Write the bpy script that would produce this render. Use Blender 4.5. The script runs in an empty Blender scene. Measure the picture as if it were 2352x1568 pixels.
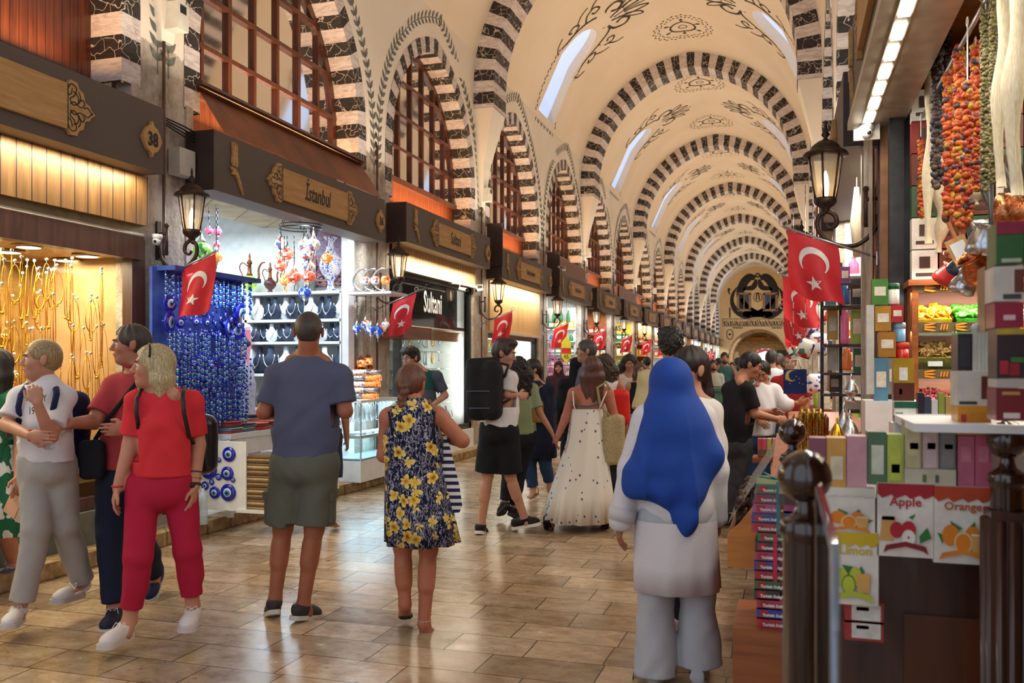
import bpy, bmesh, math, random
import numpy as np
from math import sin, cos, pi, sqrt, atan2, acos, radians as R_
from mathutils import Vector as V, Matrix, noise
from mathutils.geometry import delaunay_2d_cdt
random.seed(7)
SC = bpy.context.scene
COL = SC.collection
# ---------------------------------------------------------------- camera
F, VX, VY, EYE = 2050.0, 1806.0, 840.0, 1.52
TH = math.atan((VX-1176)/F)
cd = bpy.data.cameras.new('camera'); cam = bpy.data.objects.new('camera', cd); COL.objects.link(cam)
cam.location = (0, 0, EYE); cam.rotation_euler = (pi/2, 0, TH)
cd.sensor_width = 36; cd.lens = F/2352*36; cd.shift_y = (VY-784)/2352; cd.clip_start = .05; cd.clip_end = 300
cd.dof.use_dof = True; cd.dof.focus_distance = 6.5; cd.dof.aperture_fstop = 4.5
SC.camera = cam
SC.view_settings.view_transform = 'Standard'; SC.view_settings.look = 'None'
SC.view_settings.gamma = 1; SC.view_settings.use_curve_mapping = False; SC.view_settings.exposure = 0.0
cy = SC.cycles
cy.max_bounces = 6; cy.diffuse_bounces = 3; cy.glossy_bounces = 3; cy.transmission_bounces = 4; cy.transparent_max_bounces = 6
cy.caustics_reflective = False; cy.caustics_refractive = False; cy.sample_clamp_indirect = 4
try: cy.use_light_tree = True
except Exception: pass
# ---------------------------------------------------------------- world and large lights
w = bpy.data.worlds.new('world'); SC.world = w; w.use_nodes = True
w.node_tree.nodes['Background'].inputs[0].default_value = (.80, .88, 1, 1)
w.node_tree.nodes['Background'].inputs[1].default_value = 1.25

def area(name, loc, size, power, col, rot=(0, 0, 0), spread=None):
    l = bpy.data.lights.new(name, 'AREA'); l.shape = 'RECTANGLE'; l.size, l.size_y = size
    l.energy = power; l.color = col
    if spread: l.spread = spread
    o = bpy.data.objects.new(name, l); o.location = loc; o.rotation_euler = rot; COL.objects.link(o); return o
WARM, COOL, NEUT = (1, .74, .45), (.72, .87, 1), (1, .93, .82)
UC, AH, AE, ZS = 2.39, 2.93, .35, 6.45          # vault centre (u), half span, centre offset, springing
AR = AH+AE; PHM = acos(AE/AR); LS = AR*PHM
T0, TP = 6.70, 4.325                             # shop bay boundary, pitch
UW, URW = UC+AH, UC-AH                           # wall planes (u)
TEND = 76.0
# lamps standing on top of the shop signs wash the vault
for k in range(8):
    tt = T0-3+k*TP*2+TP
    area('cornice_lamp_left', (-4.8, tt, 4.0), (.25, 6.5), 68, (1, .85, .66), (R_(180), R_(14), 0))
    area('cornice_lamp_right', (.12, tt, 4.0), (.25, 6.5), 68, (1, .85, .66), (R_(180), R_(-14), 0))
# strips under the sign soffits, daylight tubes in front of the shops
for k in range(-1, 16):
    tt = T0+k*TP+TP/2
    warm = k in (-1, 1, 2, 5, 6)
    area('sign_tube_left', (-5.08, tt, 3.08), (.12, 3.4), 34 if k < 0 else (44 if k == 1 else (66 if k < 4 else 50)), (1, .90, .72) if warm else (.85, .93, 1), (0, R_(18), 0))
    area('sign_tube_right', (.48, tt, 3.08), (.12, 3.4), 34 if k < 0 else 56, (1, .92, .80), (0, R_(-18), 0))

# ---------------------------------------------------------------- pixel -> place
CT, ST = cos(TH), sin(TH)
def ray(px, py):
    a, b = (px-1176)/F, (VY-py)/F
    return V((a*CT-ST, a*ST+CT, b))
def at_d(px, py, zc):                            # at camera depth zc
    return V((0, 0, EYE))+ray(px, py)*zc
def at_u(px, py, u):
    r = ray(px, py); return V((0, 0, EYE))+r*(-u/r.x)
def at_t(px, py, t):
    r = ray(px, py); return V((0, 0, EYE))+r*(t/r.y)
def at_z(px, py, z):
    r = ray(px, py); return V((0, 0, EYE))+r*((z-EYE)/r.z)

# ---------------------------------------------------------------- materials
def lin(c):
    if isinstance(c, str):
        c = [int(c[i:i+2], 16)/255 for i in (0, 2, 4)]
    return tuple((x/12.92 if x <= .04045 else ((x+.055)/1.055)**2.4) for x in c)
MC = {}
class NT:
    def __init__(s, name):
        s.m = bpy.data.materials.new(name); s.m.use_nodes = True; s.t = s.m.node_tree
        s.b = s.t.nodes['Principled BSDF']
    def n(s, typ, **kw):
        nd = s.t.nodes.new('ShaderNode'+typ)
        for k, v in kw.items(): setattr(nd, k, v)
        return nd
    def l(s, a, b): s.t.links.new(a, b)
    def coord(s, scale=(1, 1, 1), rot=(0, 0, 0), loc=(0, 0, 0), src='Object'):
        tc = s.n('TexCoord'); mp = s.n('Mapping'); mp.inputs['Scale'].default_value = scale
        mp.inputs['Rotation'].default_value = rot; mp.inputs['Location'].default_value = loc
        s.l(tc.outputs[src], mp.inputs['Vector']); return mp.outputs[0]
    def noise(s, vec, scale, detail=4, rough=.55, dist=0):
        nd = s.n('TexNoise'); nd.inputs['Scale'].default_value = scale; nd.inputs['Detail'].default_value = detail
        nd.inputs['Roughness'].default_value = rough; nd.inputs['Distortion'].default_value = dist
        if vec: s.l(vec, nd.inputs['Vector'])
        return nd.outputs['Fac']
    def ramp(s, fac, stops, interp='LINEAR'):
        nd = s.n('ValToRGB'); cr = nd.color_ramp; cr.interpolation = interp
        while len(cr.elements) < len(stops): cr.elements.new(.5)
        for e, (p, c) in zip(cr.elements, stops):
            e.position = p; e.color = (*lin(c), 1) if not isinstance(c, float) else (c, c, c, 1)
        s.l(fac, nd.inputs[0]); return nd.outputs[0]
    def mix(s, fac, a, b, mode='MIX'):
        nd = s.n('MixRGB'); nd.blend_type = mode
        for sock, v in ((nd.inputs[0], fac), (nd.inputs[1], a), (nd.inputs[2], b)):
            if isinstance(v, (int, float)): sock.default_value = v if sock.type == 'VALUE' else (v, v, v, 1)
            elif isinstance(v, (str, tuple)): sock.default_value = (*lin(v), 1)
            else: s.l(v, sock)
        return nd.outputs[0]
    def math(s, op, a, b=None, c=None):
        nd = s.n('Math'); nd.operation = op
        for i, v in enumerate((a, b, c)):
            if v is None: continue
            if isinstance(v, (int, float)): nd.inputs[i].default_value = v
            else: s.l(v, nd.inputs[i])
        return nd.outputs[0]
    def sep(s, vec):
        nd = s.n('SeparateXYZ'); s.l(vec, nd.inputs[0]); return nd.outputs
    def bump(s, h, dist=.01, strength=1):
        nd = s.n('Bump'); nd.inputs['Distance'].default_value = dist; nd.inputs['Strength'].default_value = strength
        s.l(h, nd.inputs['Height']); s.l(nd.outputs[0], s.b.inputs['Normal'])
    def voro(s, vec, scale, feature='F1', rnd=1):
        nd = s.n('TexVoronoi'); nd.feature = feature; nd.inputs['Scale'].default_value = scale
        if 'Randomness' in nd.inputs: nd.inputs['Randomness'].default_value = rnd
        if vec: s.l(vec, nd.inputs['Vector'])
        return nd
    def set(s, rough=.6, metal=0, spec=.5):
        s.b.inputs['Roughness'].default_value = rough; s.b.inputs['Metallic'].default_value = metal
        s.b.inputs['Specular IOR Level'].default_value = spec
    def base(s, c):
        if isinstance(c, (str, tuple)): s.b.inputs['Base Color'].default_value = (*lin(c), 1)
        else: s.l(c, s.b.inputs['Base Color'])

def M(name, c1, c2=None, rough=.6, metal=0, scale=10, bump=0, stretch=(1, 1, 1), em=0, emc=None, trans=0, ior=1.45, spec=.5, coat=0, detail=4, alpha=1):
    if name in MC: return MC[name]
    s = NT(name)
    if c2 is None:
        a = lin(c1); s.b.inputs['Base Color'].default_value = (*a, 1)
        c2 = tuple(x*.86 for x in ([int(c1[i:i+2], 16)/255 for i in (0, 2, 4)] if isinstance(c1, str) else c1))
    f = s.noise(s.coord(stretch), scale, detail)
    s.base(s.ramp(f, [(.32, c2), (.68, c1)]))
    s.set(rough, metal, spec)
    if bump: s.bump(f, bump)
    if em:
        s.b.inputs['Emission Color'].default_value = (*lin(emc or c1), 1); s.b.inputs['Emission Strength'].default_value = em
    if trans: s.b.inputs['Transmission Weight'].default_value = trans; s.b.inputs['IOR'].default_value = ior
    if coat: s.b.inputs['Coat Weight'].default_value = coat; s.b.inputs['Coat Roughness'].default_value = .1
    if alpha < 1: s.b.inputs['Alpha'].default_value = alpha
    MC[name] = s.m; return s.m

def glassmat(name, tint='e8f4f4', refl=.12, rough=.03):
    """thin architectural glass: mostly clear, a little mirror"""
    if name in MC: return MC[name]
    s = NT(name); s.t.nodes.remove(s.b); out = s.t.nodes['Material Output']
    tr = s.n('BsdfTransparent'); tr.inputs[0].default_value = (*lin(tint), 1)
    gl = s.n('BsdfGlossy'); gl.inputs['Roughness'].default_value = rough
    fr = s.n('Fresnel'); fr.inputs[0].default_value = 1.22
    nz = s.noise(s.coord(), 3, 2); f = s.math('ADD', fr.outputs[0], s.math('MULTIPLY', nz, refl))
    mx = s.n('MixShader'); s.l(f, mx.inputs[0]); s.l(tr.outputs[0], mx.inputs[1]); s.l(gl.outputs[0], mx.inputs[2])
    s.l(mx.outputs[0], out.inputs[0]); MC[name] = s.m; return s.m

def wood(name, c1, c2, scale=6, axis=2, rough=.4, plank=None, coat=0):
    if name in MC: return MC[name]
    s = NT(name); st = [9, 9, 9]; st[axis] = .8
    vec = s.coord(tuple(st)); f = s.noise(vec, scale*.35, 6, .6, .8)
    c = s.ramp(f, [(.3, c2), (.7, c1)])
    if plank:                                    # grooves every plank metres across the given axis
        ax, wd = plank
        x = s.sep(s.coord())[ax]; fr = s.math('FRACT', s.math('DIVIDE', x, wd))
        g = s.math('LESS_THAN', fr, .07); c = s.mix(g, c, '1c0f0a')
        s.bump(s.math('SUBTRACT', 1, g), .006)
    s.base(c); s.set(rough)
    if coat: s.b.inputs['Coat Weight'].default_value = coat
    MC[name] = s.m; return s.m

# ---------------------------------------------------------------- mesh building
class MB:
    def __init__(s): s.v = []; s.f = []; s.m = []; s.sm = []
    def add(s, vs, fs, mi=0, smooth=False):
        o = len(s.v); s.v += [tuple(p) for p in vs]
        for f in fs: s.f.append([i+o for i in f]); s.m.append(mi); s.sm.append(smooth)
        return s
    def box(s, c, size, mi=0, rot=None):
        x, y, z = (k/2 for k in size); c = V(c)
        vs = [V((a*x, b*y, d*z)) for a in (-1, 1) for b in (-1, 1) for d in (-1, 1)]
        if rot: m = Matrix.Rotation(rot, 3, 'Z') if isinstance(rot, (int, float)) else rot; vs = [m @ p for p in vs]
        return s.add([p+c for p in vs], [(0, 1, 3, 2), (4, 6, 7, 5), (0, 4, 5, 1), (2, 3, 7, 6), (0, 2, 6, 4), (1, 5, 7, 3)], mi)
    def lathe(s, prof, c=(0, 0, 0), n=16, mi=0, rot=None, smooth=True, sx=1, sy=1, cap=True):
        c = V(c); vs = []
        for r, z in prof:
            for i in range(n):
                a = 2*pi*i/n; p = V((r*cos(a)*sx, r*sin(a)*sy, z))
                if rot: p = rot @ p
                vs.append(p+c)
        fs = [(j*n+i, j*n+(i+1) % n, (j+1)*n+(i+1) % n, (j+1)*n+i) for j in range(len(prof)-1) for i in range(n)]
        s.add(vs, fs, mi, smooth)
        if cap:
            o = len(s.v)-len(vs); L = len(prof)-1
            s.f.append([o+i for i in range(n)][::-1]); s.m.append(mi); s.sm.append(False)
            s.f.append([o+L*n+i for i in range(n)]); s.m.append(mi); s.sm.append(False)
        return s
    def ball(s, c, r, n=12, mi=0, sx=1, sy=1, sz=1):
        k = max(4, n//2); prof = [(max(r*sin(pi*i/k), 1e-4), -r*cos(pi*i/k)*sz) for i in range(k+1)]
        return s.lathe(prof, c, n, mi, sx=sx, sy=sy, cap=False)
    def tube(s, pts, r, n=8, mi=0, closed=False, flat=1):
        pts = [V(p) for p in pts]; N = len(pts); rs = r if isinstance(r, (list, tuple)) else [r]*N
        up = V((0, 0, 1)); vs = []; prev = None
        for i, p in enumerate(pts):
            a = pts[i-1] if i else (pts[-1] if closed else p); b = pts[(i+1) % N] if (i < N-1 or closed) else p
            d = (b-a); d = d.normalized() if d.length > 1e-9 else V((0, 0, 1))
            if prev is None: q = d.cross(up) if abs(d.z) < .95 else d.cross(V((1, 0, 0)))
            else: q = prev-d*prev.dot(d)
            if q.length < 1e-6: q = d.orthogonal()
            q.normalize(); prev = q; e = d.cross(q)
            for j in range(n): vs.append(p+(q*cos(2*pi*j/n)+e*(sin(2*pi*j/n)*flat))*rs[i])
        fs = [(i*n+j, i*n+(j+1) % n, ((i+1) % N)*n+(j+1) % n, ((i+1) % N)*n+j) for i in range(N if closed else N-1) for j in range(n)]
        if not closed: fs += [tuple(range(n))[::-1], tuple((N-1)*n+j for j in range(n))]
        return s.add(vs, fs, mi, True)
    def prism(s, poly, f, mi=0, smooth=False):
        """poly: 2D outline; f(x, y, side) -> 3D for side 0 / 1 ; closed solid"""
        n = len(poly); a = [f(x, y, 0) for x, y in poly]; b = [f(x, y, 1) for x, y in poly]
        fs = [tuple(range(n)), tuple(range(2*n-1, n-1, -1))]+[(i, i+n, (i+1) % n+n, (i+1) % n) for i in range(n)]
        return s.add(a+b, fs, mi, smooth)
    def build(s, name, mats, parent=None, smooth=None, auto=False):
        me = bpy.data.meshes.new(name); vs = s.v
        if parent is not None:
            L = parent.get('_o', (0, 0, 0)); vs = [(x-L[0], y-L[1], z-L[2]) for x, y, z in vs]
        me.from_pydata(vs, [], s.f)
        if not isinstance(mats, (list, tuple)): mats = [mats]
        for m in mats: me.materials.append(m)
        me.polygons.foreach_set('material_index', s.m)
        me.polygons.foreach_set('use_smooth', s.sm if smooth is None else [smooth]*len(s.f))
        me.update(); o = bpy.data.objects.new(name, me); COL.objects.link(o)
        if parent is not None: o.parent = parent; o['_o'] = parent.get('_o', (0, 0, 0))
        return o
def tag(o, label, cat, group=None, kind=None):
    o['label'] = label; o['category'] = cat
    if group: o['group'] = group
    if kind: o['kind'] = kind
    return o
def struct(o, label=None):
    o['kind'] = 'structure'
    if label: o['label'] = label
    return o
def thing(name, label, cat, loc=(0, 0, 0), group=None):
    o = bpy.data.objects.new(name, None); COL.objects.link(o); o.location = loc; o['_o'] = tuple(loc); o.empty_display_size = .1
    return tag(o, label, cat, group)
KIDS = {}
def dup(root, loc=None, rot=None, label=None, group=None, scale=None):
    c = root.copy(); COL.objects.link(c)
    if loc is not None: c.location = loc
    if rot is not None: c.rotation_euler = rot if isinstance(rot, (tuple, list)) else (0, 0, rot)
    if scale: c.scale = (scale,)*3 if isinstance(scale, (int, float)) else scale
    if label: c['label'] = label
    if group: c['group'] = group
    for ch in root.children:
        d = ch.copy(); COL.objects.link(d); d.parent = c
        for g in ch.children:
            e = g.copy(); COL.objects.link(e); e.parent = d
    return c
def mesh_obj(name, verts, faces, mats, parent=None, smooth=True, mi=None):
    b = MB(); b.v = [tuple(p) for p in verts]; b.f = [list(f) for f in faces]; b.m = mi or [0]*len(b.f); b.sm = [smooth]*len(b.f)
    return b.build(name, mats, parent)
def stroke(b, pts, w, f, mi=0):
    """ink line: 2D polyline with width(s) -> strip of quads through f(x, y)"""
    n = len(pts); ws = w if isinstance(w, (list, tuple)) else [w]*n; L = []
    for i, (x, y) in enumerate(pts):
        x0, y0 = pts[max(i-1, 0)]; x1, y1 = pts[min(i+1, n-1)]
        dx, dy = x1-x0, y1-y0; d = math.hypot(dx, dy) or 1; nx, ny = -dy/d*ws[i]/2, dx/d*ws[i]/2
        L += [f(x+nx, y+ny), f(x-nx, y-ny)]
    b.add(L, [(2*i, 2*i+1, 2*i+3, 2*i+2) for i in range(n-1)], mi)
def smoothline(pts, k=6, closed=False):
    out = []; n = len(pts); P = lambda i: pts[i % n] if closed else pts[max(0, min(n-1, i))]
    for i in range(n if closed else n-1):
        p0, p1, p2, p3 = P(i-1), P(i), P(i+1), P(i+2)
        for j in range(k):
            t = j/k; out.append(tuple(.5*((2*b)+(c-a)*t+(2*a-5*b+4*c-d)*t*t+(3*b-a-3*c+d)*t**3) for a, b, c, d in zip(p0, p1, p2, p3)))
    if not closed: out.append(tuple(pts[-1]))
    return out
def text_mesh(body, size, f, mats, name='lettering', parent=None, depth=0, align='CENTER', shear=0, sx=1, bold=0):
    """flat lettering mapped through f(x, y)"""
    cu = bpy.data.curves.new('t', 'FONT'); cu.body = body; cu.size = size; cu.align_x = align; cu.shear = shear; cu.resolution_u = 2
    if bold: cu.offset = bold
    o = bpy.data.objects.new('t', cu); COL.objects.link(o); bpy.context.view_layer.update()
    me = bpy.data.meshes.new_from_object(o.evaluated_get(bpy.context.evaluated_depsgraph_get()))
    bpy.data.objects.remove(o)
    vs = [f(v.co.x*sx, v.co.y) for v in me.vertices]; fs = [list(p.vertices) for p in me.polygons]
    bpy.data.meshes.remove(me)
    return mesh_obj(name, vs, fs, mats, parent, smooth=False)
def inpoly(x, y, P):
    c = False; j = len(P)-1
    for i in range(len(P)):
        if (P[i][1] > y) != (P[j][1] > y) and x < (P[j][0]-P[i][0])*(y-P[i][1])/(P[j][1]-P[i][1])+P[i][0]: c = not c
        j = i
    return c
def sheet(outer, holes, f, extra=(), mi=0, b=None, mfun=None):
    """planar (or mapped) sheet with holes"""
    vs = []; es = []
    for P in [outer]+list(holes):
        o = len(vs); vs += [V(p) for p in P]; es += [(o+i, o+(i+1) % len(P)) for i in range(len(P))]
    vs += [V(p) for p in extra if not any(inpoly(p[0], p[1], H) for H in holes)]
    r = delaunay_2d_cdt(vs, es, [], 0, 1e-5); b = b or MB(); nv = r[0]
    fs = []; ms = []
    for t in r[2]:
        cx = sum(nv[i][0] for i in t)/3; cy_ = sum(nv[i][1] for i in t)/3
        if inpoly(cx, cy_, outer) and not any(inpoly(cx, cy_, H) for H in holes):
            fs.append(list(t)); ms.append(mfun(cx, cy_) if mfun else mi)
    o = len(b.v); b.v += [tuple(f(p[0], p[1])) for p in nv]
    for t, m_ in zip(fs, ms): b.f.append([i+o for i in t]); b.m.append(m_); b.sm.append(True)
    return b
# ---------------------------------------------------------------- shell materials
def mk_plaster(name, c_top, c_low, zsplit=None):
    s = NT(name); vec = s.coord(); z = s.sep(vec)[2]
    n1 = s.noise(vec, .8, 5); n2 = s.noise(vec, 14, 6, .7)
    top = s.ramp(n1, [(.3, c_low), (.7, c_top)])
    if zsplit:
        st = s.ramp(s.noise(s.coord((1, 1, .7)), 4, 8, .72), [(.25, '6f5f50'), (.42, 'a89988'), (.6, 'cfc4b5'), (.8, '9a8b7a')])
        e = s.math('ADD', z, s.math('MULTIPLY', s.math('SUBTRACT', s.noise(vec, 3, 4), .5), .35))
        g = s.math('LESS_THAN', e, zsplit); c = s.mix(g, top, st)
        s.bump(s.math('MULTIPLY', n2, s.math('ADD', s.math('MULTIPLY', g, 1.0), .03)), .03)
    else: c = top; s.bump(n2, .0015)
    s.base(c); s.set(.85, 0, .2); return s.m
m_wall = mk_plaster('plaster_over_stone', 'ebe0d0', 'e0d3c0', 4.35)
m_vault = mk_plaster('vault_plaster', 'eadcc8', 'e3d1b8')
def mk_marble(name, c1, c2, vein, th, sc):
    s = NT(name); vec = s.coord(); w_ = s.n('VectorMath'); w_.operation = 'ADD'; s.l(vec, w_.inputs[0])
    nz = s.n('TexNoise'); nz.inputs['Scale'].default_value = 5; s.l(vec, nz.inputs[0]); sc_ = s.n('VectorMath'); sc_.operation = 'SCALE'; sc_.inputs[3].default_value = .35
    s.l(nz.outputs['Color'], sc_.inputs[0]); s.l(sc_.outputs[0], w_.inputs[1])
    v = s.voro(w_.outputs[0], sc, 'DISTANCE_TO_EDGE'); k = s.math('LESS_THAN', v.outputs['Distance'], s.math('MULTIPLY', s.noise(vec, 9, 2), th))
    b_ = s.ramp(s.noise(s.coord((1, 1, 4), (0, .6, 0)), 5, 6, .6, 1.5), [(.35, c2), (.6, c1)])
    s.base(s.mix(k, b_, vein)); s.set(.55, 0, .35); return s.m
m_black = mk_marble('black_marble', '35302e', '241f1e', 'b9ada0', .045, 6)
m_white = mk_marble('white_marble', 'ddd2cc', 'b9a9a2', 'b3a39c', .006, 2.4)
m_ink = M('painted_ink', '2b251d', '463d31', .8, scale=30)
m_ink2 = M('grey_leaf_paint', '55564f', '7b7c74', .85, scale=30)
m_wood = wood('brown_window_wood', '6b3a24', '3c1c12', 6, 2, .38)
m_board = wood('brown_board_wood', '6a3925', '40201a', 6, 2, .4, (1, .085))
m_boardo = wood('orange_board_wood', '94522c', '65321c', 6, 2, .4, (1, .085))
m_pane = glassmat('window_glass', 'e6dccf', .22, .05)
def mk_stone(name, a, b_, c_, sc=1.6, bw=.7, bh=.32):
    s = NT(name); vec = s.coord(); x, y, z = s.sep(vec)[:3]; cb = s.n('CombineXYZ'); s.l(s.math('ADD', x, y), cb.inputs[0]); s.l(z, cb.inputs[1])
    br = s.n('TexBrick'); br.inputs['Scale'].default_value = 1; br.inputs['Brick Width'].default_value = bw; br.inputs['Row Height'].default_value = bh; br.inputs['Mortar Size'].default_value = .012
    br.inputs['Color1'].default_value = (.8,)*3+(1,); br.inputs['Color2'].default_value = (1, 1, 1, 1); br.inputs['Mortar'].default_value = (.45, .42, .4, 1); s.l(cb.outputs[0], br.inputs[0])
    c = s.ramp(s.noise(vec, sc*3, 7, .65), [(.3, a), (.5, b_), (.7, c_)])
    s.base(s.mix(1, c, br.outputs[0], 'MULTIPLY')); s.bump(s.noise(vec, 12, 5), .01); s.set(.85, 0, .2); return s.m
m_stone = mk_stone('honey_stone', '8c7355', 'a98f6c', 'c2aa86')
m_backstone = mk_stone('pale_inner_stone', 'b09a80', 'c7b49a', 'd8cab4', 1.2)

def mk_floor():
    s = NT('travertine_floor'); vec = s.coord()
    wv = s.n('VectorMath'); wv.operation = 'ADD'; s.l(vec, wv.inputs[0])
    nz = s.n('TexNoise'); nz.inputs['Scale'].default_value = .9; s.l(vec, nz.inputs[0]); k = s.n('VectorMath'); k.operation = 'SCALE'; k.inputs[3].default_value = .05
    s.l(nz.outputs['Color'], k.inputs[0]); s.l(k.outputs[0], wv.inputs[1])
    br = s.n('TexBrick'); br.offset = .42; br.squash = .72; br.squash_frequency = 3; br.inputs['Scale'].default_value = 1; br.inputs['Brick Width'].default_value = .60; br.inputs['Row Height'].default_value = .30
    br.inputs['Mortar Size'].default_value = .004; br.inputs['Mortar Smooth'].default_value = .3; br.inputs['Bias'].default_value = 0
    br.inputs['Color1'].default_value = (.62, .60, .57, 1); br.inputs['Color2'].default_value = (1.15, 1.13, 1.1, 1); br.inputs['Mortar'].default_value = (.14, .11, .09, 1)
    s.l(wv.outputs[0], br.inputs[0])
    n1 = s.noise(vec, 1.4, 6, .6); n2 = s.noise(s.coord((1, 1.5, 1)), 7, 8, .7, .3)
    c = s.ramp(s.math('ADD', s.math('MULTIPLY', n1, .45), s.math('MULTIPLY', n2, .55)), [(.3, '84694f'), (.43, 'a68a6a'), (.56, 'c2a98a'), (.7, 'd6c6ae')])
    pit = s.math('LESS_THAN', s.noise(s.coord((1, 2.5, 1)), 26, 3), .335); c = s.mix(s.math('MULTIPLY', pit, .7), c, '4a382a')
    v = s.voro(vec, 1.25); spot = s.math('LESS_THAN', v.outputs['Distance'], .035); c = s.mix(s.math('MULTIPLY', spot, .75), c, '3a322b')
    c = s.mix(1, c, br.outputs[0], 'MULTIPLY'); s.base(c)
    rg = s.math('ADD', .03, s.math('MULTIPLY', n2, .36)); s.l(rg, s.b.inputs['Roughness']); s.b.inputs['Specular IOR Level'].default_value = .6
    h = s.math('SUBTRACT', s.math('SUBTRACT', s.math('MULTIPLY', n1, .25), br.outputs['Fac']), s.math('MULTIPLY', pit, .3))
    s.bump(h, .004); return s.m
m_floor = mk_floor()

# ---------------------------------------------------------------- vault and walls
def wmap(t, q, off=0, side=1):
    if q <= ZS: return (-(UC+side*(AH-off)), t, q)
    ph = (q-ZS)/AR; r = AR-off
    return (-(UC+side*(-AE+r*cos(ph))), t, ZS+r*sin(ph))
TB = -3.5
bays = list(range(-2, 16))
LA, LE, LZ, LB = 1.87, .30, 4.55, 3.9            # lunette: half span, offset, spring, base
def lun(side, d, off):                           # d = distance from apex along the arc
    R = LA+LE; arc = R*acos(LE/R); s_ = arc-d
    if s_ < 0: return (side*(LA-off), LZ+s_)
    Ro = R-off; ph = s_/arc*acos(LE/Ro); return (side*(-LE+Ro*cos(ph)), LZ+Ro*sin(ph))
LARC = (LA+LE)*acos(LE/(LA+LE)); LTOT = LARC+LZ-LB
def lun_outline(tc, off=0, n=14):
    L = [lun(-1, LTOT-i*LTOT/n, off) for i in range(n)]; L += [lun(1, i*LTOT/n, off) for i in range(n+1)]
    return [(tc+x, z) for x, z in L]
def holes_for(lo=0):
    H = []
    for k in bays:
        tc = T0+k*TP+TP/2; o = lun_outline(tc)
        H.append([(tc-1.75, lo), (tc-1.75, LB)]+o+[(tc+1.75, LB), (tc+1.75, lo)])
    return H
QT = 7.05
for side, nm in ((1, 'left'), (-1, 'right')):
    Hs = holes_for(.001)
    if side == -1:                                # the nearest right stall is one wide opening
        t1, t2 = T0-2*TP+TP/2, T0-TP+TP/2; Hs = [[(t1-1.75, .001), (t1-1.75, LB)]+lun_outline(t1)+[(t1+1.75, LB), (t2-1.75, LB-.05)]+lun_outline(t2)+[(t2+1.75, LB), (t2+1.75, .001)]]+Hs[2:]
    ext = [(TB+.5+i*1.2, q) for i in range(int((TEND-TB)/1.2)) for q in (6.45, 6.75)]
    b = sheet([(TB, 0), (TEND, 0), (TEND, QT), (TB, QT)], Hs, lambda t, q: wmap(t, q, 0, side), ext)
    struct(b.build('wall_'+nm, m_wall))
    # shop jambs: pillar flanks
    b = MB()
    for k in bays:
        tc = T0+k*TP+TP/2
        if side == -1 and k < 0: continue
        for sg in (-1, 1):
            x = -(UC+side*(AH+.22)); b.box((x+side*.15, tc+sg*1.80, 1.98), (.16, .1, 3.9))
    struct(b.build('trim_1' if side == 1 else 'trim_2', m_wall))
arc_end = ZS+LS
b = MB()
def sky_hole(tc, side):
    q0, q1, hw = 7.19, 9.40, .66
    P = [(tc-hw, q0), (tc-hw*.96, q0+1.3)]+[(tc-hw*.9*cos(a), q1-.62+.62*sin(a)) for a in [i*pi/10 for i in range(0, 11)]]+[(tc+hw*.96, q0+1.3), (tc+hw, q0)]
    return P
sky_t = [T0+k*TP for k in range(-1, 16, 2)]
for side in (1, -1):
    ext = [(TB+.4+i*1.0, QT+.12+j*.3) for i in range(int((TEND-TB)/1.0)) for j in range(int((arc_end-QT)/.3))]
    qs = [QT+(arc_end-QT)*i/12 for i in range(13)]; sheet([(TB, q) for q in qs[::-1]]+[(TEND, q) for q in qs], [sky_hole(t, side) for t in sky_t],
          lambda t, q: wmap(t, q, 0, side), ext, b=b)
struct(b.build('ceiling', m_vault))
# skylight shafts with daylight behind frosted panes
m_sky = M('daylight_pane', 'c9dcfb', 'b4ccf6', .5, em=.72, emc='b4ccf8', scale=.8)
wn = 0
for t in sky_t:
    for side in (1, -1):
        P = sky_hole(t, side); wn += 1; root = MB(); n = len(P)
        vs = [wmap(x, q, 0, side) for x, q in P]+[wmap(x, q, -.22, side) for x, q in P]
        root.add(vs, [(i, (i+1) % n, n+(i+1) % n, n+i) for i in range(n)], 0)
        o = struct(root.build('window_%d' % wn, m_vault)); tb = MB()
        sheet(P, [], lambda x, q: wmap(x, q, -.20, side), [(t+dx, 7.4+j*.22) for j in range(9) for dx in (-.3, 0, .3)], b=tb)
        tb.build('pane', m_sky, o)
# striped transverse arches
def ring(b, fn, L, d, off, dep0, dep1, mp, sub=2):
    """fn(side, dist, off) -> 2D ; mp(x, y, depth) -> 3D"""
    N = int(L/d+.5)
    for j in range(-N, N+1):
        lo, hi = (j-.5)*d, (j+.5)*d; lo = max(lo, -L); hi = min(hi, L)
        if hi <= lo: continue
        mi = j % 2; cuts = sorted(set([lo, hi]+[lo+(hi-lo)*i/sub for i in range(1, sub)]+([0] if lo < 0 < hi else [])))
        o = []
        for c in cuts:
            sd = -1 if c < 0 else 1; x, y = fn(sd, abs(c), 0); x2, y2 = fn(sd, abs(c), off)
            o += [mp(x, y, dep0), mp(x2, y2, dep0), mp(x2, y2, dep1), mp(x, y, dep1)]
        m_ = len(cuts); fs = []
        for i in range(m_-1):
            for e in range(3): fs.append((4*i+e, 4*i+e+1, 4*i+5+e, 4*i+4+e))
        b.add(o, fs, mi)
def tarch(side, d, off):
    s_ = LS-d
    if s_ < 0: return (side*(AH-off), ZS+s_)
    Ro = AR-off; ph = s_/LS*acos(AE/Ro); return (side*(-AE+Ro*cos(ph)), ZS+Ro*sin(ph))
tn = 10
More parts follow.
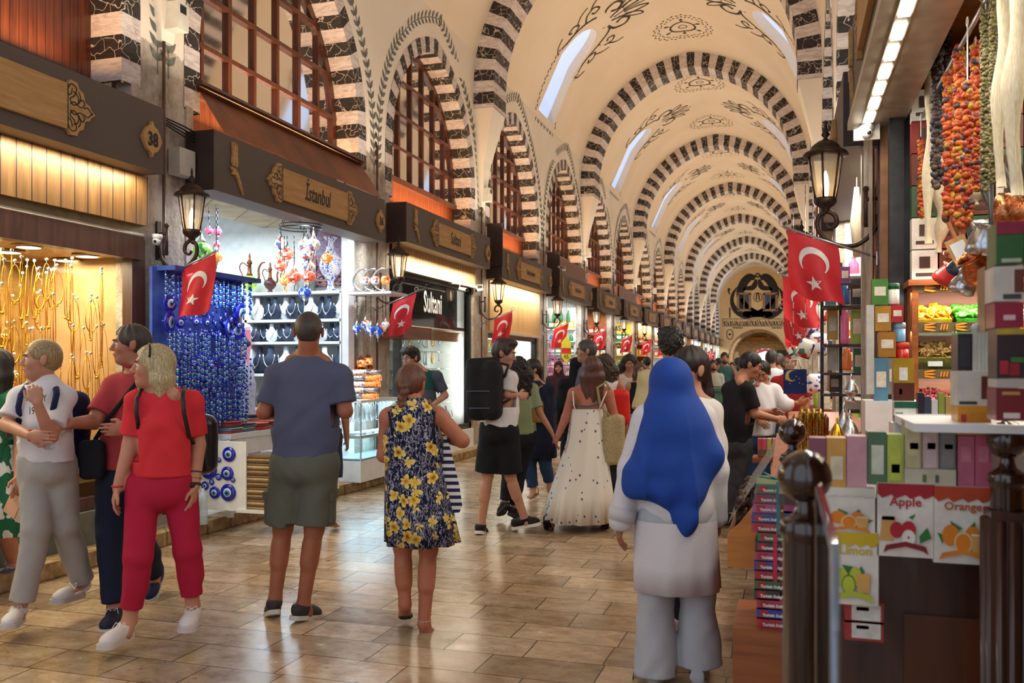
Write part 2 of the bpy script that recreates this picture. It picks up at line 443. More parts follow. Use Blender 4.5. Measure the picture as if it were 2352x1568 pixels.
for k in range(-2, 16, 2):
    t = T0+k*TP; b = MB()
    ring(b, tarch, LS+.35, .2075, .37, t-.37, t+.37, lambda x, z, d: (-(UC+x), d, z))
    tn += 1; o = struct(b.build('trim_%d' % tn, [m_black, m_white])); b = MB()
    for sg in (-1, 1):                            # white springer running down between the lunettes
        P = [(sg*AH, 4.4), (sg*(AH-.05), 4.4), (sg*(AH-.14), 5.2), (sg*(AH-.36), 6.1), (sg*AH, 6.1)]
        b.prism(P, lambda x, z, s_: (-(UC+x), t+(-.36 if s_ == 0 else .36)*min(1, max(.22, (z-4.0)/2.1)), z))
    b.build('springer', m_wall, o)
# lunette rings
LP = .192
for side, nm in ((1, 'left'), (-1, 'right')):
    for k in bays:
        if side < 0 and k > 12: continue
        tc = T0+k*TP+TP/2; b = MB()
        ring(b, lun, LTOT, LP, .23, -.004, -.38, lambda x, z, d: wmap(tc+x, z, -d-.0, side) if d > -.1 else wmap(tc+x, z, d, side))
        tn += 1; struct(b.build('trim_%d' % tn, [m_black, m_white]))
# leafy border painted round each lunette
def leaf(b, x, y, a, L, W, f):
    c, s_ = cos(a), sin(a); P = [(0, 0), (.35, .5), (.62, .42), (.8, .2), (1, 0), (.8, -.2), (.62, -.42), (.35, -.5)]
    b.add([f(x+(u_*L*c-v_*W*s_), y+(u_*L*s_+v_*W*c)) for u_, v_ in P], [tuple(range(8))], 0)
b = MB()
for k in range(-1, 14):
    tc = T0+k*TP+TP/2; f = lambda x, y: wmap(x, y, .004, 1)
    n = 30 if k < 6 else 20
    prev = None; pts = []
    for i in range(-n, n+1):
        d = i/n*(LTOT-.2); sd = -1 if i < 0 else 1
        x, z = lun(sd, abs(d), -.22 if abs(d) > 1.2 else -.22-.10*(1-abs(d)/1.2)); x = max(-2.09, min(2.09, x)); pts.append((tc+x, z))
    stroke(b, pts, .014, f)
    for i in range(1, len(pts)-1):
        a = atan2(pts[i+1][1]-pts[i-1][1], pts[i+1][0]-pts[i-1][0]); up = 1 if i > n else -1
        if i > n: a += pi
        for sg in (1, -1): leaf(b, *pts[i], a+sg*.75, .155, .062, f)
struct(b.build('trim_3', m_ink2))
# painted wreaths of the vault
b = MB(); vf = None
def vmap(side): return lambda x, q: wmap(x, q, .006, side)
for idx, t in enumerate(sky_t):
    if t < 2: continue
    for side in (1, -1):
        f = vmap(side); det = idx < 5
        for sg in (-1, 1):                        # dotted leaves up both flanks, then scrolls round the head
            for i in range(18 if det else 9):
                q = 7.12+i*(1.5/(18 if det else 9)); leaf(b, t+sg*.82, q, pi/2+sg*.5*(1 if i % 2 else -1), .10, .05, f)
            def S(P, w_, k_=5): stroke(b, smoothline([(t+sg*x, 7.19+y) for x, y in P], k_), w_*1.4, f)
            S([(.80, 1.35), (.72, 1.7), (.84, 1.95), (1.0, 1.85), (.96, 1.68), (.86, 1.74)], .035)
            S([(.74, 1.5), (.70, 1.95), (.60, 2.25), (.46, 2.45), (.30, 2.52)], .045)
            S([(.66, 2.1), (.9, 2.2), (1.0, 2.42), (.84, 2.52), (.76, 2.38), (.86, 2.32)], .035)
            S([(.2, 2.5), (.5, 2.6), (.62, 2.85), (.44, 3.0), (.26, 2.86), (.34, 2.7)], .05)
            S([(.08, 2.62), (.2, 2.9), (.3, 3.2), (.24, 3.5), (.12, 3.3), (.06, 2.95)], .04)
            S([(.12, 2.8), (.46, 3.1), (.58, 3.32), (.4, 3.26), (.16, 2.95)], .03)
            S([(.9, 1.9), (1.12, 2.1), (1.2, 2.3)], .03); S([(.95, 2.3), (1.2, 2.5), (1.25, 2.7)], .03)
            S([(.78, 1.2), (.98, 1.3), (1.08, 1.5)], .03)
        for i in range(12 if det else 6): leaf(b, t-.72+i*1.44/(11 if det else 5), 7.02, -pi/2+(.4 if i % 2 else -.4), .12, .05, f)
        S = lambda P, w_: stroke(b, smoothline([(t+x, 7.19+y) for x, y in P], 5), w_, f)
        S([(0, 2.7), (0, 3.1), (0, 3.6)], .04); S([(-.16, 2.42), (.16, 2.42)], .1); S([(-.12, 2.55), (.12, 2.55)], .05)
struct(b.build('trim_4', m_ink))
b = MB()
for idx, T in enumerate(range(-1, 8)):
    for dt in (2.2, 6.45):
        t = T0+T*2*TP+dt; n = 40 if T < 3 else 22
        if t > TEND-1 or t < 3: continue
        def f(x, y):
            q = ZS+LS-abs(y); return wmap(t+x, q, .006, 1 if y > 0 else -1)
        for rr, L in ((.70, .09), (.58, .07)):
            for i in range(n):
                a = 2*pi*i/n; leaf(b, rr*cos(a)*1.05, rr*sin(a), a+pi/2+(.5 if i % 2 else -.5), L, .045, f)
        stroke(b, [(.3*cos(a), .3*sin(a)) for a in [i*pi/12 for i in range(25)]], .05, f)
        stroke(b, [(.1*cos(a), .1*sin(a)) for a in [i*pi/8 for i in range(17)]], .025, f)
        for i in range(6):
            a = i*pi/3; stroke(b, [(.3*cos(a), .3*sin(a)), (.5*cos(a), .5*sin(a))], [.03, .03], f); leaf(b, .38*cos(a), .38*sin(a), a, .12, .1, f)
struct(b.build('trim_5', m_ink))

# ---------------------------------------------------------------- floor, kerbs
b = MB(); b.add([(-10, TB, 0), (4, TB, 0), (4, 92, 0), (-10, 92, 0)], [(0, 1, 2, 3)]); struct(b.build('floor', m_floor))
m_kerb = mk_stone('worn_kerb_stone', '7a6248', 'a5875f', 'd0b58c', 3, .9, 1.0)
m_shopfloor = M('pale_shop_floor', 'b9ada0', '8d8073', .3, scale=3, detail=8)
for side, nm, us in ((1, 'trim_6', 5.0), (-1, 'trim_7', -.62)):
    b = MB(); 
    for i in range(62):
        t0 = TB+i*1.3; j = random.uniform(-.01, .01); x0 = -us-(.0 if side == 1 else 0)
        b.box((-(us+side*.09)+j, t0+.65, .06), (.2, 1.285, .12+random.uniform(-.004, .004)))
    struct(b.build(nm, m_kerb))
    b = MB(); a_, c_ = us+side*.18, us+side*3.6; b.box((-(a_+c_)/2, 36, .055), (abs(c_-a_), 79, .11)); struct(b.build(nm.replace('6', '8').replace('7', '9'), m_shopfloor))

# ---------------------------------------------------------------- end wall with gate, banner and the big painted emblem
def ew(cx, cy_): p = at_t(1600+cx/5.227, 540+cy_/5.227, TEND); return (p.x, p.z)
gc = ew(735, 1300)[0]; gz = 2.6; gr = abs(ew(1100, 0)[0]-ew(735, 0)[0])
top_z = ew(735, 1125)[1]; gz = top_z-gr
gate = [(gc-gr, .001), (gc-gr, gz)]+[(gc-gr*cos(i*pi/20), gz+gr*sin(i*pi/20)) for i in range(1, 20)]+[(gc+gr, gz), (gc+gr, .001)]
wins = []
for a, c in ((500, 640), (810, 960)):
    x0, z0 = ew(a, 900); x1, z1 = ew(c, 700); wins.append([(x0, z0), (x1, z0), (x1, z1), (x0, z1)])
prof = [(-(UC+x), z) for x, z in [tarch(-1, LS-i*LS/16, 0) for i in range(17)]]+[(-(UC+x), z) for x, z in [tarch(1, i*LS/16, 0) for i in range(1, 17)]]
outer = [(-UW, 0), (-URW, 0)]+[p for p in prof]
outer = [(-URW, 0)]+prof+[(-UW, 0)]
m_endplaster = M('ochre_end_plaster', 'e3c08c', 'd9b582', .85, scale=1.2)
struct(sheet(outer, [gate]+wins, lambda x, z: (x, TEND, z)).build('wall_back', m_endplaster))
fe = lambda x, y: (*(lambda p: (p[0], TEND-.03, p[1]))(ew(x, y)),)
b = MB()
def E(P, w_, k=6, both=True):
    W = [v_*.0068 for v_ in (w_ if isinstance(w_, list) else [w_]*len(P))]
    for mir in ((0, 1) if both else (0,)):
        Q = [((1466-x) if mir else x, y) for x, y in P]; q3 = [ew(x, y) for x, y in Q]
        sp = smoothline([(a, c, d) for (a, c), d in zip(q3, W)], k)
        stroke(b, [(p[0], p[1]) for p in sp], [p[2] for p in sp], lambda x, z: (x, TEND-.03, z))
E([(700, 520), (640, 505), (575, 560), (530, 660), (525, 740), (580, 860), (700, 945), (745, 975)], [45, 90, 100, 95, 80, 85, 80, 20])
E([(560, 930), (640, 950), (720, 940), (850, 870), (930, 760)], [70, 85, 60, 60, 40])
E([(490, 620), (440, 700), (425, 800), (470, 900), (560, 960), (640, 955)], [6, 35, 45, 65, 75, 80])
E([(715, 530), (700, 590), (670, 630), (600, 640), (550, 655)], [25, 60, 60, 45, 10])
E([(395, 640), (385, 670), (400, 715)], [35, 20, 8]); E([(400, 870), (400, 990)], 14)
E([(733, 455), (700, 490), (733, 500), (766, 490), (733, 455)], 16, both=False)
E([(733+50*cos(a), 745+55*sin(a)) for a in [i*pi/10 for i in range(21)]], 7, 1, False)
E([(715, 780), (720, 720), (733, 700), (748, 720), (752, 780)], 14, both=False)
E([(400+38*cos(a), 1190+60*sin(a)) for a in [i*pi/10 for i in range(21)]], 8, 1, False)
E([(385, 1190), (415, 1190)], 22, both=False)
E([(310, 1005), (1150, 1005), (1150, 1090), (310, 1090), (310, 1005)], 6, 1, False)
random.seed(3)
for i in range(44):
    x = 325+i*18.6; y = 1015+random.random()*20
    E([(x, y), (x+random.uniform(-6, 10), y+30), (x+random.uniform(2, 16), y+45), (x+random.uniform(-4, 18), y+55)], [6, 8, 6, 4], 3, False)
    if i % 3 == 0: E([(x, 1075), (x+40, 1078)], 5, 1, False)
for i in range(14):
    for x0 in (430, 900): E([(x0+i*9, 1105), (x0+i*9+6, 1112+(i % 3)*6)], 6, 1, False)
struct(b.build('trim_30', M('emblem_black', '251d1c', '2f2624', .8)))
b = MB()
for i, Wd in enumerate(wins):
    wn += 1; o = MB(); (x0, z0), (x1, _), (_, z1), _ = Wd
    for z in (z0, z1): o.box(((x0+x1)/2, TEND-.02, z), (abs(x1-x0)+.2, .12, .18))
    for x in (x0, x1): o.box((x, TEND-.02, (z0+z1)/2), (.18, .12, abs(z1-z0)))
    o.box(((x0+x1)/2, TEND-.02, (z0+z1)/2), (.08, .08, abs(z1-z0)))
    r_ = struct(o.build('window_%d' % wn, M('faded_window_wood', 'a07c5c')))
    p = MB(); p.box(((x0+x1)/2, TEND+.1, (z0+z1)/2), (abs(x1-x0), .02, abs(z1-z0))); p.build('pane', M('dusky_blue_glass', '5b6f96', '3c4a70', .2), r_)
# passage behind the gate
b = MB(); n = len(gate); D = 9.0
vs = [(x, TEND, z) for x, z in gate]+[(x, TEND+D, z) for x, z in gate]
b.add(vs, [(i, i+1, n+i+1, n+i) for i in range(n-1)])
oc = at_t(1758, 830, TEND+D); ow = 1.25; oz = at_t(1758, 800, TEND+D).z-ow
op = [(oc.x-ow, .001), (oc.x-ow, oz)]+[(oc.x-ow*cos(i*pi/12), oz+ow*sin(i*pi/12)) for i in range(1, 12)]+[(oc.x+ow, oz), (oc.x+ow, .001)]
sheet([(gc-gr-.5, 0), (gc+gr+.5, 0), (gc+gr+.5, gz+gr+.5), (gc-gr-.5, gz+gr+.5)], [op], lambda x, z: (x, TEND+D, z), b=b)
struct(b.build('wall_passage', m_stone))
area('added_passage_fill', (gc, TEND+4.5, gz+gr-.6), (3, 3), 260, (1, .86, .66))  # added fill that brightens the passage stone, no fixture here
b = MB(); b.box((oc.x, TEND+D+.5, 1.0), (3.2, .05, 5)); struct(b.build('door_1', M('bright_daylight', 'ffffff', 'e8f0fb', .9, em=2.2, emc='eaf2ff')))
b = MB(); b.prism([(oc.x-ow, oz+.55), (oc.x-ow*.8, oz+.8), (oc.x-.5, oz+1.15), (oc.x, oz+1.25), (oc.x+.5, oz+1.15), (oc.x+ow*.8, oz+.8), (oc.x+ow, oz+.55), (oc.x, oz+1.0)], lambda x, z, s_: (x, TEND+D-.02-.03*s_, z))
o = thing('banner', 'curved pink and blue banner across the bright far gateway', 'banner', (oc.x, TEND+D, oz)); b.build('pink_band', M('pink_banner', 'e46a8c'), o)
b = MB(); b.box((oc.x+.72, TEND+D-.05, oz+.1), (1.0, .03, .38)); b.build('blue_band', M('blue_banner', '1f4f96'), o)
for j, (x0, x1, y0, y1, c, lb) in enumerate(((665, 810, 1225, 1260, 'c88a3a', 'orange name plate above the far gateway'), (445, 505, 1395, 1485, 'd8cbb8', 'white no-smoking notice on the stone left of the far gateway'), (960, 1090, 1380, 1455, '20242c', 'dark notice board right of the far gateway'))):
    a_, c_ = at_t(1600+x0/5.227, 540+y0/5.227, TEND+D-.1), at_t(1600+x1/5.227, 540+y1/5.227, TEND+D-.1)
    b = MB(); b.box(((a_.x+c_.x)/2, TEND+D-.16, (a_.z+c_.z)/2), (abs(a_.x-c_.x), .06, abs(a_.z-c_.z))); o = b.build('notice_board', M('notice_'+c, c)); tag(o, lb, 'sign')

# ---------------------------------------------------------------- lunette windows
def window(k, side, board_top, wm, bm, lit=True):
    global wn
    wn += 1; tc = T0+k*TP+TP/2; ud = .34; X = lambda d: -(UC+side*(AH+d)); off = .23
    a = LA-off; R = a+LE-.0
    def ztop(x): return LZ+sqrt(max((LA+LE-off)**2-(abs(x)+LE)**2, 0))
    b = MB(); P0 = lun_outline(tc, off, 12); P1 = lun_outline(tc, off+.1, 12); n = len(P0)
    vs = []
    for d in (ud-.03, ud+.05): vs += [(X(d), x, z) for x, z in P0]+[(X(d), x, z) for x, z in P1]
    fs = [(i, i+1, n+i+1, n+i) for i in range(n-1)]+[(n+i, n+i+1, 3*n+i+1, 3*n+i) for i in range(n-1)]+[(2*n+i, 2*n+i+1, 3*n+i+1, 3*n+i) for i in range(n-1)]
    b.add(vs, fs); root = struct(b.build('window_%d' % wn, wm))
    b = MB(); b.box((X(ud), tc, (3.5+board_top)/2), (.05, 2*a, board_top-3.5)); b.build('board_panel', bm, root)
    b = MB(); b.box((X(ud-.02), tc, board_top+.03), (.12, 2*a, .09)); b.build('sill', wm, root)
    b = MB(); cols = 7; w_ = 2*a/cols
    for i in range(1, cols):
        x = -a+i*w_; zt = ztop(x)-.05
        b.box((X(ud), tc+x, (board_top+zt)/2), (.06, .062 if i in (2, 5) else .045, zt-board_top))
    z = board_top+.55
    while z < LZ+2.0:
        hw = a if z < LZ else sqrt(max((LA+LE-off)**2-(z-LZ)**2, .01))-LE
        if hw > .2: b.box((X(ud-.01), tc, z), (.05, 2*hw, .05))
        z += .52
    b.build('glazing_bars', wm, root)
    b = MB(); zs = [board_top]+[z_ for x, z_ in P0 if z_ > board_top]; Q = [(tc-a, board_top)]+[p for p in P0 if p[1] > board_top]+[(tc+a, board_top)]
    b.add([(X(ud+.01), x, z_) for x, z_ in Q], [tuple(range(len(Q)))]); b.build('pane', m_pane, root)
    if k >= -1 and k < 12 and side == 1:
        b = MB(); b.add([(X(1.5), tc-2.1, 3.4), (X(1.5), tc+2.1, 3.4), (X(1.5), tc+2.1, 7.2), (X(1.5), tc-2.1, 7.2), (X(.5), tc-2.1, 7.2), (X(.5), tc+2.1, 7.2), (X(.5), tc-2.1, 3.4), (X(.5), tc+2.1, 3.4)],
            [(0, 1, 2, 3), (3, 2, 5, 4), (0, 3, 4, 6), (1, 7, 5, 2), (0, 6, 7, 1)]); b.build('wall_inner', m_backstone, root)
        if lit and k < 9: area('loft_lamp', (X(.95), tc, 3.75), (.3, 2.4), 22 if k < 8 else 10, (1, .82, .6), (R_(180), 0, 0))
for k in range(-1, 15):
    hot = k in (1, 2, 4, 6, 7)
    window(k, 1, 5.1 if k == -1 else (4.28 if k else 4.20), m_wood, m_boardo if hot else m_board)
for k in range(0, 9): window(k, -1, 4.28, m_wood, m_board, False)
for k in range(-1, 10):                           # lamps behind the signs light the lunette reveals
    tc = T0+k*TP+TP/2; area('reveal_lamp', (-5.46, tc, 3.95), (.12, 2.6), 38 if k < 4 else 26, (1, .54, .22), (R_(180), R_(4), 0))
# ---------------------------------------------------------------- shop signs, lanterns, flags
ORD = 'first second third fourth fifth sixth seventh eighth ninth tenth eleventh twelfth thirteenth fourteenth fifteenth sixteenth seventeenth eighteenth'.split()
m_sign = M('taupe_sign_board', '5d5148', '574b43', .55, scale=60)
m_signend = M('dark_sign_end', '3a2a27', '33241f', .5)
m_plank = wood('carved_plank_oak', 'c99f63', 'a97c45', 8, 1, .55)
m_blk = M('sign_black', '17181c', '101014', .5)
m_iron = M('bronze_iron', '4e3b30', '2e221c', .5, .6, 30, bump=.002)
m_lglass = M('lantern_glass', 'f0e2c4', 'e0d0ac', .25, alpha=.38, scale=20)
m_bulb = M('lit_bulb', 'ffd9a0', rough=.4, em=9, emc='ffd9a0')
def sign(k, side, text, num, z0=3.13, plank=True, label=None, wide=None, ofs=0):
    ts, te = T0+k*TP+.30+ofs, T0+k*TP+3.93
    uf = 5.0 if side == 1 else -.40; X = lambda d: -(uf+side*d); zt = z0+.55
    # sheet plane coordinate a runs left-to-right as seen from the corridor
    A = (lambda a: ts+a) if side == 1 else (lambda a: te-a)
    L = te-ts; root = thing('shop_sign', label, 'sign', (X(0), (ts+te)/2, z0))
    b = MB(); b.box((X(.15), (ts+te)/2, z0+.275), (.3, L, .55)); b.build('sign_box', m_sign, root)
    b = MB(); b.box((X(.15), ts-.006, z0+.275), (.298, .012, .55)); b.build('end_cap', m_signend, root)
    if not plank: return root
    cx = .505*L; hw = .72; hz = .165; zc = z0+.27
    fr = lambda d: (lambda x, y: (X(-d), A(cx+x), zc+y))
    out = [(-hw, hz)]
    for sg in (-1, 1):
        P = [(hw, hz), (hw+.03, hz+.035), (hw+.09, hz+.03), (hw+.11, hz-.01), (hw+.15, hz-.03), (hw+.17, .07), (hw+.215, .055), (hw+.23, .025), (hw+.27, 0)]
        P = P+[(x, -y) for x, y in P[-2::-1]]
        out = P if sg == -1 else out+[(-x, y) for x, y in P[::-1]]
    b = MB(); b.prism(out, lambda x, y, s_: (X(-.002-.03*s_), A(cx+x), zc+y)); pl = b.build('carved_plank', m_plank, root)
    b = MB(); f = fr(.035)
    det = k < 7
    for sg in (-1, 1):
        stroke(b, [(sg*hw, hz), (sg*hw, -hz)], .008, f)
        for my in (-1, 1):
            G = [[(.0, .13), (.03, .17), (.08, .15), (.06, .09), (.02, .06), (.05, .02), (.10, .05), (.09, .10), (.05, .12)],
                 [(.02, .02), (.06, .045), (.12, .02), (.16, .05), (.14, .08), (.11, .06)], [(.1, .13), (.12, .09), (.10, .04)], [(.15, .02), (.19, .035), (.22, .01), (.24, 0)], [(.0, .08), (.03, .1), (.04, .14)]]
            for g in (G if det else G[:2]): stroke(b, smoothline([(sg*(hw+x), my*y) for x, y in g], 4 if det else 2), .009, f)
    b.build('scroll_carving', m_blk, pl)
    if text:
        sz = .25 if len(text) < 9 else (.20 if len(text) < 14 else .155)
        sx = min(.62, 1.25/(len(text)*sz*.55)) if len(text) > 8 else .68
        text_mesh(text, sz, lambda x, y: f(x, y-sz*.32), m_blk, 'lettering', pl, shear=.22 if len(text) < 9 else .1, sx=sx, bold=.004)
    b = MB(); tx = -cx+.30; f3 = lambda x, y, s_: (X(-.002-.022*s_), A(cx+tx+x), zc+.02+y)
    b.prism([(-.045, .02), (-.035, .10), (-.04, .21), (-.02, .15), (0, .215), (.02, .15), (.04, .21), (.035, .10), (.045, .02), (.03, -.015), (.008, -.02), (.0, .06), (-.008, -.02), (-.03, -.015)], f3)
    b.prism([(-.08, -.03), (.0, -.035), (.045, -.07), (.09, -.15), (.135, -.26), (.10, -.215), (.045, -.13), (.0, -.085), (-.03, -.1), (-.055, -.095), (-.03, -.065)], f3); b.build('carved_tulip', m_plank, root)
    if num:
        b = MB(); px_ = L-.17-cx
        D = [(-.115, 0), (-.09, .05), (-.06, .09), (-.02, .11), (0, .15), (.02, .11), (.06, .09), (.09, .05), (.115, 0)]; D += [(x, -y) for x, y in D[-2:0:-1]]
        b.prism(D, lambda x, y, s_: (X(-.002-.03*s_), A(cx+px_+x), zc-.02+y)); pt = b.build('number_plate', m_plank, root)
        text_mesh(num, .155, lambda x, y: (X(-.036), A(cx+px_+x), zc-.02+y-.055), m_blk, 'number', pt, sx=.8, bold=.006)
    return root
names = {-1: ('', '38'), 0: ('\u0130stanbul', '36'), 1: ('Sultani', '34'), 2: ('G\u00fcven Jewellery', '32'), 3: ('Batan Spice Shop', '30'), 4: ('First Baharat', '28'), 5: ('Harmanci', '26'), 6: ('Bal', '24'), 7: ('Nur', '22')}
for k in range(-1, 16):
    tx, nu = names.get(k, ('', ''))
    lb = ('brown shop sign reading %s with number %s' % (tx, nu)) if tx else ('brown shop sign with number 38 over the gold jewellery window' if k == -1 else 'distant brown shop sign, %s from the near end of the left row' % ORD[k+1])
    r = sign(k, 1, tx, nu, 3.13+(.10 if k == 1 else 0), label=lb)
    if k == -1:                                   # long plank of the first sign has bare wood
        pass
for k in range(-1, 11):
    sign(k, -1, '', '', 3.13, label='brown shop sign high on the right, %s from the near end' % ORD[k+1])

m_glow = M('milky_glow', 'fff4dc', rough=.4, em=2.0)
def lantern(loc, side):
    """wall lantern hanging on a scroll bracket ; side +1 projects to +x"""
    x, y, z = loc; r = thing('wall_lantern', '', 'lantern', (x, y, z)); s_ = side
    b = MB(); lx = x+.36*s_
    b.lathe([(.004, .62), (.012, .58), (.008, .56), (.02, .54), (.03, .52), (.012, .50), (.02, .485), (.05, .475), (.085, .45), (.10, .43), (.105, .415), (.145, .395), (.155, .375), (.12, .37), (.1, .365)], (lx, y, z), 12); b.build('lantern_cap', m_iron, r)
    b = MB()
    for i in range(6):
        a = i*pi/3+.3; b.tube([(lx+.115*cos(a), y+.115*sin(a), z+.37), (lx+.100*cos(a), y+.100*sin(a), z+.27), (lx+.085*cos(a), y+.085*sin(a), z+.16), (lx+.07*cos(a), y+.07*sin(a), z+.08)], .007, 5)
    b.lathe([(.01, -.03), (.028, -.01), (.03, .01), (.06, .03), (.075, .05), (.078, .08), (.06, .085)], (lx, y, z), 12); b.build('cage', m_iron, r)
    b = MB(); b.lathe([(.066, .085), (.08, .16), (.095, .27), (.108, .365)], (lx, y, z), 12, cap=False); b.build('glass_shade', m_lglass, r)
    b = MB(); b.lathe([(.012, .08), (.02, .12), (.024, .17), (.018, .23), (.005, .27)], (lx, y, z), 8); b.build('bulb', m_bulb, r)
    b = MB(); S = smoothline([(.02, -.05), (.05, -.16), (.16, -.25), (.30, -.24), (.40, -.15), (.41, -.06), (.36, -.01), (.30, -.04), (.29, -.10), (.33, -.13), (.36, -.10)], 5)
    b.tube([(x+s_*px, y, z+pz) for px, pz in S], [.017]*(len(S)-8)+[.012]*8, 7)
    b.box((x+s_*.012, y, z), (.024, .05, .34)); b.tube([(x+.10*s_, y, z-.13), (x+.10*s_, y, z+.12)], .014, 7); b.ball((x+.10*s_, y, z+.13), .022, 8)
    b.tube([(x, y, z+.06), (x+.10*s_, y, z+.06)], .014, 6); b.tube([(x+.36*s_, y, z-.03), (x+.38*s_, y, z-.02)], .02, 6); b.build('bracket', m_iron, r)
    return r
lt = lantern((-5.30, T0-.1, 2.62), 1); lt['label'] = 'bronze wall lantern beside the open jewellery and lamp shop'; lt['group'] = None; del lt['group']
for k in range(1, 14): dup(lt, (-5.30, T0-.1+k*TP, 2.62), label='bronze wall lantern on left pillar, %s along from the nearest' % ORD[k])
rl = lantern((.62, 6.55, 2.60), -1); rl['label'] = 'large bronze lantern on the right pillar above the flags'
for k in range(1, 9): dup(rl, (.53, 6.55+k*TP, 2.60), label='bronze lantern on right wall, %s behind the big one' % ORD[k-1])

# turkish flags
m_red = M('flag_red', 'd0242c', 'b81c26', .6, scale=5); m_fw = M('flag_white', 'f4efe8', rough=.7); m_chrome = M('steel_pole', 'c9c9cc', '9b9b9f', .3, .9)
def flag(loc, side, ph, label, stretch=1.0, tilt=.28, W=.33, Hh=.46):
    x, y, z = loc; r = thing('turkish_flag', label, 'flag', (x, y, z)); s_ = side
    b = MB(); tip = V((x+s_*.62, y, z+.24*stretch)); b.tube([(x, y, z), tip], .009, 6); b.tube([tip+V((.028*cos(a), 0, .03+.028*sin(a))) for a in [i*pi/5 for i in range(10)]], .004, 4, closed=True); b.box((x+s_*.01, y, z), (.03, .05, .09)); b.build('flag_pole', m_chrome, r)
    st = V((x, y, z))+(tip-V((x, y, z)))*.44; en = V((x, y, z))+(tip-V((x, y, z)))*.98
    def Fm(a, c, d=0):                            # a 0..1 along the pole, c 0..1 down
        p = st+(en-st)*a; sw = .05*sin(a*7+ph+c*2)*c**.8
        nx = -.06*c*s_
        return V((p.x+nx*(1-a*.3)+.012*sin(c*5+ph), p.y+sw+d, p.z-.015-c*Hh*(1-.12*(1-a)*0)+.02*sin(a*6+ph)*c))
    b = MB(); n, m = 14, 18; vs = [Fm(i/n, j/m, d) for d in (-.0015, .0015) for j in range(m+1) for i in range(n+1)]; N = (n+1)*(m+1)
    fs = [(j*(n+1)+i, j*(n+1)+i+1, (j+1)*(n+1)+i+1, (j+1)*(n+1)+i) for j in range(m) for i in range(n)]; b.add(vs, fs+[tuple(N+i for i in f[::-1]) for f in fs], 0, True); cl = b.build('cloth', m_red, r)
    b = MB(); K = .62                             # emblem: crescent above, star below, hanging banner
    for d in (-.004, .004):
        g = lambda u_, v_: Fm(.5+u_/W, .5-v_/Hh*1.0, d)
        cx, cz, R0, R1 = 0, .05, .095, .076
        o = [(cx+R0*cos(a), cz+R0*sin(a)) for a in [R_(-65)+i*R_(310)/20 for i in range(21)]]
        inn = [(cx-.0+R1*cos(a)+.0, cz-.022+R1*sin(a)) for a in [R_(-62)+i*R_(304)/20 for i in range(21)]]
        rot = lambda p: (p[0], p[1])
        # opening faces downwards-right like a hung flag
        ro = lambda p, a=R_(-90): (cx+(p[0]-cx)*cos(a)-(p[1]-cz)*sin(a), cz+(p[0]-cx)*sin(a)+(p[1]-cz)*cos(a))
        o = [(cx+R0*cos(a), cz+R0*sin(a)) for a in [R_(-40)+i*R_(260)/24 for i in range(25)]]
        inn = [(cx+R1*cos(a), cz-.024+R1*sin(a)) for a in [R_(-30)+i*R_(240)/24 for i in range(25)]]
        vs = [g(*p) for p in o]+[g(*p) for p in inn]; b.add(vs, [(i, i+1, 26+i, 25+i) for i in range(24)])
        S = [(.052*(1 if i % 2 == 0 else .4)*sin(i*pi/5+.2), -.095+.052*(1 if i % 2 == 0 else .4)*cos(i*pi/5+.2)) for i in range(10)]
        b.add([g(0, -.095)]+[g(*p) for p in S], [(0, 1+i, 1+(i+1) % 10) for i in range(10)])
    b.build('crescent_and_star', m_fw, cl); return r
fl = flag((-5.28, T0-.15, 2.26), 1, .3, 'Turkish flag on a pole below the nearest left lantern')
fl2 = flag((-5.28, T0-.15+TP, 2.26), 1, 2.0, 'Turkish flag hanging between the open lamp shop and the next glass front')
for k in range(2, 14): dup(fl if k % 3 else fl2, (-5.28, T0-.15+k*TP, 2.26), label='small Turkish flag on the left row, %s from the near end' % ORD[k])
fr = flag((.60, 6.45, 2.24), -1, 1.0, 'largest Turkish flag, hanging from the right pillar pole', W=.33, Hh=.42)
for k, (tt, zz) in enumerate(((8.9, 2.16), (11.6, 2.05), (13.4, 2.1), (18.5, 2.2), (24, 2.2))): dup(fr, (.56, tt, zz), label='Turkish flag on the right side, %s behind the largest one' % ORD[k])

# ---------------------------------------------------------------- shop shells on the left
m_whitep = M('white_shop_paint', 'e9ecec', 'dcdfe0', .7); m_frame = wood('brown_shopfront_frame', '5a3a30', '3b241d', 6, 2, .4)
m_alu = M('dark_aluminium', '3c3d3f', '2c2d2f', .35, .7); m_shopglass = glassmat('shop_glass', 'f2f8f8', .05)
m_flute = wood('lit_fluted_boards', 'c9a066', 'a77c44', 5, 2, .5, (1, .11)); m_boards = wood('golden_fascia_boards', '9c7440', '744f28', 5, 2, .45, (1, .135))
m_cabin = M('white_lacquer', 'eef0f0', 'e2e5e6', .35)
def shop(k, side, col, depth=3.0, back=None):
    a, c = (T0+k*TP+.38) if (k, side) != (-1, -1) else .6, T0+(k+1)*TP-.38; u0 = UC+side*(AH+.05); u1 = UC+side*(AH+depth); x0, x1 = -u0, -u1; b = MB()
    b.add([(x1, a, .1), (x1, c, .1), (x1, c, 3.6), (x1, a, 3.6), (x0, a, .1), (x0, c, .1), (x0, c, 3.6), (x0, a, 3.6)], [(0, 1, 2, 3), (0, 3, 7, 4), (1, 5, 6, 2), (3, 2, 6, 7)])
    return struct(b.build('wall_shop', col))
m_s38 = M('warm_showcase_back', 'c8a070', 'a88254', .5, scale=3); m_swood = M('spice_shop_wall', '9a6a44', '7b4f30', .6)
shop(-1, 1, m_s38); shop(0, 1, m_whitep, 2.9); shop(1, 1, m_whitep, 2.4); shop(2, 1, m_whitep, 2.2)
for k in range(3, 16): shop(k, 1, m_whitep if k % 2 else m_swood, 2.0)
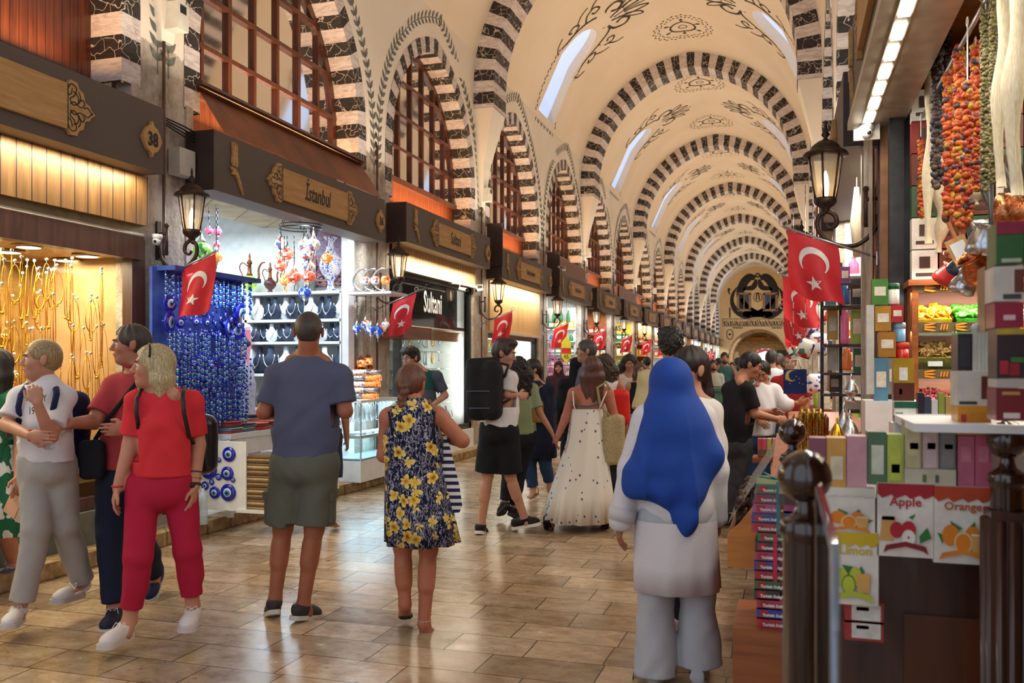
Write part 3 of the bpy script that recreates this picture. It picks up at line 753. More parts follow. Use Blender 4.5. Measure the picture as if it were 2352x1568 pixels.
for k in (-1, 0, 1): area('shop_lamp', (-6.9, T0+k*TP+TP/2, 3.35), (1.6, 2.6), (70, 78, 90)[k+1], (1, .80, .50) if k < 0 else ((.80, .92, 1) if k == 0 else (1, .93, .80)))
for k in range(2, 16): area('shop_lamp', (-6.3, T0+k*TP+TP/2, 3.2), (1.0, 2.6), 55, (1, .93, .78) if k in (2, 3) else ((.9, .96, 1) if k % 2 else (1, .86, .62)))

# shop 38 : boards, shutter box, frame, glass
a, c = 2.75, 6.36
wn += 1
b = MB(); b.box((-5.24, (a+c)/2, 2.92), (.08, c-a, .42)); fb = struct(b.build('trim_40', m_boards))
b = MB(); b.box((-5.30, (a+c)/2, 2.67), (.06, c-a, .10), 0); b.tube([(-5.26, a, 2.63), (-5.26, c, 2.63)], .022, 8, 1); b.build('shutter_rail', [M('beige_shutter_box', '9a8a66', '7d6f50'), M('cream_tube', 'e8dcc0', rough=.4)], fb)
b = MB(); b.box((-5.30, (a+c)/2, 2.52), (.12, c-a, .2)); b.box((-5.32, c-.03, 1.45), (.10, .16, 2.3)); b.box((-5.32, (a+c)/2, .42), (.12, c-a, .12)); wf = struct(b.build('window_%d' % wn, m_frame))
b = MB(); b.add([(-5.33, a, .45), (-5.33, c-.08, .45), (-5.33, c-.08, 2.43), (-5.33, a, 2.43)], [(0, 1, 2, 3)]); b.build('pane', m_shopglass, wf)
b = MB(); b.box((-5.36, (a+c)/2, .24), (.3, c-a, .28)); struct(b.build('trim_41', M('green_grey_plinth_stone', '6c6f66', '4e5149', .5, scale=6)))
m_cream = M('cream_silk', 'f5e9c8', 'eadcb4', .6); m_gold = M('gold', 'f2c14a', 'd99a22', .22, 1, 60); m_silver = M('silver', 'd8dadd', 'a8abb0', .25, 1, 60)
b = MB(); b.box((-5.95, (a+c)/2, .62), (1.1, c-a-.1, .08)); b.box((-6.48, (a+c)/2, 1.5), (.04, c-a-.1, 1.85)); b.box((-5.9, (a+c)/2, 2.47), (1.2, c-a-.1, .05)); o = b.build('display_case', M('bronze_velvet', 'c09a5c', '946c34', .4)); tag(o, 'cream lined display case behind the gold jewellery window', 'display case')
for i, t in enumerate((3.4, 4.1, 4.8, 5.45, 6.05)):
    for j, x in enumerate((-5.55, -5.95)):
        b = MB(); b.lathe([(.10, 0), (.12, -.012), (.12, .0)], (x, t+.2*j, 2.44), 20, 0); r = b.build('downlight', M('brass_ring', 'c8a060', 'a98040', .3, .8)); tag(r, 'round warm downlight in the ceiling of the gold window', 'light', 'round downlights in the gold window'); q = MB(); q.lathe([(.085, -.014), (.085, -.016)], (x, t+.2*j, 2.44), 20); r['_o'] = (0, 0, 0); q.build('lit_disc', M('warm_disc', 'fff0c8', rough=.4, em=7, emc='ffe6b0'), r)
area('case_light', (-5.75, (a+c)/2, 2.40), (.6, c-a-.3), 125, (1, .84, .55))
# jewellery
def necklace_mesh(L, Wd, r, n=16):
    b = MB(); P = [(0, Wd*.5*sin(2*pi*i/n)*(1-.25*cos(2*pi*i/n)), -L/2+L/2*cos(2*pi*i/n)) for i in range(n)]
    b.tube(P, [r*(.7+.8*max(0, -cos(2*pi*i/n))) for i in range(n)], 5, closed=True); return b
def mk(name, b, mat, label, cat, group, loc, kids=()):
    o = b.build(name, mat); o.location = loc; tag(o, label, cat, group)
    for nm, kb, km in kids: kb.build(nm, km, None).parent = o
    return o
def field(o, pts, jit=.0, rz=None):
    for p in pts:
        d = dup(o, (p[0], p[1]+random.uniform(-jit, jit), p[2]+random.uniform(-jit, jit)), rot=(random.uniform(-.1, .1), random.uniform(-.1, .1), (rz or 0)+random.uniform(-.5, .5)*(1 if rz is None else .15)))
GN = 'gold chains hanging in the gold jewellery window'
def pend(b, z, r): b.lathe([(.001, z-r), (r, z-r*.4), (r, z+r*.4), (.001, z+r)], (0, 0, 0), 8, cap=False); return b
for v, (L, Wd, r, pr, cnt) in enumerate(((.42, .05, .0028, .014, 100), (.62, .07, .003, .015, 80), (.28, .09, .004, .011, 70), (.75, .025, .003, .008, 50))):
    b = pend(necklace_mesh(L, Wd, r), -L-.01, pr)
    hk = MB(); hk.ball((0, 0, .03), .013, 8); hk.tube([(0, 0, .0), (0, 0, .03)], .003, 4)
    first = None
    for i in range(cnt):
        t = random.uniform(a+.1, c-.2); x = random.choice([-5.42, -5.5, -5.6, -5.75, -5.95, -6.1]); z = random.choice([2.36, 2.30, 2.1, 1.85, 1.62, 1.5])-random.random()*.08
        if first is None:
            first = mk('gold_necklace', b, m_gold, ('short gold necklace with pendant in the gold window', 'long gold chain hanging in the gold window', 'wide curved gold necklace in the gold window', 'thin doubled gold chain in the gold window')[v], 'necklace', GN, (x, t, z), [('glass_hook', hk, M('clear_knob', 'f4f4ee', rough=.1, spec=.8))])
        else: dup(first, (x, t, z), rot=(0, 0, random.uniform(-.6, .6)))
b = MB(); b.tube([(.036*cos(i*pi/8), 0, .036*sin(i*pi/8)) for i in range(16)], .0045, 5, closed=True); first = None
for row, (t, z) in enumerate(((4.55, 1.98), (4.9, 1.86), (5.05, 1.72), (4.75, 1.56), (5.15, 1.42), (3.6, 1.8), (3.5, 1.5))):
    q = MB(); q.tube([(-5.72, t-.34, z+.034), (-5.72, t+.36, z+.034)], .012, 8); tag(q.build('bangle_rod', m_cream), 'cream rod carrying gold bangles, %s of the stack' % ORD[row], 'rod', 'bangle rods')
    for i in range(24):
        p = (-5.72, t-.32+i*.029, z); s_ = 1.0
        if first is None: first = mk('gold_bangle', b, m_gold, 'gold bangle threaded on a rod in the gold window', 'bangle', 'gold bangles on rods', p)
        else: dup(first, p)
# cream busts with gold collars
def bust(col, chain, label, group, s=1.0):
    b = MB(); b.lathe([(.055, 0), (.05, .01), (.085, .03), (.10, .10), (.095, .15), (.05, .19), (.032, .22), (.034, .27), (.028, .285)], (0, 0, 0), 14, sx=.55); o = b.build('necklace_bust', col); tag(o, label, 'necklace stand', group)
    q = MB(); P = []
    for i in range(15):
        a_ = pi*i/14; w_ = .062*cos(a_); zz = .20-.13*sin(a_); P.append((.052+.012*sin(a_), w_, zz))
    q.tube(P, .006, 5); q.ball((.068, 0, .06), .013, 8); q.build('necklace', chain).parent = o
    return o
bg = bust(m_cream, m_gold, 'cream bust wearing a gold collar at the foot of the gold window', 'cream busts in the gold window')
pl = [(-5.62-.28*j, 3.5+.36*i+.1*j, .66+.0*j) for j in range(2) for i in range(8)]
bg.location = pl[0]; bg.rotation_euler = (0, -.25, 0)
for p in pl[1:]: dup(bg, p, rot=(0, -.25, random.uniform(-.4, .1)))
b = MB(); b.box((0, 0, .012), (.22, .3, .024)); q = MB()
for i in range(5):
    for j in range(7): q.tube([(-.09+.045*i+.014*cos(a_), -.13+.043*j, .03+.014*sin(a_)) for a_ in [n_*pi/3 for n_ in range(6)]], .004, 4, closed=True)
tr = mk('ring_tray', b, m_cream, 'cream tray of gold rings lying on the window shelf', 'tray', 'ring trays in the gold window', (-5.48, 3.6, .665), [('rings', q, m_gold)])
for i in range(1, 7): dup(tr, (-5.47, 3.6+.37*i, .665))

# ---------------------------------------------------------------- shop 36 : open front
blue = M('cobalt_glass', '1426c8', '0a1690', .12, spec=.7); lblue = M('light_blue_glass', '49a8e8', rough=.2); eyew = M('eye_white', 'f0f4fa', rough=.25); eyeb = M('eye_black', '0a0c18', rough=.2); teal = M('turquoise_bead', '35b5c9', rough=.25)
def evil_eye(r=.05, th=.012, disc=blue):
    """glass amulet in the y-z plane facing +x"""
    b = MB(); X = Matrix.Rotation(pi/2, 3, 'Y')
    b.lathe([(r*.3, -th*.5), (r, -th*.3), (r, th*.2), (r*.9, th*.5), (.0005, th*.6)], (0, 0, 0), 20, rot=X)
    o = b.build('evil_eye_amulet', disc)
    for nm, k_, z_, m_ in (('white_ring', .52, .62, eyew), ('blue_ring', .36, .78, lblue), ('pupil', .18, .95, eyeb)):
        q = MB(); q.lathe([(r*k_, th*z_*.8), (r*k_, th*z_+.0015), (.0003, th*z_+.003)], (0, 0, 0), 14, rot=X); q.build(nm, m_).parent = o
    return o
# rack board standing against the pillar
b = MB(); b.box((-5.18, 7.02, 1.62), (.03, 1.30, 1.5)); b.box((-5.10, 7.08, 2.36), (.24, 1.30, .04)); rk = b.build('amulet_rack', M('cobalt_backing', '4a68c0', '3450a8', .6)); tag(rk, 'white rack crowded with blue evil eye amulets beside the pillar', 'rack')
area('rack_light', (-4.9, 7.05, 2.32), (.12, 1.0), 10, (.62, .80, 1), (0, R_(-12), 0))
ee = evil_eye(); tag(ee, 'blue glass evil eye amulet on the rack by the pillar', 'amulet', 'evil eye amulets on the rack'); ee.location = (-5.10, 6.55, 2.05)
pts = [(6.50, 2.06, 1.5), (6.50, 1.90, 2.0), (6.66, 1.9, 1.0), (7.5, 2.03, 2.1), (7.35, 1.88, 1.9), (7.50, 1.86, 1.7), (7.20, 1.80, 1.2)]
for i in range(16): pts.append((6.72+.055*i, 1.96+.05*sin(i*2.1), .75))
for i in range(230): pts.append((random.uniform(6.45, 7.62), random.choice([1.92, 1.82, 1.72, 1.63, 1.55, 1.47, 1.38, 1.30])+random.uniform(-.03, .03), random.choice([.25, .32, .4, .55])))
for t, z, s_ in pts: dup(ee, (-5.11+random.uniform(-.02, .05), t, z), rot=(0, random.uniform(-.2, .2), random.uniform(-.5, .5)), scale=s_)
sb = MB()
for i in range(13): sb.ball((0, 0, -.018*i), .008 if i % 3 else .011, 6, i % 3)
st = mk('bead_string', sb, [blue, eyew, teal], 'hanging string of blue and white beads on the amulet rack', 'bead string', 'bead strings on the amulet rack', (-5.09, 6.5, 2.28))
for i in range(285):
    dup(st, (-5.10+random.uniform(-.01, .08), 6.42+random.random()*1.22, random.choice([2.30, 2.30, 1.80, 1.60, 1.50, 1.30, 1.2])+random.uniform(-.03, .03)), scale=random.uniform(.8, 1.25))
# far side wall: lit jewellery cabinet facing the entrance
TC = 10.55
def P36(x, y, t=TC): return at_t(x, y, t)
m_shelf = M('pale_blue_lit_laminate', 'd8ecf6', 'c8e0ee', .4)
x0, x1 = P36(530, 700).x, P36(806, 700).x; zt = 2.47
b = MB(); b.box(((x0+x1)/2, TC+.12, 1.3), (x1-x0, .04, 2.36)); cab = thing('jewellery_cabinet', 'white lit wall cabinet of necklace busts inside the open shop', 'cabinet', ((x0+x1)/2, TC, .1)); b.build('back_panel', m_shelf, cab)
b = MB()
for xx in (x0, x0+.42, x1): b.box((xx, TC-.08, 1.3), (.035, .4, 2.36))
b.build('upright', m_cabin, cab)
for z in (2.47, 2.11, 1.82, 1.40, .95, .2):
    b = MB(); b.box(((x0+x1)/2, TC-.08, z), (x1-x0, .40, .035)); b.build('shelf', m_cabin, cab)
for z in (2.44, 2.08, 1.79): area('cabinet_led', ((x0+x1)/2, TC-.22, z-.015), (1.7, .04), 7, (.66, .86, 1), (R_(-20), 0, 0))
b = MB(); b.box((x1+.06, TC-.2, 1.72), (.10, .16, 3.2)); struct(b.build('trim_42', m_cabin))
m_navy = M('navy_velvet', '1d2a44', '121b2e', .8); m_wv = M('white_velvet', 'e6eaee', 'd5dae0', .7)
n = 0
for z, num, sc in ((2.128, 13, 1.05), (1.838, 14, .85), (1.42, 9, 1.25), (.97, 8, 1.0)):
    for i in range(num):
        col, ch = (m_navy, m_silver) if (i*7+n) % 3 else (m_wv, m_silver)
        key = 'bust'+col.name
        if key not in MC:
            MC[key] = bust(col, ch, 'navy bust draped with silver necklaces in the wall cabinet' if col == m_navy else 'white bust draped with beads in the wall cabinet', 'necklace busts in the wall cabinet'); o = MC[key]; o.scale = (sc,)*3
        else: o = dup(MC[key], scale=sc)
        o.location = (x0+.12+(x1-x0-.22)*i/(num-1), TC-.10-.05*(i % 2), z); o.rotation_euler = (0, 0, R_(-90)+random.uniform(-.3, .3))
    n += 1
# goods on top of the cabinet
def ewer(loc, s, body, trim, label):
    r = thing('ewer', label, 'ewer', loc); x, y, z = loc
    b = MB(); b.lathe([(.09*s, 0), (.07*s, .02*s), (.04*s, .07*s), (.10*s, .12*s), (.14*s, .19*s), (.13*s, .25*s), (.06*s, .31*s)], loc, 16); b.build('belly', body, r)
    b = MB(); b.lathe([(.06*s, .31*s), (.035*s, .36*s), (.03*s, .50*s), (.05*s, .53*s), (.015*s, .60*s), (.02*s, .64*s), (.004*s, .70*s)], loc, 12); b.build('neck', trim, r)
    b = MB(); b.tube([V(loc)+V(p)*s for p in smoothline([(.10, 0, .22), (.18, 0, .26), (.18, 0, .42), (.24, 0, .52), (.30, 0, .53)], 4)], [.022*s-.0006*s*i for i in range(17)], 6); b.build('spout', trim, r)
    b = MB(); b.tube([V(loc)+V(p)*s for p in smoothline([(-.04, 0, .48), (-.14, 0, .54), (-.20, 0, .46), (-.15, 0, .34), (-.12, 0, .24)], 4)], .010*s, 6); b.build('handle', trim, r)
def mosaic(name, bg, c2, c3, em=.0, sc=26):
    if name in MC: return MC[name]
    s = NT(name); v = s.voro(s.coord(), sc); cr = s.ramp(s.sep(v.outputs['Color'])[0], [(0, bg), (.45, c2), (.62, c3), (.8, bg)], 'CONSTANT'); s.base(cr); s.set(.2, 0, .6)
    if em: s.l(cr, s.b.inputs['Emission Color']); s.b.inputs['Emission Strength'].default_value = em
    MC[name] = s.m; return s.m
m_copper = M('aged_copper', 'a0623c', '5f3420', .35, .9, 18)
zt = 2.49
def at36(x): p = P36(x, 680); return (p.x, TC-.1, zt)
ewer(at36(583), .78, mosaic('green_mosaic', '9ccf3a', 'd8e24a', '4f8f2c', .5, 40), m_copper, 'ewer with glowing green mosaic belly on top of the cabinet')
ewer(at36(630), .60, M('dark_red_glass', '5b2a30', '3d1b20', .3), m_copper, 'small dark red ewer on top of the cabinet')
b = MB(); p = at36(768); b.lathe([(.10, 0), (.06, .03), (.035, .10), (.05, .15), (.12, .24), (.15, .34), (.13, .44), (.05, .54), (.035, .64), (.09, .70), (.10, .71)], p, 20); s = NT('blue_white_porcelain'); nz = s.noise(s.coord(), 16, 3, .6, 2.5); s.base(s.ramp(nz, [(.42, '2b58b8'), (.5, 'eef2f8'), (.62, 'e8b070'), (.66, 'eef2f8')])); s.set(.15); o = b.build('tall_vase', s.m); tag(o, 'tall blue and white flared vase on the cabinet', 'vase')
b = MB(); p = at36(712); b.lathe([(.12, 0), (.13, .03), (.12, .04), (.13, .14), (.05, .2), (.02, .23)], p, 14); tag(b.build('glass_bowl', M('green_grey_glass', '7d8f86', '5c6f66', .15, alpha=.8)), 'covered grey green glass bowl on the cabinet', 'bowl')
b = MB(); p = at36(664); b.lathe([(.05, 0), (.02, .03), (.02, .1), (.07, .14), (.08, .2), (.04, .26)], p, 12); tag(b.build('small_lamp', mosaic('amber_mosaic', 'e8a040', 'f4d080', 'c05020', .8, 40)), 'small amber table lamp on the cabinet', 'lamp')
# carpet
def carpet_mat():
    s = NT('persian_carpet'); vec = s.coord(); x, y, z = s.sep(vec)[:3]
    nz = s.noise(vec, 14, 4, .6, 2); cr = s.ramp(nz, [(.36, '2c2858'), (.46, '3a3a78'), (.52, 'b56a58'), (.57, 'd8c8b0'), (.62, '2c2858'), (.7, '6a7fb8')]); s.base(cr); s.set(.95, 0, .1); return s.m
pa, pb = P36(708, 480), P36(797, 655)
b = MB(); b.box(((pa.x+pb.x)/2, TC+.06, (pa.z+pb.z)/2), (abs(pb.x-pa.x), .02, pa.z-pb.z)); cp = b.build('wall_carpet', carpet_mat()); tag(cp, 'dark blue patterned carpet hung on the shop side wall', 'carpet')
b = MB(); W_, H_ = abs(pb.x-pa.x), pa.z-pb.z; X_, Z_ = (pa.x+pb.x)/2, (pa.z+pb.z)/2
for d_, th in ((.08, .02), (.15, .012), (.03, .012)):
    for sx in (-1, 1): b.box((X_+sx*(W_/2-d_), TC+.045, Z_), (th, .006, H_-2*d_))
    for sz in (-1, 1): b.box((X_, TC+.045, Z_+sz*(H_/2-d_)), (W_-2*d_, .006, th))
cp['_o'] = (0, 0, 0); b.build('border', M('carpet_red_border', 'a84a48', 'c8b8a0', .95, scale=60), cp)
b = MB(); b.lathe([(.22, 0), (.2, .01), (.001, .012)], (X_, TC+.05, Z_), 20, rot=Matrix.Rotation(pi/2, 3, 'X'), sy=1.6); b.build('medallion', M('carpet_medallion', '7fa8d0', 'b8584c', .95, scale=30), cp)
# painted back wall: flowers, 36 and a brick arch band
XB = -(UC+AH+2.85)
f36 = lambda px, py: (lambda p: (XB+.02, p.y, p.z))(at_u(px, py, -XB-.02))
def w36(px, py, t=TC+.1): p = at_t(px, py, 10.9); return (p.x, 10.9, p.z)
b = MB(); vs = [w36(x, y) for x, y in ((470, 430), (810, 430), (810, 700), (440, 700))]; b.add(vs, [(0, 1, 2, 3)]); o = struct(b.build('wall_loft', m_whitep))
b = MB(); W3 = lambda x, y: (lambda p: (p[0], p[1]-.01, p[2]))(w36(x, y))
ar = smoothline([(470, 462), (500, 505), (528, 560), (548, 620), (562, 685)], 5); ar2 = smoothline([(440, 500), (470, 540), (500, 590), (520, 640), (530, 690)], 5)
b.add([W3(*p) for p in ar]+[W3(*p) for p in ar2], [(i, i+1, len(ar)+i+1, len(ar)+i) for i in range(len(ar)-1)], 0)
b.build('brick_band', M('pink_brick_paint', 'c08a78', '9a6455', .8, scale=26), o)
b = MB()
def Sp(P, w_, mi=0, k_=5): stroke(b, smoothline(P, k_), w_, lambda x, y: (lambda p: (p[0], p[1]-.012, p[2]))(w36(x, y)), mi)
for P, mi in (([(545, 450), (540, 480), (552, 505), (558, 540), (548, 565), (560, 590)], 1), ([(558, 455), (566, 470), (552, 490), (540, 510), (552, 530), (562, 545)], 1), ([(540, 455), (528, 468), (540, 480), (552, 470), (545, 458)], 2), ([(562, 500), (562, 640)], 2), ([(520, 446), (512, 462), (526, 472), (530, 456)], 1), ([(548, 515), (541, 530), (549, 545), (556, 530), (549, 516)], 1), ([(552, 565), (546, 580), (553, 590), (560, 578)], 1), ([(570, 470), (575, 490), (568, 500)], 2), ([(560, 600), (556, 615), (562, 625)], 1)): Sp(P, 2.6, mi)
Sp([(510, 510), (516, 505), (519, 511), (514, 517), (520, 524), (516, 532), (510, 529)], 2.2, 0); Sp([(529, 506), (523, 514), (522, 526), (527, 532), (531, 525), (526, 519), (522, 524)], 2.2, 0)
b.build('painted_flowers', [m_blk, M('ottoman_red', 'b8483a'), M('ottoman_blue', '3c6cb0')], o)
# mosaic lamps
def mosaic_lamp(mat, label, group=None, r=.075, chain=.3, loc=(0, 0, 0)):
    o = thing('mosaic_lamp', label, 'lamp', loc, group); x, y, z = loc
    b = MB(); b.lathe([(r*.35, -r*.85), (r*.8, -r*.55), (r, 0), (r*.8, r*.55), (r*.35, r*.85)], loc, 12); b.build('glass_globe', mat, o)
    b = MB(); b.lathe([(r*.4, r*.8), (r*.42, r*.95), (r*.2, r*1.3), (r*.06, r*2.0)], loc, 10); b.build('cap', m_silver, o); b = MB(); b.lathe([(r*.02, -r*2.0), (r*.12, -r*1.7), (r*.1, -r*1.4), (r*.4, -r*.85)], loc, 10); b.build('finial', m_silver, o)
    b = MB(); n_ = max(2, int(chain/.03))
    for i in range(n_): b.box((x, y, z+2*r+i*.03+.015), (.012 if i % 2 else .004, .004 if i % 2 else .012, .028))
    b.build('chain', m_alu, o); return o
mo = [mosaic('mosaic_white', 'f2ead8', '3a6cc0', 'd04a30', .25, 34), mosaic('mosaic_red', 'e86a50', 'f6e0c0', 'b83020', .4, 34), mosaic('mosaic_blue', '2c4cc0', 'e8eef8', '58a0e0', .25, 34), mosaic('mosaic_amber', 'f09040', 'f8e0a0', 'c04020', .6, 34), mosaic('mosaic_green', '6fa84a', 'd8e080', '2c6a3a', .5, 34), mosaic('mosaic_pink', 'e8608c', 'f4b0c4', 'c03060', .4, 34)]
mcn = 'white red blue amber green pink'.split()
tch = 9.0
def atc(x, y): return tuple(at_t(x, y, tch))
ring_c = V(atc(690, 525))
ch = thing('chandelier', 'ring chandelier with chains above many mosaic lamps', 'chandelier', tuple(ring_c))
b = MB(); b.tube([ring_c+V((.24*cos(a_), .24*sin(a_), 0)) for a_ in [i*pi/12 for i in range(24)]], .008, 5, closed=True); b.tube([ring_c+V((.24*cos(a_), .24*sin(a_), .035)) for a_ in [i*pi/12 for i in range(24)]], .006, 5, closed=True); b.build('ring', m_alu, ch)
b = MB()
for i in range(6): a_ = i*pi/3; b.tube([ring_c+V((.24*cos(a_), .24*sin(a_), .03)), ring_c+V((.05*cos(a_), .05*sin(a_), .40))], .006, 4)
b.build('chain', m_alu, ch)
for i, (x, y, r, m_) in enumerate(((645, 560, 13, 0), (690, 562, 14, 0), (732, 565, 14, 0), (636, 586, 11, 3), (662, 584, 13, 1), (713, 585, 15, 0), (740, 590, 12, 3), (656, 612, 13, 1), (704, 612, 14, 0), (671, 634, 15, 1), (720, 637, 14, 1), (688, 670, 14, 2), (660, 648, 9, 3))):
    p = V(atc(x, y)); p.y += .12*sin(i*2.4); dz = ring_c.z-p.z-.15
    mosaic_lamp(mo[m_], '%s mosaic lamp, %s of the chandelier cluster from the top' % (mcn[m_], ORD[i]), 'chandelier lamps', r*.0056, max(dz-.03, .05), tuple(p))
for i, (x, y, r, m_, t) in enumerate(((500, 532, 11, 5, 7.6), (498, 562, 9, 5, 7.6), (462, 578, 27, 4, 7.3), (497, 590, 15, 3, 7.5), (480, 530, 10, 5, 7.5), (818, 700, 10, 0, 10.4), (840, 745, 14, 0, 10.3), (852, 758, 14, 2, 10.2), (868, 760, 16, 2, 10.4), (879, 753, 12, 3, 10.5), (886, 745, 11, 0, 10.3), (820, 755, 13, 2, 10.2))):
    p = at_t(x, y, t); mosaic_lamp(mo[m_], '%s mosaic globe %s' % (mcn[m_], ('hanging over the amulet rack, %s from the left' % ORD[i]) if i < 5 else ('hanging under the lamp shelf at the pillar, %s from the left' % ORD[i-5])), None, r*(.0040 if i < 5 else .0046), (2.42 if i > 4 else 3.10)-p.z-2*r*(.0040 if i < 5 else .0046), tuple(p))
# lamp shelf on the pillar, with crescent lamps
p = at_t(812, 682, 10.25); b = MB(); b.box((p.x+.28, 10.35, 2.43), (.62, .5, .03)); tag(b.build('lamp_shelf', m_cabin), 'white shelf of crescent lamps on the pillar', 'shelf')
for i, x in enumerate((838, 860, 884)):
    q = at_t(x, 628, 10.3); o = thing('crescent_lamp', 'silver crescent table lamp on the pillar shelf, %s from the left' % ORD[i], 'lamp', (q.x, 10.3, 2.445))
    b = MB(); b.tube([(q.x+.14*cos(a_)-.02, 10.3, 2.61+.14*sin(a_)) for a_ in [R_(60)+j*R_(240)/12 for j in range(13)]], [.004+.014*sin(pi*j/12) for j in range(13)], 6); b.lathe([(.06, 0), (.05, .02), (.01, .03), (.01, .06)], (q.x-.02, 10.3, 2.445), 10); b.build('crescent', m_silver, o)
    b = MB(); b.lathe([(.03, -.05), (.055, -.03), (.06, 0), (.055, .03), (.03, .05)], (q.x+.01, 10.3, 2.60), 12); b.build('mosaic_drum', mo[(0, 0, 3)[i]], o)
# glass vitrine
vx, vt, vz = -4.89, 9.72, .115
vit = thing('glass_vitrine', 'glass jewellery vitrine on a white plinth at the shop corner', 'display case', (vx, vt, vz))
W_, D_ = .42, 1.25
b = MB(); b.box((vx-W_/2, vt+D_/2, vz+.13), (W_, D_, .26)); b.build('plinth', m_cabin, vit)
b = MB(); b.box((vx-W_/2, vt+D_/2, vz+.27), (W_-.02, D_-.02, .02)); b.build('bead_tray', M('blue_glass_beads', 'd8e8f0', '1c2c48', .3, scale=90), vit)
b = MB(); b.box((vx-W_/2, vt+D_/2, .66), (W_-.01, D_-.01, .035)); b.box((vx-W_/2, vt+D_/2, 1.09), (W_+.02, D_+.02, .03)); b.build('shelf', m_cabin, vit)
b = MB()
for sx, sy in ((0, 0), (1, 0), (0, 1), (1, 1)): b.box((vx-W_*sx, vt+D_*sy, .73), (.014, .014, .70))
b.build('corner_post', m_silver, vit)
b = MB(); b.add([(vx, vt, .38), (vx, vt+D_, .38), (vx, vt+D_, 1.08), (vx, vt, 1.08), (vx-W_, vt, .38), (vx-W_, vt, 1.08)], [(0, 1, 2, 3), (0, 3, 5, 4)]); b.build('pane', m_shopglass, vit)
area('vitrine_led', (vx-W_/2, vt+D_/2, 1.06), (.3, 1.1), 10, (.55, .82, 1)); area('vitrine_led', (vx-W_/2, vt+D_/2, .63), (.3, 1.1), 7, (.45, .80, 1))
b = necklace_mesh(.22, .07, .003); sn = mk('silver_necklace', b, m_silver, 'silver necklace hanging in the glass vitrine', 'necklace', 'necklaces in the vitrine', (vx-.2, vt+.1, 1.05))
for i in range(26): dup(sn, (vx-.05-.3*random.random(), vt+.06+i*.045, 1.05), rot=random.random()*3)
for i in range(10):
    b = MB(); b.box((0, 0, .01), (.14, .08, .02)); o = mk('bracelet_card', b, m_wv, 'white card of bracelets on the vitrine shelf, %s from the near end' % ORD[i], 'bracelet card', 'vitrine cards', (vx-.2+.08*(i % 2), vt+.1+i*.115, .68))
# counters and textiles
b = MB(); bx0, bx1, by0, by1 = -5.42, -4.93, 7.16, 9.3
cn = thing('textile_counter', 'low white counter piled with folded scarves', 'counter', ((bx0+bx1)/2, (by0+by1)/2, .11))
b.box(((bx0+bx1)/2, (by0+by1)/2, .86), (bx1-bx0, by1-by0, .05)); b.box((bx1-.03, (by0+by1)/2, .76), (.03, by1-by0, .16)); b.build('counter_top', m_cabin, cn)
b = MB()
for sx in (bx0+.04, bx1-.04):
    for sy in (by0+.04, by1-.04): b.box((sx, sy, .47), (.05, .05, .73))
b.build('leg', m_cabin, cn)
cl = ['8c2f2a', '3b3450', 'c9b48a', '2f6d94', 'd9cdb8', '1f2b3a', 'b8572f', '6f6256', 'c43b35', '4a2c26', 'e0d6c4', '57708a', '9a8242']
def cloth_m(c): return M('scarf_'+c, c, None, .9, scale=50, bump=.003)
n = 0
for t in [7.28+.232*i for i in range(9)]:
    for x in (-5.07, -5.3):
        z = .887; first_z = z
        for j in range(random.choice((5, 6, 7, 8)) if x < -5.2 else random.choice((4, 5, 6))):
            c_ = random.choice(cl); h = random.uniform(.012, .024); b = MB()
            prof_ = [(-.105, 0), (-.115, h*.5), (-.105, h), (.105, h), (.115, h*.5), (.105, 0)]
            jx, jy = random.uniform(-.01, .01), random.uniform(-.012, .012)
            b.prism(prof_, lambda a_, e_, s_: (x+jx+(a_), t+jy+(.10 if s_ else -.10), z+e_), smooth=True)
            n += 1; o = b.build('folded_scarf', cloth_m(c_)); tag(o, 'folded scarf in the piles on the white counter', 'scarf', 'folded scarves on the counter'); z += h
# white panel with big evil eyes facing the camera
px0, px1 = at_t(448, 1100, 6.92), at_t(566, 1100, 6.92)
b = MB(); b.box(((px0.x+px1.x)/2, 6.93, .53), (px1.x-px0.x, .03, .62)); pn = b.build('eye_panel', m_cabin); tag(pn, 'white panel hung with large blue evil eyes under the counter', 'panel')
big = None
for i, (x, y, r) in enumerate(((525, 1043, 17), (490, 1040, 10), (502, 1056, 6), (478, 1078, 22), (521, 1087, 16), (501, 1095, 8), (534, 1102, 6), (485, 1107, 7), (523, 1131, 20), (492, 1131, 14), (470, 1115, 10))):
    p = at_t(x, y, 6.90)
    if big is None: big = o = evil_eye(.06, .016)
    else: o = dup(big)
    o.location = (p.x, 6.905, p.z); o.rotation_euler = (0, 0, R_(-90)); o.scale = (r*.0039/.06,)*3
    tag(o, 'round cobalt evil eye on the white panel, %s' % ('top right' if i == 0 else '%s counted from the top' % ORD[i]), 'amulet', 'large evil eyes on the panel')
# kilim stack beside the panel
z = .24; p = at_t(595, 1100, 7.0); sx = p.x
b = MB(); b.box((sx, 7.15, .225), (.34, .5, .03)); tag(b.build('low_shelf', m_cabin), 'low white board under the pile of kilims', 'shelf')
for i in range(22):
    h = .0215; b = MB(); c_ = ('b09058', '6e4f2e', 'd0b488', '8b6a40', '5a4630')[i % 5]
    b.prism([(-.155, 0), (-.165, h*.5), (-.15, h), (.15, h), (.165, h*.5), (.155, 0)], lambda a_, e_, s_: (sx+a_+.004*sin(i*2.2), 7.15+(.22 if s_ else -.22), z+e_), smooth=True); o = b.build('folded_kilim', cloth_m(c_)); tag(o, 'folded brown kilim in the pile under the counter', 'kilim', 'kilims in the pile'); z += h
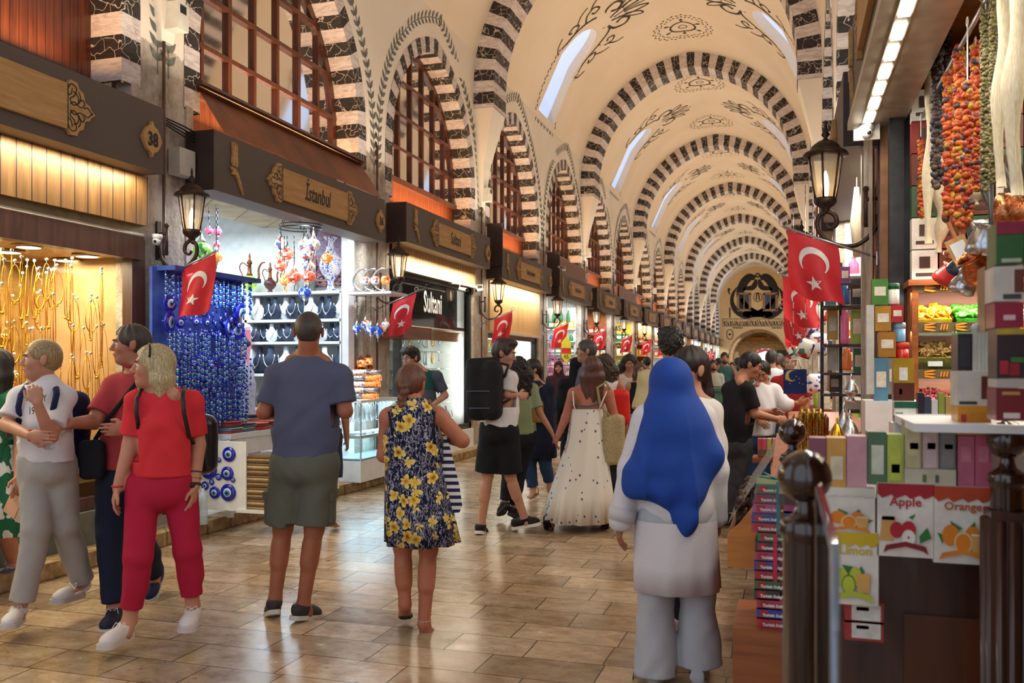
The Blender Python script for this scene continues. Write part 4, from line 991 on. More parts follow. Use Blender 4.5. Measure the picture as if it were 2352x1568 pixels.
# ---------------------------------------------------------------- left shops 34, 32, 30 ... and pillar fittings
def front(k, z_top, z_bot, fr, fas=None, fas_z=None, label=None, split=()):
    """glazed shopfront with frame"""
    global wn
    a_, c_ = T0+k*TP+.42, T0+(k+1)*TP-.42; wn += 1
    b = MB(); X = -5.40
    for t in (a_+.04, c_-.04)+tuple(a_+(c_-a_)*s_ for s_ in split): b.box((X, t, (z_top+z_bot)/2), (.10, .09, z_top-z_bot))
    b.box((X, (a_+c_)/2, z_top-.05), (.10, c_-a_, .1)); b.box((X, (a_+c_)/2, z_bot+.05), (.10, c_-a_, .1)); w_ = struct(b.build('window_%d' % wn, fr))
    b = MB(); b.add([(X, a_, z_bot), (X, c_, z_bot), (X, c_, z_top), (X, a_, z_top)], [(0, 1, 2, 3)]); b.build('pane', m_shopglass, w_)
    b = MB(); b.box((X, (a_+c_)/2, (z_bot+.1)/2), (.2, c_-a_, z_bot-.1)); b.build('stall_riser', m_cabin, w_)
    if fas: b = MB(); b.box((-5.30, (a_+c_)/2, (fas_z[0]+fas_z[1])/2), (.06, c_-a_, fas_z[1]-fas_z[0])); b.build('fascia', fas, w_); b = MB(); b.box((-5.27, (a_+c_)/2, fas_z[0]-.02), (.09, c_-a_, .05)); b.build('rail', M('pale_rail', 'c8b8a0', rough=.4), w_)
    return a_, c_
a, c = front(1, 2.92, .42, m_alu, m_flute, (2.93, 3.25), split=(.13,))
text_mesh('Sultani', .46, lambda x, y: (-5.33, 13.1+x, 2.36+y), M('white_sign_letter', 'f2f2f0', rough=.3), 'shop_lettering', sx=.62, bold=.008)
o = bpy.data.objects['shop_lettering']; tag(o, 'white cut-out letters Sultani on the dark upper glass', 'lettering')
b = MB(); b.box((-5.55, (a+c)/2, 2.02), (.08, c-a-.2, .16)); tag(b.build('wood_beam', m_plank), 'plain oak beam behind the glass over the bright jewellery', 'beam')
b = MB(); b.box((-5.60, (a+c)/2, 2.52), (.03, c-a-.15, .72)); tag(b.build('dark_interior_sheet', m_alu), 'dark panel behind the upper Sultani glass', 'panel')  # dark sheet stands in for the unlit interior so the letters read
b = MB(); b.box((-5.9, (a+c)/2, 2.16), (.9, c-a-.1, .05)); struct(b.build('trim_43', m_alu))
def jewel_wall(k, gold, rows, cols, group, z0, dz, back, front_x=-5.75, label=''):
    a_, c_ = T0+k*TP+.55, T0+(k+1)*TP-.55
    r = thing('display_unit', label, 'display case', (front_x-.3, (a_+c_)/2, z0-.1))
    b = MB(); b.box((front_x-.36, (a_+c_)/2, z0+dz*rows/2-.1), (.03, c_-a_, dz*rows+.3)); b.build('back_panel', back, r)
    for j in range(rows+1): b = MB(); b.box((front_x-.15, (a_+c_)/2, z0+j*dz-.02), (.40, c_-a_, .014)); b.build('glass_shelf', M('shelf_edge_glass', 'cfe8e0', 'b0d4c8', .1, alpha=.8), r)
    area('jewel_led', (front_x+.1, (a_+c_)/2, z0+rows*dz+.08), (.2, c_-a_-.3), 42, (1, .95, .84), (0, R_(20), 0))
    for t_ in (a_-.02, c_+.02): area('added_jewel_fill', (front_x+.27, t_, z0+dz*rows/2), (dz*rows, .05), 9, (1, .95, .85), (0, R_(90), 0))  # added side fills to brighten the shelves, not fixtures of the window
    Lk = dz*.62
    for j in range(rows):
        for i in range(cols):
            t = a_+.1+(c_-a_-.2)*i/(cols-1)+random.uniform(-.03, .03); zz = z0+(j+1)*dz-.03
            key = '%s%d' % (group, i % 3)
            if key not in MC:
                bb = pend(necklace_mesh(Lk*(.7+.2*(i % 3)), .06+.02*(i % 3), .006), -Lk*(.7+.2*(i % 3))-.01, .014); MC[key] = mk('necklace', bb, (gold, m_gold, m_silver)[i % 3] if gold == m_silver else gold, '%s necklace hanging in %s' % (('short', 'longer', 'longest')[i % 3], group), 'necklace', 'necklaces in '+group, (front_x-.05, t, zz))
            else: dup(MC[key], (front_x-.05-.18*(i % 2), t, zz), rot=random.uniform(-.5, .5))
jewel_wall(1, m_silver, 5, 20, 'the Sultani window', .62, .29, m_wv, label='bright shelves of jewellery behind the Sultani glass')
a, c = front(2, 2.15, .42, m_alu, m_flute, (2.18, 3.12))
jewel_wall(2, m_gold, 6, 15, 'the G\u00fcven window', .55, .255, m_cream, label='cream lit shelves of gold chains in the second jeweller window')
# row of white busts at the foot of the Sultani window
for i in range(9): dup(MC['bustwhite_velvet'], (-5.62-.1*(i % 2), 12.0+.32*i, .52), rot=(0, -.2, random.uniform(-.3, .3)), label='white bust at the foot of the Sultani window', group='busts at the foot of the Sultani window', scale=1.1)
# goods shared by the packed shops
PAL = ['c8402e', 'e8b23c', '2f7d4a', '2b5fa0', 'e6e0d2', '7a3b8c', 'd86a9a', '5b3a22', '3fb0a8', 'e87a30', '1f2a44', '9cc04a']
goods = {}
def good(kind, c_):
    key = kind+c_
    if key in goods: return dup(goods[key])
    b = MB(); m_ = M('pack_'+c_, c_, None, .4, scale=30); l_ = M('pack_label', 'f0ead8', 'dcd2b8', .6, scale=60); lid = M('pack_lid', '2a2420', rough=.4)
    if kind == 'carton': b.box((0, 0, .09), (.10, .07, .18)); o = b.build('carton', m_); q = MB(); q.box((0, -.036, .10), (.07, .004, .08)); q.build('label_panel', l_).parent = o
    elif kind == 'jar': b.lathe([(.04, 0), (.045, .01), (.045, .11), (.035, .13)], (0, 0, 0), 12); o = b.build('jar', m_); q = MB(); q.lathe([(.038, .13), (.038, .155), (.036, .158)], (0, 0, 0), 12); q.build('lid', lid).parent = o; q = MB(); q.lathe([(.0462, .035), (.0462, .09)], (0, 0, 0), 12, cap=False); q.build('label_band', l_).parent = o
    else: b.lathe([(.03, 0), (.034, .01), (.034, .13), (.014, .18), (.013, .21)], (0, 0, 0), 10); o = b.build('bottle', m_); q = MB(); q.lathe([(.015, .205), (.015, .235)], (0, 0, 0), 8); q.build('cap', l_).parent = o
    goods[key] = o; return o
def packed(k, side, where, kinds, rows=6, cols=8, pal=PAL, wm=None, u_in=.12, u_out=1.75, zb=.5, seed=0):
    rnd = random.Random(seed+k*7+side); tw = T0+(k+1)*TP-.42; xa, xb = -(UC+side*(AH+u_in)), -(UC+side*(AH+u_out)); xm = (xa+xb)/2; wd = abs(xb-xa)
    r = thing('shelf_rack', 'tall shelf rack of goods in %s' % where, 'shelf', (xm, tw-.2, .11)); wm = wm or m_cabin
    b = MB(); b.box((xm, tw-.03, 1.6), (wd, .03, 3.0)); b.build('back_panel', wm, r)
    dz = 2.35/rows
    for j in range(rows): b = MB(); b.box((xm, tw-.17, zb+j*dz-.012), (wd, .28, .022)); b.build('shelf', wm, r)
    for j in range(rows):
        kd = kinds[j % len(kinds)]; base = rnd.randrange(len(pal))
        for i in range(cols):
            o = good(kd, pal[(base+i//3) % len(pal)]); o.location = (xm+(i-(cols-1)/2)*wd/cols*-side, tw-.17+rnd.uniform(-.02, .02), zb+j*dz); o.scale = (wd/cols/.105, 1.2, (dz*.62)/(.18 if kd == 'carton' else (.158 if kd == 'jar' else .235)))
            tag(o, '%s on a shelf of %s' % ({'carton': 'coloured carton', 'jar': 'lidded jar', 'bottle': 'small bottle'}[kd], where), kd, '%ss in %s' % (kd, where))
packed(3, 1, 'the spice shop numbered 30', ('carton', 'jar', 'carton', 'jar', 'jar', 'bottle'), 7, 9)
for i in range(6):
    o = good('bottle', '2f7d4a'); o.location = (-5.6-.2*i, T0+4*TP-.62, 2.70); o.scale = (1.5, 1.5, 1.5); tag(o, 'green bottle on the topmost shelf of the spice shop', 'bottle', 'green bottles in a row')
packed(4, 1, 'the red and blue shop numbered 28', ('carton', 'jar', 'bottle'), 7, 9, ['c8402e', '2b5fa0', 'e6e0d2', 'e87a30', 'd86a9a'], M('orange_shop_wood', 'b06a3a', '8a4e28'))
packed(5, 1, 'the shop under the yellow panel', ('jar', 'carton', 'bottle'), 5, 7, ['e8b23c', 'e87a30', 'e6e0d2', '2f7d4a'], M('yellow_shop_panel', 'd8c070', 'c0a858'))
for k in (6, 7, 8, 9, 10, 11): packed(k, 1, 'the left shop %s from the near end' % ORD[k+1], ('carton', 'jar', 'bottle'), 5, 5, PAL, m_cabin if k % 2 else m_boardo)
for k in (6, 7): b = MB(); b.box((-5.3, T0+k*TP+TP/2, 2.85), (.06, TP-.9, .55)); o = b.build('fascia_board', m_flute); tag(o, 'fluted fascia board under the %s left sign' % ORD[k+1], 'board')
# yellow lettered panel
tw = T0+6*TP-.47; b = MB(); b.box((-6.1, tw-.05, 2.55), (1.5, .03, 1.0)); yp = b.build('yellow_panel', M('yellow_sign_panel', 'dcb84c', 'c8a03c', .5)); tag(yp, 'yellow panel with black capital letters inside the sixth shop', 'sign'); yp['_o'] = (0, 0, 0)
for i, tx in enumerate(('HERBS', 'TEAS', 'SPICES')): text_mesh(tx, .26, lambda x, y: (-6.1+x, tw-.07, 2.80-.30*i+y), m_blk, 'lettering', yp, bold=.006)
# hanging pink and white souvenirs at the spice shop entrance, orange strings
for i in range(60):
    c_ = random.choice(['e8508c', 'f0f0f0', 'd83048', '3a78c8', 'f4a0c0']); zz_ = 1.15+random.random()*.95
    if 1:
        b = MB(); b.tube([(0, 0, 2.12-zz_), (0, 0, -.12)], .002, 4); b.tube([(0, .035*cos(q*pi/5), -.155+.035*sin(q*pi/5)) for q in range(10)], .007, 5, closed=True); b.tube([(0, 0, -.19), (.005, .01, -.27)], [.009, .003], 5)
        o = mk('souvenir', b, M('souv_'+c_, c_, rough=.4), 'small hanging trinket in the pink and white cluster by the spice shop', 'trinket', 'trinkets by the spice shop', (0, 0, 0))
    o.location = (-5.0-.3*(i % 2), T0+3*TP+.4+random.random()*.8, zz_); o.rotation_euler = (0, 0, random.random()*3)
b = MB(); b.tube([(-5.0, T0+3*TP+.3, 2.12), (-5.0, T0+3*TP+1.3, 2.12)], .012, 6); b.tube([(-5.3, T0+3*TP+.3, 2.12), (-5.3, T0+3*TP+1.3, 2.12)], .012, 6); b.tube([(-5.0, T0+3*TP+.8, 2.12), (-5.36, T0+3*TP+.8, 2.12)], .012, 6); tag(b.build('hanging_rail', m_chrome), 'steel rail carrying the pink trinkets', 'rail')
# yellow price tag board
p0 = at_t(1301, 803, 19.4); b = MB(); H6 = [(-.11, 0), (-.11, .17), (0, .30), (.11, .17), (.11, -.17), (0, -.30), (-.11, -.17)]
b.prism(H6, lambda x, y, s_: (p0.x+x, 19.4-.01*s_, p0.z+y)); o = b.build('price_board', M('price_yellow', 'd8d83a', 'c8c830')); tag(o, 'pointed yellow and red price board hanging by the spice shop', 'sign'); o['_o'] = (0, 0, 0)
b = MB(); b.tube([(p0.x, 19.4, p0.z+.29), (p0.x, 19.4, 3.15)], .003, 4); b.build('cord', m_alu, o); b = MB(); b.box((p0.x, 19.38, p0.z-.02), (.21, .006, .12)); b.build('red_band', m_red, o); text_mesh('45', .13, lambda x, y: (p0.x+x, 19.375, p0.z-.2+y), m_blk, 'number', o)
# pipes, boxes and cameras on the pillars
m_pipe = M('brown_conduit', '6a4334', '4d3026', .5); m_box = M('off_white_box', 'd6d2c6', 'c6c2b4', .5)
for k in range(0, 8):
    t = T0+k*TP; b = MB(); b.tube([(-5.285, t-.03, 4.5), (-5.285, t-.03, .2)], .014, 6); o = b.build('conduit', m_pipe); tag(o, 'thin brown conduit down the %s left pillar' % ORD[k], 'pipe')
    if k in (0, 2, 4, 6, 7):
        b = MB(); b.box((-5.20, t+.02, 4.62), (.16, .15, .24)); o = b.build('air_freshener', m_box); tag(o, 'cream wall device on the %s pillar above the stone' % ORD[k], 'device'); o['_o'] = (0, 0, 0); b = MB(); b.box((-5.118, t+.02, 4.68), (.004, .08, .07)); b.build('display', m_blk, o)
b = MB(); b.box((-5.24, T0+.16, 3.36), (.12, .22, .24)); tag(b.build('junction_box', m_box), 'white junction box between the first two signs', 'box')
b = MB()
for j in range(4): b.tube(smoothline([(-5.27, T0-.02, 3.72-.02*j), (-5.2, T0+.15, 3.68-.03*j), (-5.2, T0+.33, 3.66-.03*j)], 4), .008, 5)
tag(b.build('cable_bundle', m_blk), 'black cables crossing between the first two signs', 'cable')
def camera_obj(label, loc, rz, bullet=True):
    r = thing('security_camera', label, 'camera', loc); x, y, z = loc; b = MB(); m_ = M('camera_white', 'e8e8e6', 'd8d8d6', .35); R3 = Matrix.Rotation(rz, 3, 'Z') @ Matrix.Rotation(R_(100), 3, 'X')
    if bullet:
        b.lathe([(.028, 0), (.03, .01), (.03, .17), (.026, .175)], loc, 12, rot=R3); b.build('housing', m_, r); q = MB(); q.lathe([(.024, .17), (.024, .178)], loc, 12, rot=R3); q.build('lens', m_blk, r)
        q = MB(); q.tube([(x, y, z+.02), (x, y, z+.08), (x-.19, y, z+.09)], .012, 6); q.build('mount', m_, r)
    else:
        b.lathe([(.045, .03), (.045, .0), (.03, -.02)], loc, 14); b.build('housing', m_, r); q = MB(); q.ball((x, y-.01, z-.03), .035, 12); q.build('dome', m_, r); q = MB(); q.ball((x+.01, y-.04, z-.035), .014, 8); q.build('lens', m_blk, r)
    return r
camera_obj('white dome camera at the corner of the gold window', (-5.22, 6.50, 2.63), 0, False)
for i, (px, py, k) in enumerate(((1056, 663, 2), (1108, 665, 2), (1275, 612, 3), (1298, 620, 3), (1470, 683, 5), (1482, 690, 5))):
    p = at_u(px, py, 5.18 if i % 2 else 5.1); camera_obj('white bullet camera on the left row, %s from the near end' % ORD[i], tuple(p), R_(-20 if i % 2 else 60))
# copper canopy over the open shop sign
b = MB(); b.add([(-5.30, T0+.45, 4.16), (-5.30, T0+TP-.5, 4.16), (-5.02, T0+TP-.5, 3.72), (-5.02, T0+.45, 3.72), (-5.28, T0+.45, 4.12), (-5.28, T0+TP-.5, 4.12), (-5.0, T0+TP-.5, 3.69), (-5.0, T0+.45, 3.69)], [(0, 1, 2, 3), (4, 7, 6, 5), (0, 3, 7, 4), (1, 5, 6, 2), (3, 2, 6, 7), (0, 4, 5, 1)])
o = b.build('copper_canopy', M('brown_copper_sheet', '8a4a2a', '5a2c18', .32, .75, 2.5)); tag(o, 'sloping copper sheet canopy above the open shop sign', 'canopy'); o['_o'] = (0, 0, 0)
b = MB(); b.box((-5.28, T0+TP/2, 4.18), (.09, TP-.9, .03)); b.build('rail', m_frame, o)
area('canopy_lamp', (-5.10, T0+TP/2, 3.70), (.06, 3.0), 24, (1, .62, .3), (R_(180), R_(-28), 0))
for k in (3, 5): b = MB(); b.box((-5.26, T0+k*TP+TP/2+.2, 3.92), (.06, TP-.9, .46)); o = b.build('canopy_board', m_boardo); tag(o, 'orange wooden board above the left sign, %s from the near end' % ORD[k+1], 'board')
for k in (2, 3): b = MB(); b.box((-5.12, T0+k*TP+.24, 3.75), (.30, .03, .78)); o = b.build('divider_board', m_signend); tag(o, 'dark wine upright board at the start of the %s left sign' % ORD[k+1], 'board')
# lamp display on the vitrine
for i, (x, y, m_) in enumerate(((822, 856, 3), (836, 862, 3), (852, 856, 3), (846, 830, 3), (865, 868, 0), (830, 835, 3))):
    p = at_t(x, y, 10.6); r = thing('table_lamp', '%s mosaic table lamp behind the vitrine, %s of the six' % (mcn[m_], ORD[i]), 'lamp', (p.x, 10.6, 1.12))
    b = MB(); b.lathe([(.05, -.045), (.062, 0), (.05, .05)], (p.x, 10.6, p.z), 12); b.build('mosaic_shade', mo[m_], r)
    b = MB(); zz = p.z-1.12; b.lathe([(.045, 0), (.03, .02), (.01, .04), (.015, zz*.5), (.01, zz-.06), (.03, zz-.045)], (p.x, 10.6, 1.12), 10); b.lathe([(.04, .05), (.03, .07), (.008, .11)], (p.x, 10.6, p.z), 10); b.build('brass_base', m_copper, r)
for i in range(10):
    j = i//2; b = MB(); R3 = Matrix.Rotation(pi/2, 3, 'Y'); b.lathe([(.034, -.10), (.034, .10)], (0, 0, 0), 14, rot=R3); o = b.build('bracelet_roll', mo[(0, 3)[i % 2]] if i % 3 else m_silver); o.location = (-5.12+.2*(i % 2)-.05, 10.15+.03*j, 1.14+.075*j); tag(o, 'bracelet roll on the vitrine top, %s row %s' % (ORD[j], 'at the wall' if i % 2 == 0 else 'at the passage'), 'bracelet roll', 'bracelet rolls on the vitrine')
b = MB(); b.box((-5.15, 11.55, 1.98), (.45, 1.0, .17)); tag(b.build('wooden_box_sign', wood('red_brown_box', '8a4a30', '5f2e1c', 6, 1, .35)), 'red brown wooden box sign beside the lamp shelf', 'sign')
b = MB(); b.box((-5.15, 11.5, .58), (.45, 1.0, .95)); tag(b.build('white_cabinet', m_cabin), 'white cabinet between the vitrine and the Sultani window', 'cabinet')
# draped mannequin with navy turban
mx = at_t(543, 900, 8.9); mx = V((mx.x, 8.9, .11)); r = thing('mannequin', 'mannequin in a navy turban and grey paisley shawl by the amulet rack', 'mannequin', tuple(mx))
s = NT('paisley_shawl'); f = s.noise(s.coord(), 22, 4, .7, 3.5); s.base(s.ramp(f, [(.4, '2f2a3a'), (.47, '8d8799'), (.52, 'cfcad6'), (.58, '4a4458'), (.66, '9a94a8')])); s.set(.85)
b = MB()
prof_ = [(.02, 1.74), (.08, 1.70), (.10, 1.62), (.14, 1.54), (.22, 1.46), (.25, 1.3), (.22, 1.1), (.26, .9), (.30, .6), (.33, .35), (.0, .34)][::-1]
n_ = 40; vs = []
for rr, zz in prof_:
    for i in range(n_):
        a_ = 2*pi*i/n_; q = rr*(1+.07*sin(a_*7+zz*9)*(1 if zz < 1.5 else .2)); vs.append((mx.x+q*cos(a_)*.8, mx.y+q*sin(a_), zz))
b.add(vs, [(j*n_+i, j*n_+(i+1) % n_, (j+1)*n_+(i+1) % n_, (j+1)*n_+i) for j in range(len(prof_)-1) for i in range(n_)], 0, True); b.build('paisley_shawl', s.m, r)
b = MB(); b.ball((mx.x+.03, mx.y-.02, 1.70), .105, 16, sz=1.1); b.build('head_form', M('mannequin_skin', 'c79c80'), r)
b = MB(); b.ball((mx.x-.01, mx.y, 1.80), .145, 18, sz=.62, sx=1.0); b.tube([(mx.x+.13*cos(q*pi/8), mx.y+.13*sin(q*pi/8), 1.76+.02*cos(q*pi/8)) for q in range(16)], .035, 8, closed=True); b.build('turban', M('navy_turban', '161d30', '0e1322', .8), r)
b = MB(); b.lathe([(.16, .0), (.15, .02), (.02, .03), (.02, .4)], tuple(mx), 12); b.build('stand', m_alu, r)
# scarves hanging beside the rack
for i, (x, c_) in enumerate(((531, 'e08a68'), (541, 'e08a68'), (552, '8f8a98'), (560, '3f3a4c'), (568, 'c87a90'))):
    p = at_t(x, 720, 10.2); b = MB(); n_ = 10; vs = [(p.x+.05*cos(2*pi*q/n_)*(1+.3*sin(j*1.3)), 10.2+.02*sin(2*pi*q/n_), 2.0-j*.12) for j in range(7) for q in range(n_)]
    b.add(vs, [(j*n_+q, j*n_+(q+1) % n_, (j+1)*n_+(q+1) % n_, (j+1)*n_+q) for j in range(6) for q in range(n_)], 0, True); o = b.build('hanging_scarf', cloth_m(c_)); tag(o, '%s scarf hanging by the cabinet, %s from the left' % (('salmon', 'salmon', 'grey', 'dark', 'pink')[i], ORD[i]), 'scarf')
b = MB(); p0, p1 = at_t(525, 718, 10.2), at_t(575, 718, 10.2); b.tube([(p0.x, 10.2, 2.02), (p1.x, 10.2, 2.02)], .01, 6); tag(b.build('scarf_rail', m_chrome), 'steel rail holding the hanging scarves', 'rail')
# water bottles on the kerb
for i, x in enumerate((470, 486)):
    p = at_t(x, 1175, 6.6); b = MB(); b.lathe([(.04, 0), (.042, .02), (.04, .06), (.042, .12), (.036, .2), (.042, .24), (.03, .27), (.014, .30), (.014, .32)], (-4.93, 6.62+.12*i, .12), 12); o = b.build('water_bottle', M('clear_plastic', 'd8ecf4', 'b8d4e0', .1, alpha=.55)); tag(o, 'clear plastic water bottle on the kerb %s' % ('nearest the camera' if i == 0 else 'next to the eye panel'), 'bottle')

# ================================================================ right side
EXCL = []
m_dkwood = wood('dark_stall_wood', '4a2615', '28130b', 5, 2, .35, coat=.3); m_orwood = wood('orange_stall_wood', 'a8602c', '7a3f1a', 5, 0, .4); m_post = wood('polished_dark_post', '33190f', '1a0c07', 5, 2, .18, coat=.6)
shop(-1, -1, m_swood, 3.2); shop(0, -1, m_swood, 2.6)
for k in range(1, 11): shop(k, -1, m_whitep if k % 2 else m_swood, 2.0)
area('stall_lamp', (1.9, 4.4, 3.3), (1.4, 2.6), 65, (1, .86, .64)); area('stall_lamp', (1.8, 8.9, 3.3), (1.2, 2.6), 80, (1, .9, .75))
for k in range(1, 11): area('stall_lamp', (1.3, T0+k*TP+TP/2, 3.2), (.9, 2.4), 50, (1, .9, .75))
# soffit with led strip
b = MB(); b.box((.56, 4.55, 3.115), (.34, 3.6, .05)); so = b.build('soffit', M('beige_metal_soffit', 'b7b1a0', 'a09a8a', .35, .3)); struct(so); so.name = 'trim_50'; so['_o'] = (0, 0, 0)
b = MB(); b.box((.50, 4.5, 3.085), (.07, 3.3, .014)); b.build('led_channel', M('led_channel', 'd8d0b8', 'c0b8a0', .3, .4), so)
for i in range(11): b = MB(); b.box((.50, 3.0+.3*i, 3.074), (.05, .20, .01)); b.build('led', M('led_white', 'fff6e0', rough=.4, em=10, emc='fff2d8'), so)
c0 = camera_obj('white square dome camera at the end of the lit soffit', (.50, 6.22, 3.06), 0, False)
b = MB(); b.box((.50, 6.24, 3.07), (.16, .02, .16)); b.build('mount_plate', m_box, None).parent = None
bpy.data.objects['mount_plate']['label'] = 'square white mounting plate behind the soffit camera'; bpy.data.objects['mount_plate']['category'] = 'plate'
b = MB(); b.box((.66, 6.15, 1.6), (.07, .09, 3.0)); b.box((.74, 6.2, 1.6), (.05, .05, 3.0), 0); b.box((.70, 6.17, 1.6), (.02, .12, 3.0)); struct(b.build('trim_51', m_alu))
b = MB(); b.tube([(.595, 6.4, 3.1), (.595, 6.4, .2)], .015, 6); tag(b.build('conduit', m_pipe), 'brown conduit down the nearest right pillar', 'pipe')
b = MB(); b.tube([(.575, 6.55, 3.0), (.575, 6.55, .2)], .012, 6); tag(b.build('conduit', M('copper_pipe', 'b06a44', '8a4c2c', .35, .6)), 'copper coloured pipe on the nearest right pillar', 'pipe')
# dried fruit cabinet on the side wall of the near stall
CT_ = 6.0
def pc(x, y, t=CT_): return at_t(x, y, t)
cx0, cx1 = pc(2086, 800).x, pc(2400, 800).x
cab = thing('fruit_cabinet', 'orange wood cabinet of glass-fronted dried fruit bins', 'cabinet', ((cx0+cx1)/2, CT_, .11))
b = MB(); b.box(((cx0+cx1)/2, CT_+.16, 1.05), (cx1-cx0, .03, 1.86)); b.build('back_panel', m_orwood, cab)
for x in (cx0+.02, cx1-.02): b = MB(); b.box((x, CT_, 1.05), (.035, .32, 1.9)); b.build('side_panel', m_orwood, cab)
tul = M('tulip_orange', 'f08a1c', 'e0a030', .5); mg = M('cabinet_green_glass', 'bfe0d4', '9cc8ba', .1, alpha=.6); fm = M('olive_frieze', '6a5a34', '55472a')
fruits = [('ffb020', 'dried mango slices'), ('5fbf3a', 'green candied kiwi slices'), ('f2efe6', 'white coconut shreds'), ('9a7a3c', 'dried bean pods'), ('e0a868', 'dried apple rings'), ('e8d8b0', 'dried ginger'), ('7a1c24', 'dark red dried cranberries'), ('8f9a40', 'green pistachios'), ('c07830', 'dried figs')]
def crumple(b, c, r, rnd, mi=0, flat=.45):
    R3 = Matrix.Rotation(rnd.random()*6.3, 3, 'Z') @ Matrix.Rotation(rnd.random()*2, 3, 'X'); vs = []
    for j in range(4):
        ph = (-.9, -.3, .35, .9)[j]; m_ = 6
        for i in range(m_):
            a_ = 2*pi*i/m_; q = r*cos(ph)*(.8+.4*rnd.random()); vs.append(R3 @ V((q*cos(a_), q*sin(a_), r*flat*sin(ph)*1.4*(.7+.5*rnd.random())))+V(c))
    b.add(vs, [(j*6+i, j*6+(i+1) % 6, (j+1)*6+(i+1) % 6, (j+1)*6+i) for j in range(3) for i in range(6)]+[tuple(range(6))[::-1], tuple(range(18, 24))], mi, True)
rnd = random.Random(5)
for row, (yt, yb) in enumerate(((712, 765), (800, 852), (905, 960))):
    zt_, zb_ = pc(2150, yt).z, pc(2150, yb).z
    b = MB(); b.box(((cx0+cx1)/2, CT_, zb_-.01), (cx1-cx0-.06, .30, .018)); b.build('glass_shelf', mg, cab)
    area('bin_led', ((cx0+cx1)/2, CT_-.12, zt_+.10), (.8, .03), 7, (1, .97, .88), (R_(12), 0, 0))
    b = MB(); b.box(((cx0+cx1)/2, CT_-.15, zt_+.125), (cx1-cx0-.06, .02, .055)); fz = b.build('frieze', fm, cab); b = MB()
    for i in range(5):
        x = cx0+.07+i*.17; b = MB()
        for dx, dz in ((0, .012), (0, -.012), (.012, 0)): b.prism([(x, dz-.005), (x+.045, dz*1.6-.006), (x+.065, dz*1.7), (x+.045, dz*1.6+.006), (x, dz+.005)], lambda X_, Z_, s_: (X_, CT_-.162-.003*s_, zt_+.125+Z_))
        for q in range(3): b.prism([(x+.085+.016*q, -.016), (x+.093+.016*q, -.016), (x+.099+.016*q, .016), (x+.091+.016*q, .016)], lambda X_, Z_, s_: (X_, CT_-.162-.003*s_, zt_+.125+Z_))
        b.build('tulip_motif', tul, fz)
    for col in range(4):
        xx = cx0+.13+col*.215; cl_, nm_ = fruits[(row*3+col) % 9]
        b = MB(); b.add([(xx-.10, CT_-.15, zb_), (xx+.10, CT_-.15, zb_), (xx+.10, CT_-.15, zb_+.09), (xx-.10, CT_-.15, zb_+.09), (xx-.10, CT_+.1, zb_), (xx-.10, CT_+.1, zt_+.03), (xx+.10, CT_+.1, zb_), (xx+.10, CT_+.1, zt_+.03)], [(0, 1, 2, 3), (0, 3, 5, 4), (1, 6, 7, 2)]); b.build('glass_bin', glassmat('bin_glass', 'd0f0e4', .1), cab)
        b = MB(); small = nm_.endswith(('cranberries', 'pistachios', 'shreds')); n_ = 240 if small else 95
        b.add([(xx-.095, CT_-.14, zb_), (xx+.095, CT_-.14, zb_), (xx+.095, CT_+.1, zb_), (xx-.095, CT_+.1, zb_), (xx-.095, CT_-.14, zb_+.08), (xx+.095, CT_-.14, zb_+.08), (xx+.095, CT_+.1, zt_), (xx-.095, CT_+.1, zt_)], [(0, 1, 5, 4), (1, 2, 6, 5), (2, 3, 7, 6), (3, 0, 4, 7), (4, 5, 6, 7)])
        for i in range(n_):
            fx, fy = rnd.uniform(-.085, .085), rnd.random(); crumple(b, (xx+fx, CT_-.13+.22*fy, zb_+.09+(zt_-zb_-.07)*fy+rnd.uniform(-.01, .02)), rnd.uniform(.008, .013) if small else rnd.uniform(.018, .03), rnd, flat=.25)
        o = b.build('dried_fruit', M('fruit_'+cl_, cl_, tuple(max(0, x-.18) for x in [int(cl_[i:i+2], 16)/255 for i in (0, 2, 4)]), .5, scale=40)); tag(o, 'heap of %s in the %s bin of the %s row' % (nm_, ORD[col], ORD[row]), 'dried fruit', kind='stuff')
        b = MB(); b.box((xx, CT_-.158, zb_+.045), (.08, .004, .03)); o = b.build('price_card', m_wv); tag(o, 'small white price card on the %s bin of the %s row, %s' % (ORD[col], ORD[row], nm_), 'price card')
area('cabinet_light', ((cx0+cx1)/2, CT_-.3, 2.2), (.8, .1), 12, (1, .93, .8), (R_(-15), 0, 0))
b = MB(); b.box(((cx0+cx1)/2, CT_, 2.02), (cx1-cx0+.04, .36, .035)); b.build('top_board', m_orwood, cab)
# coffee cartons above the cabinet
n = 0
for j in range(6):
    for i in range(5):
        w_, h_ = .145, .19
        x = cx0+.02+.155*i+.07; z = 2.04+j*.197; cc = ('f2efe8', '6a3424', 'efe9dc', '8c2f2a', '3a5a3c')[(i+2*j) % 5]
        b = MB(); b.box((0, 0, h_/2), (w_, .09, h_)); q = MB(); q.box((0, -.047, .115), (.06, .004, .07)); q.box((0, -.047, .04), (.1, .004, .02))
        o = mk('coffee_carton', b, M('carton_'+cc, cc, None, .4), '%s coffee carton above the fruit bins, row %s column %s' % ({'f2efe8': 'white', '6a3424': 'brown', 'efe9dc': 'cream', '8c2f2a': 'red', '3a5a3c': 'green'}[cc], ORD[j], ORD[i]), 'carton', 'coffee cartons above the fruit bins', (x, CT_+.02, z), [('emblem', q, M('carton_print', '4a2c20' if cc in ('f2efe8', 'efe9dc') else 'e8dcc8'))])
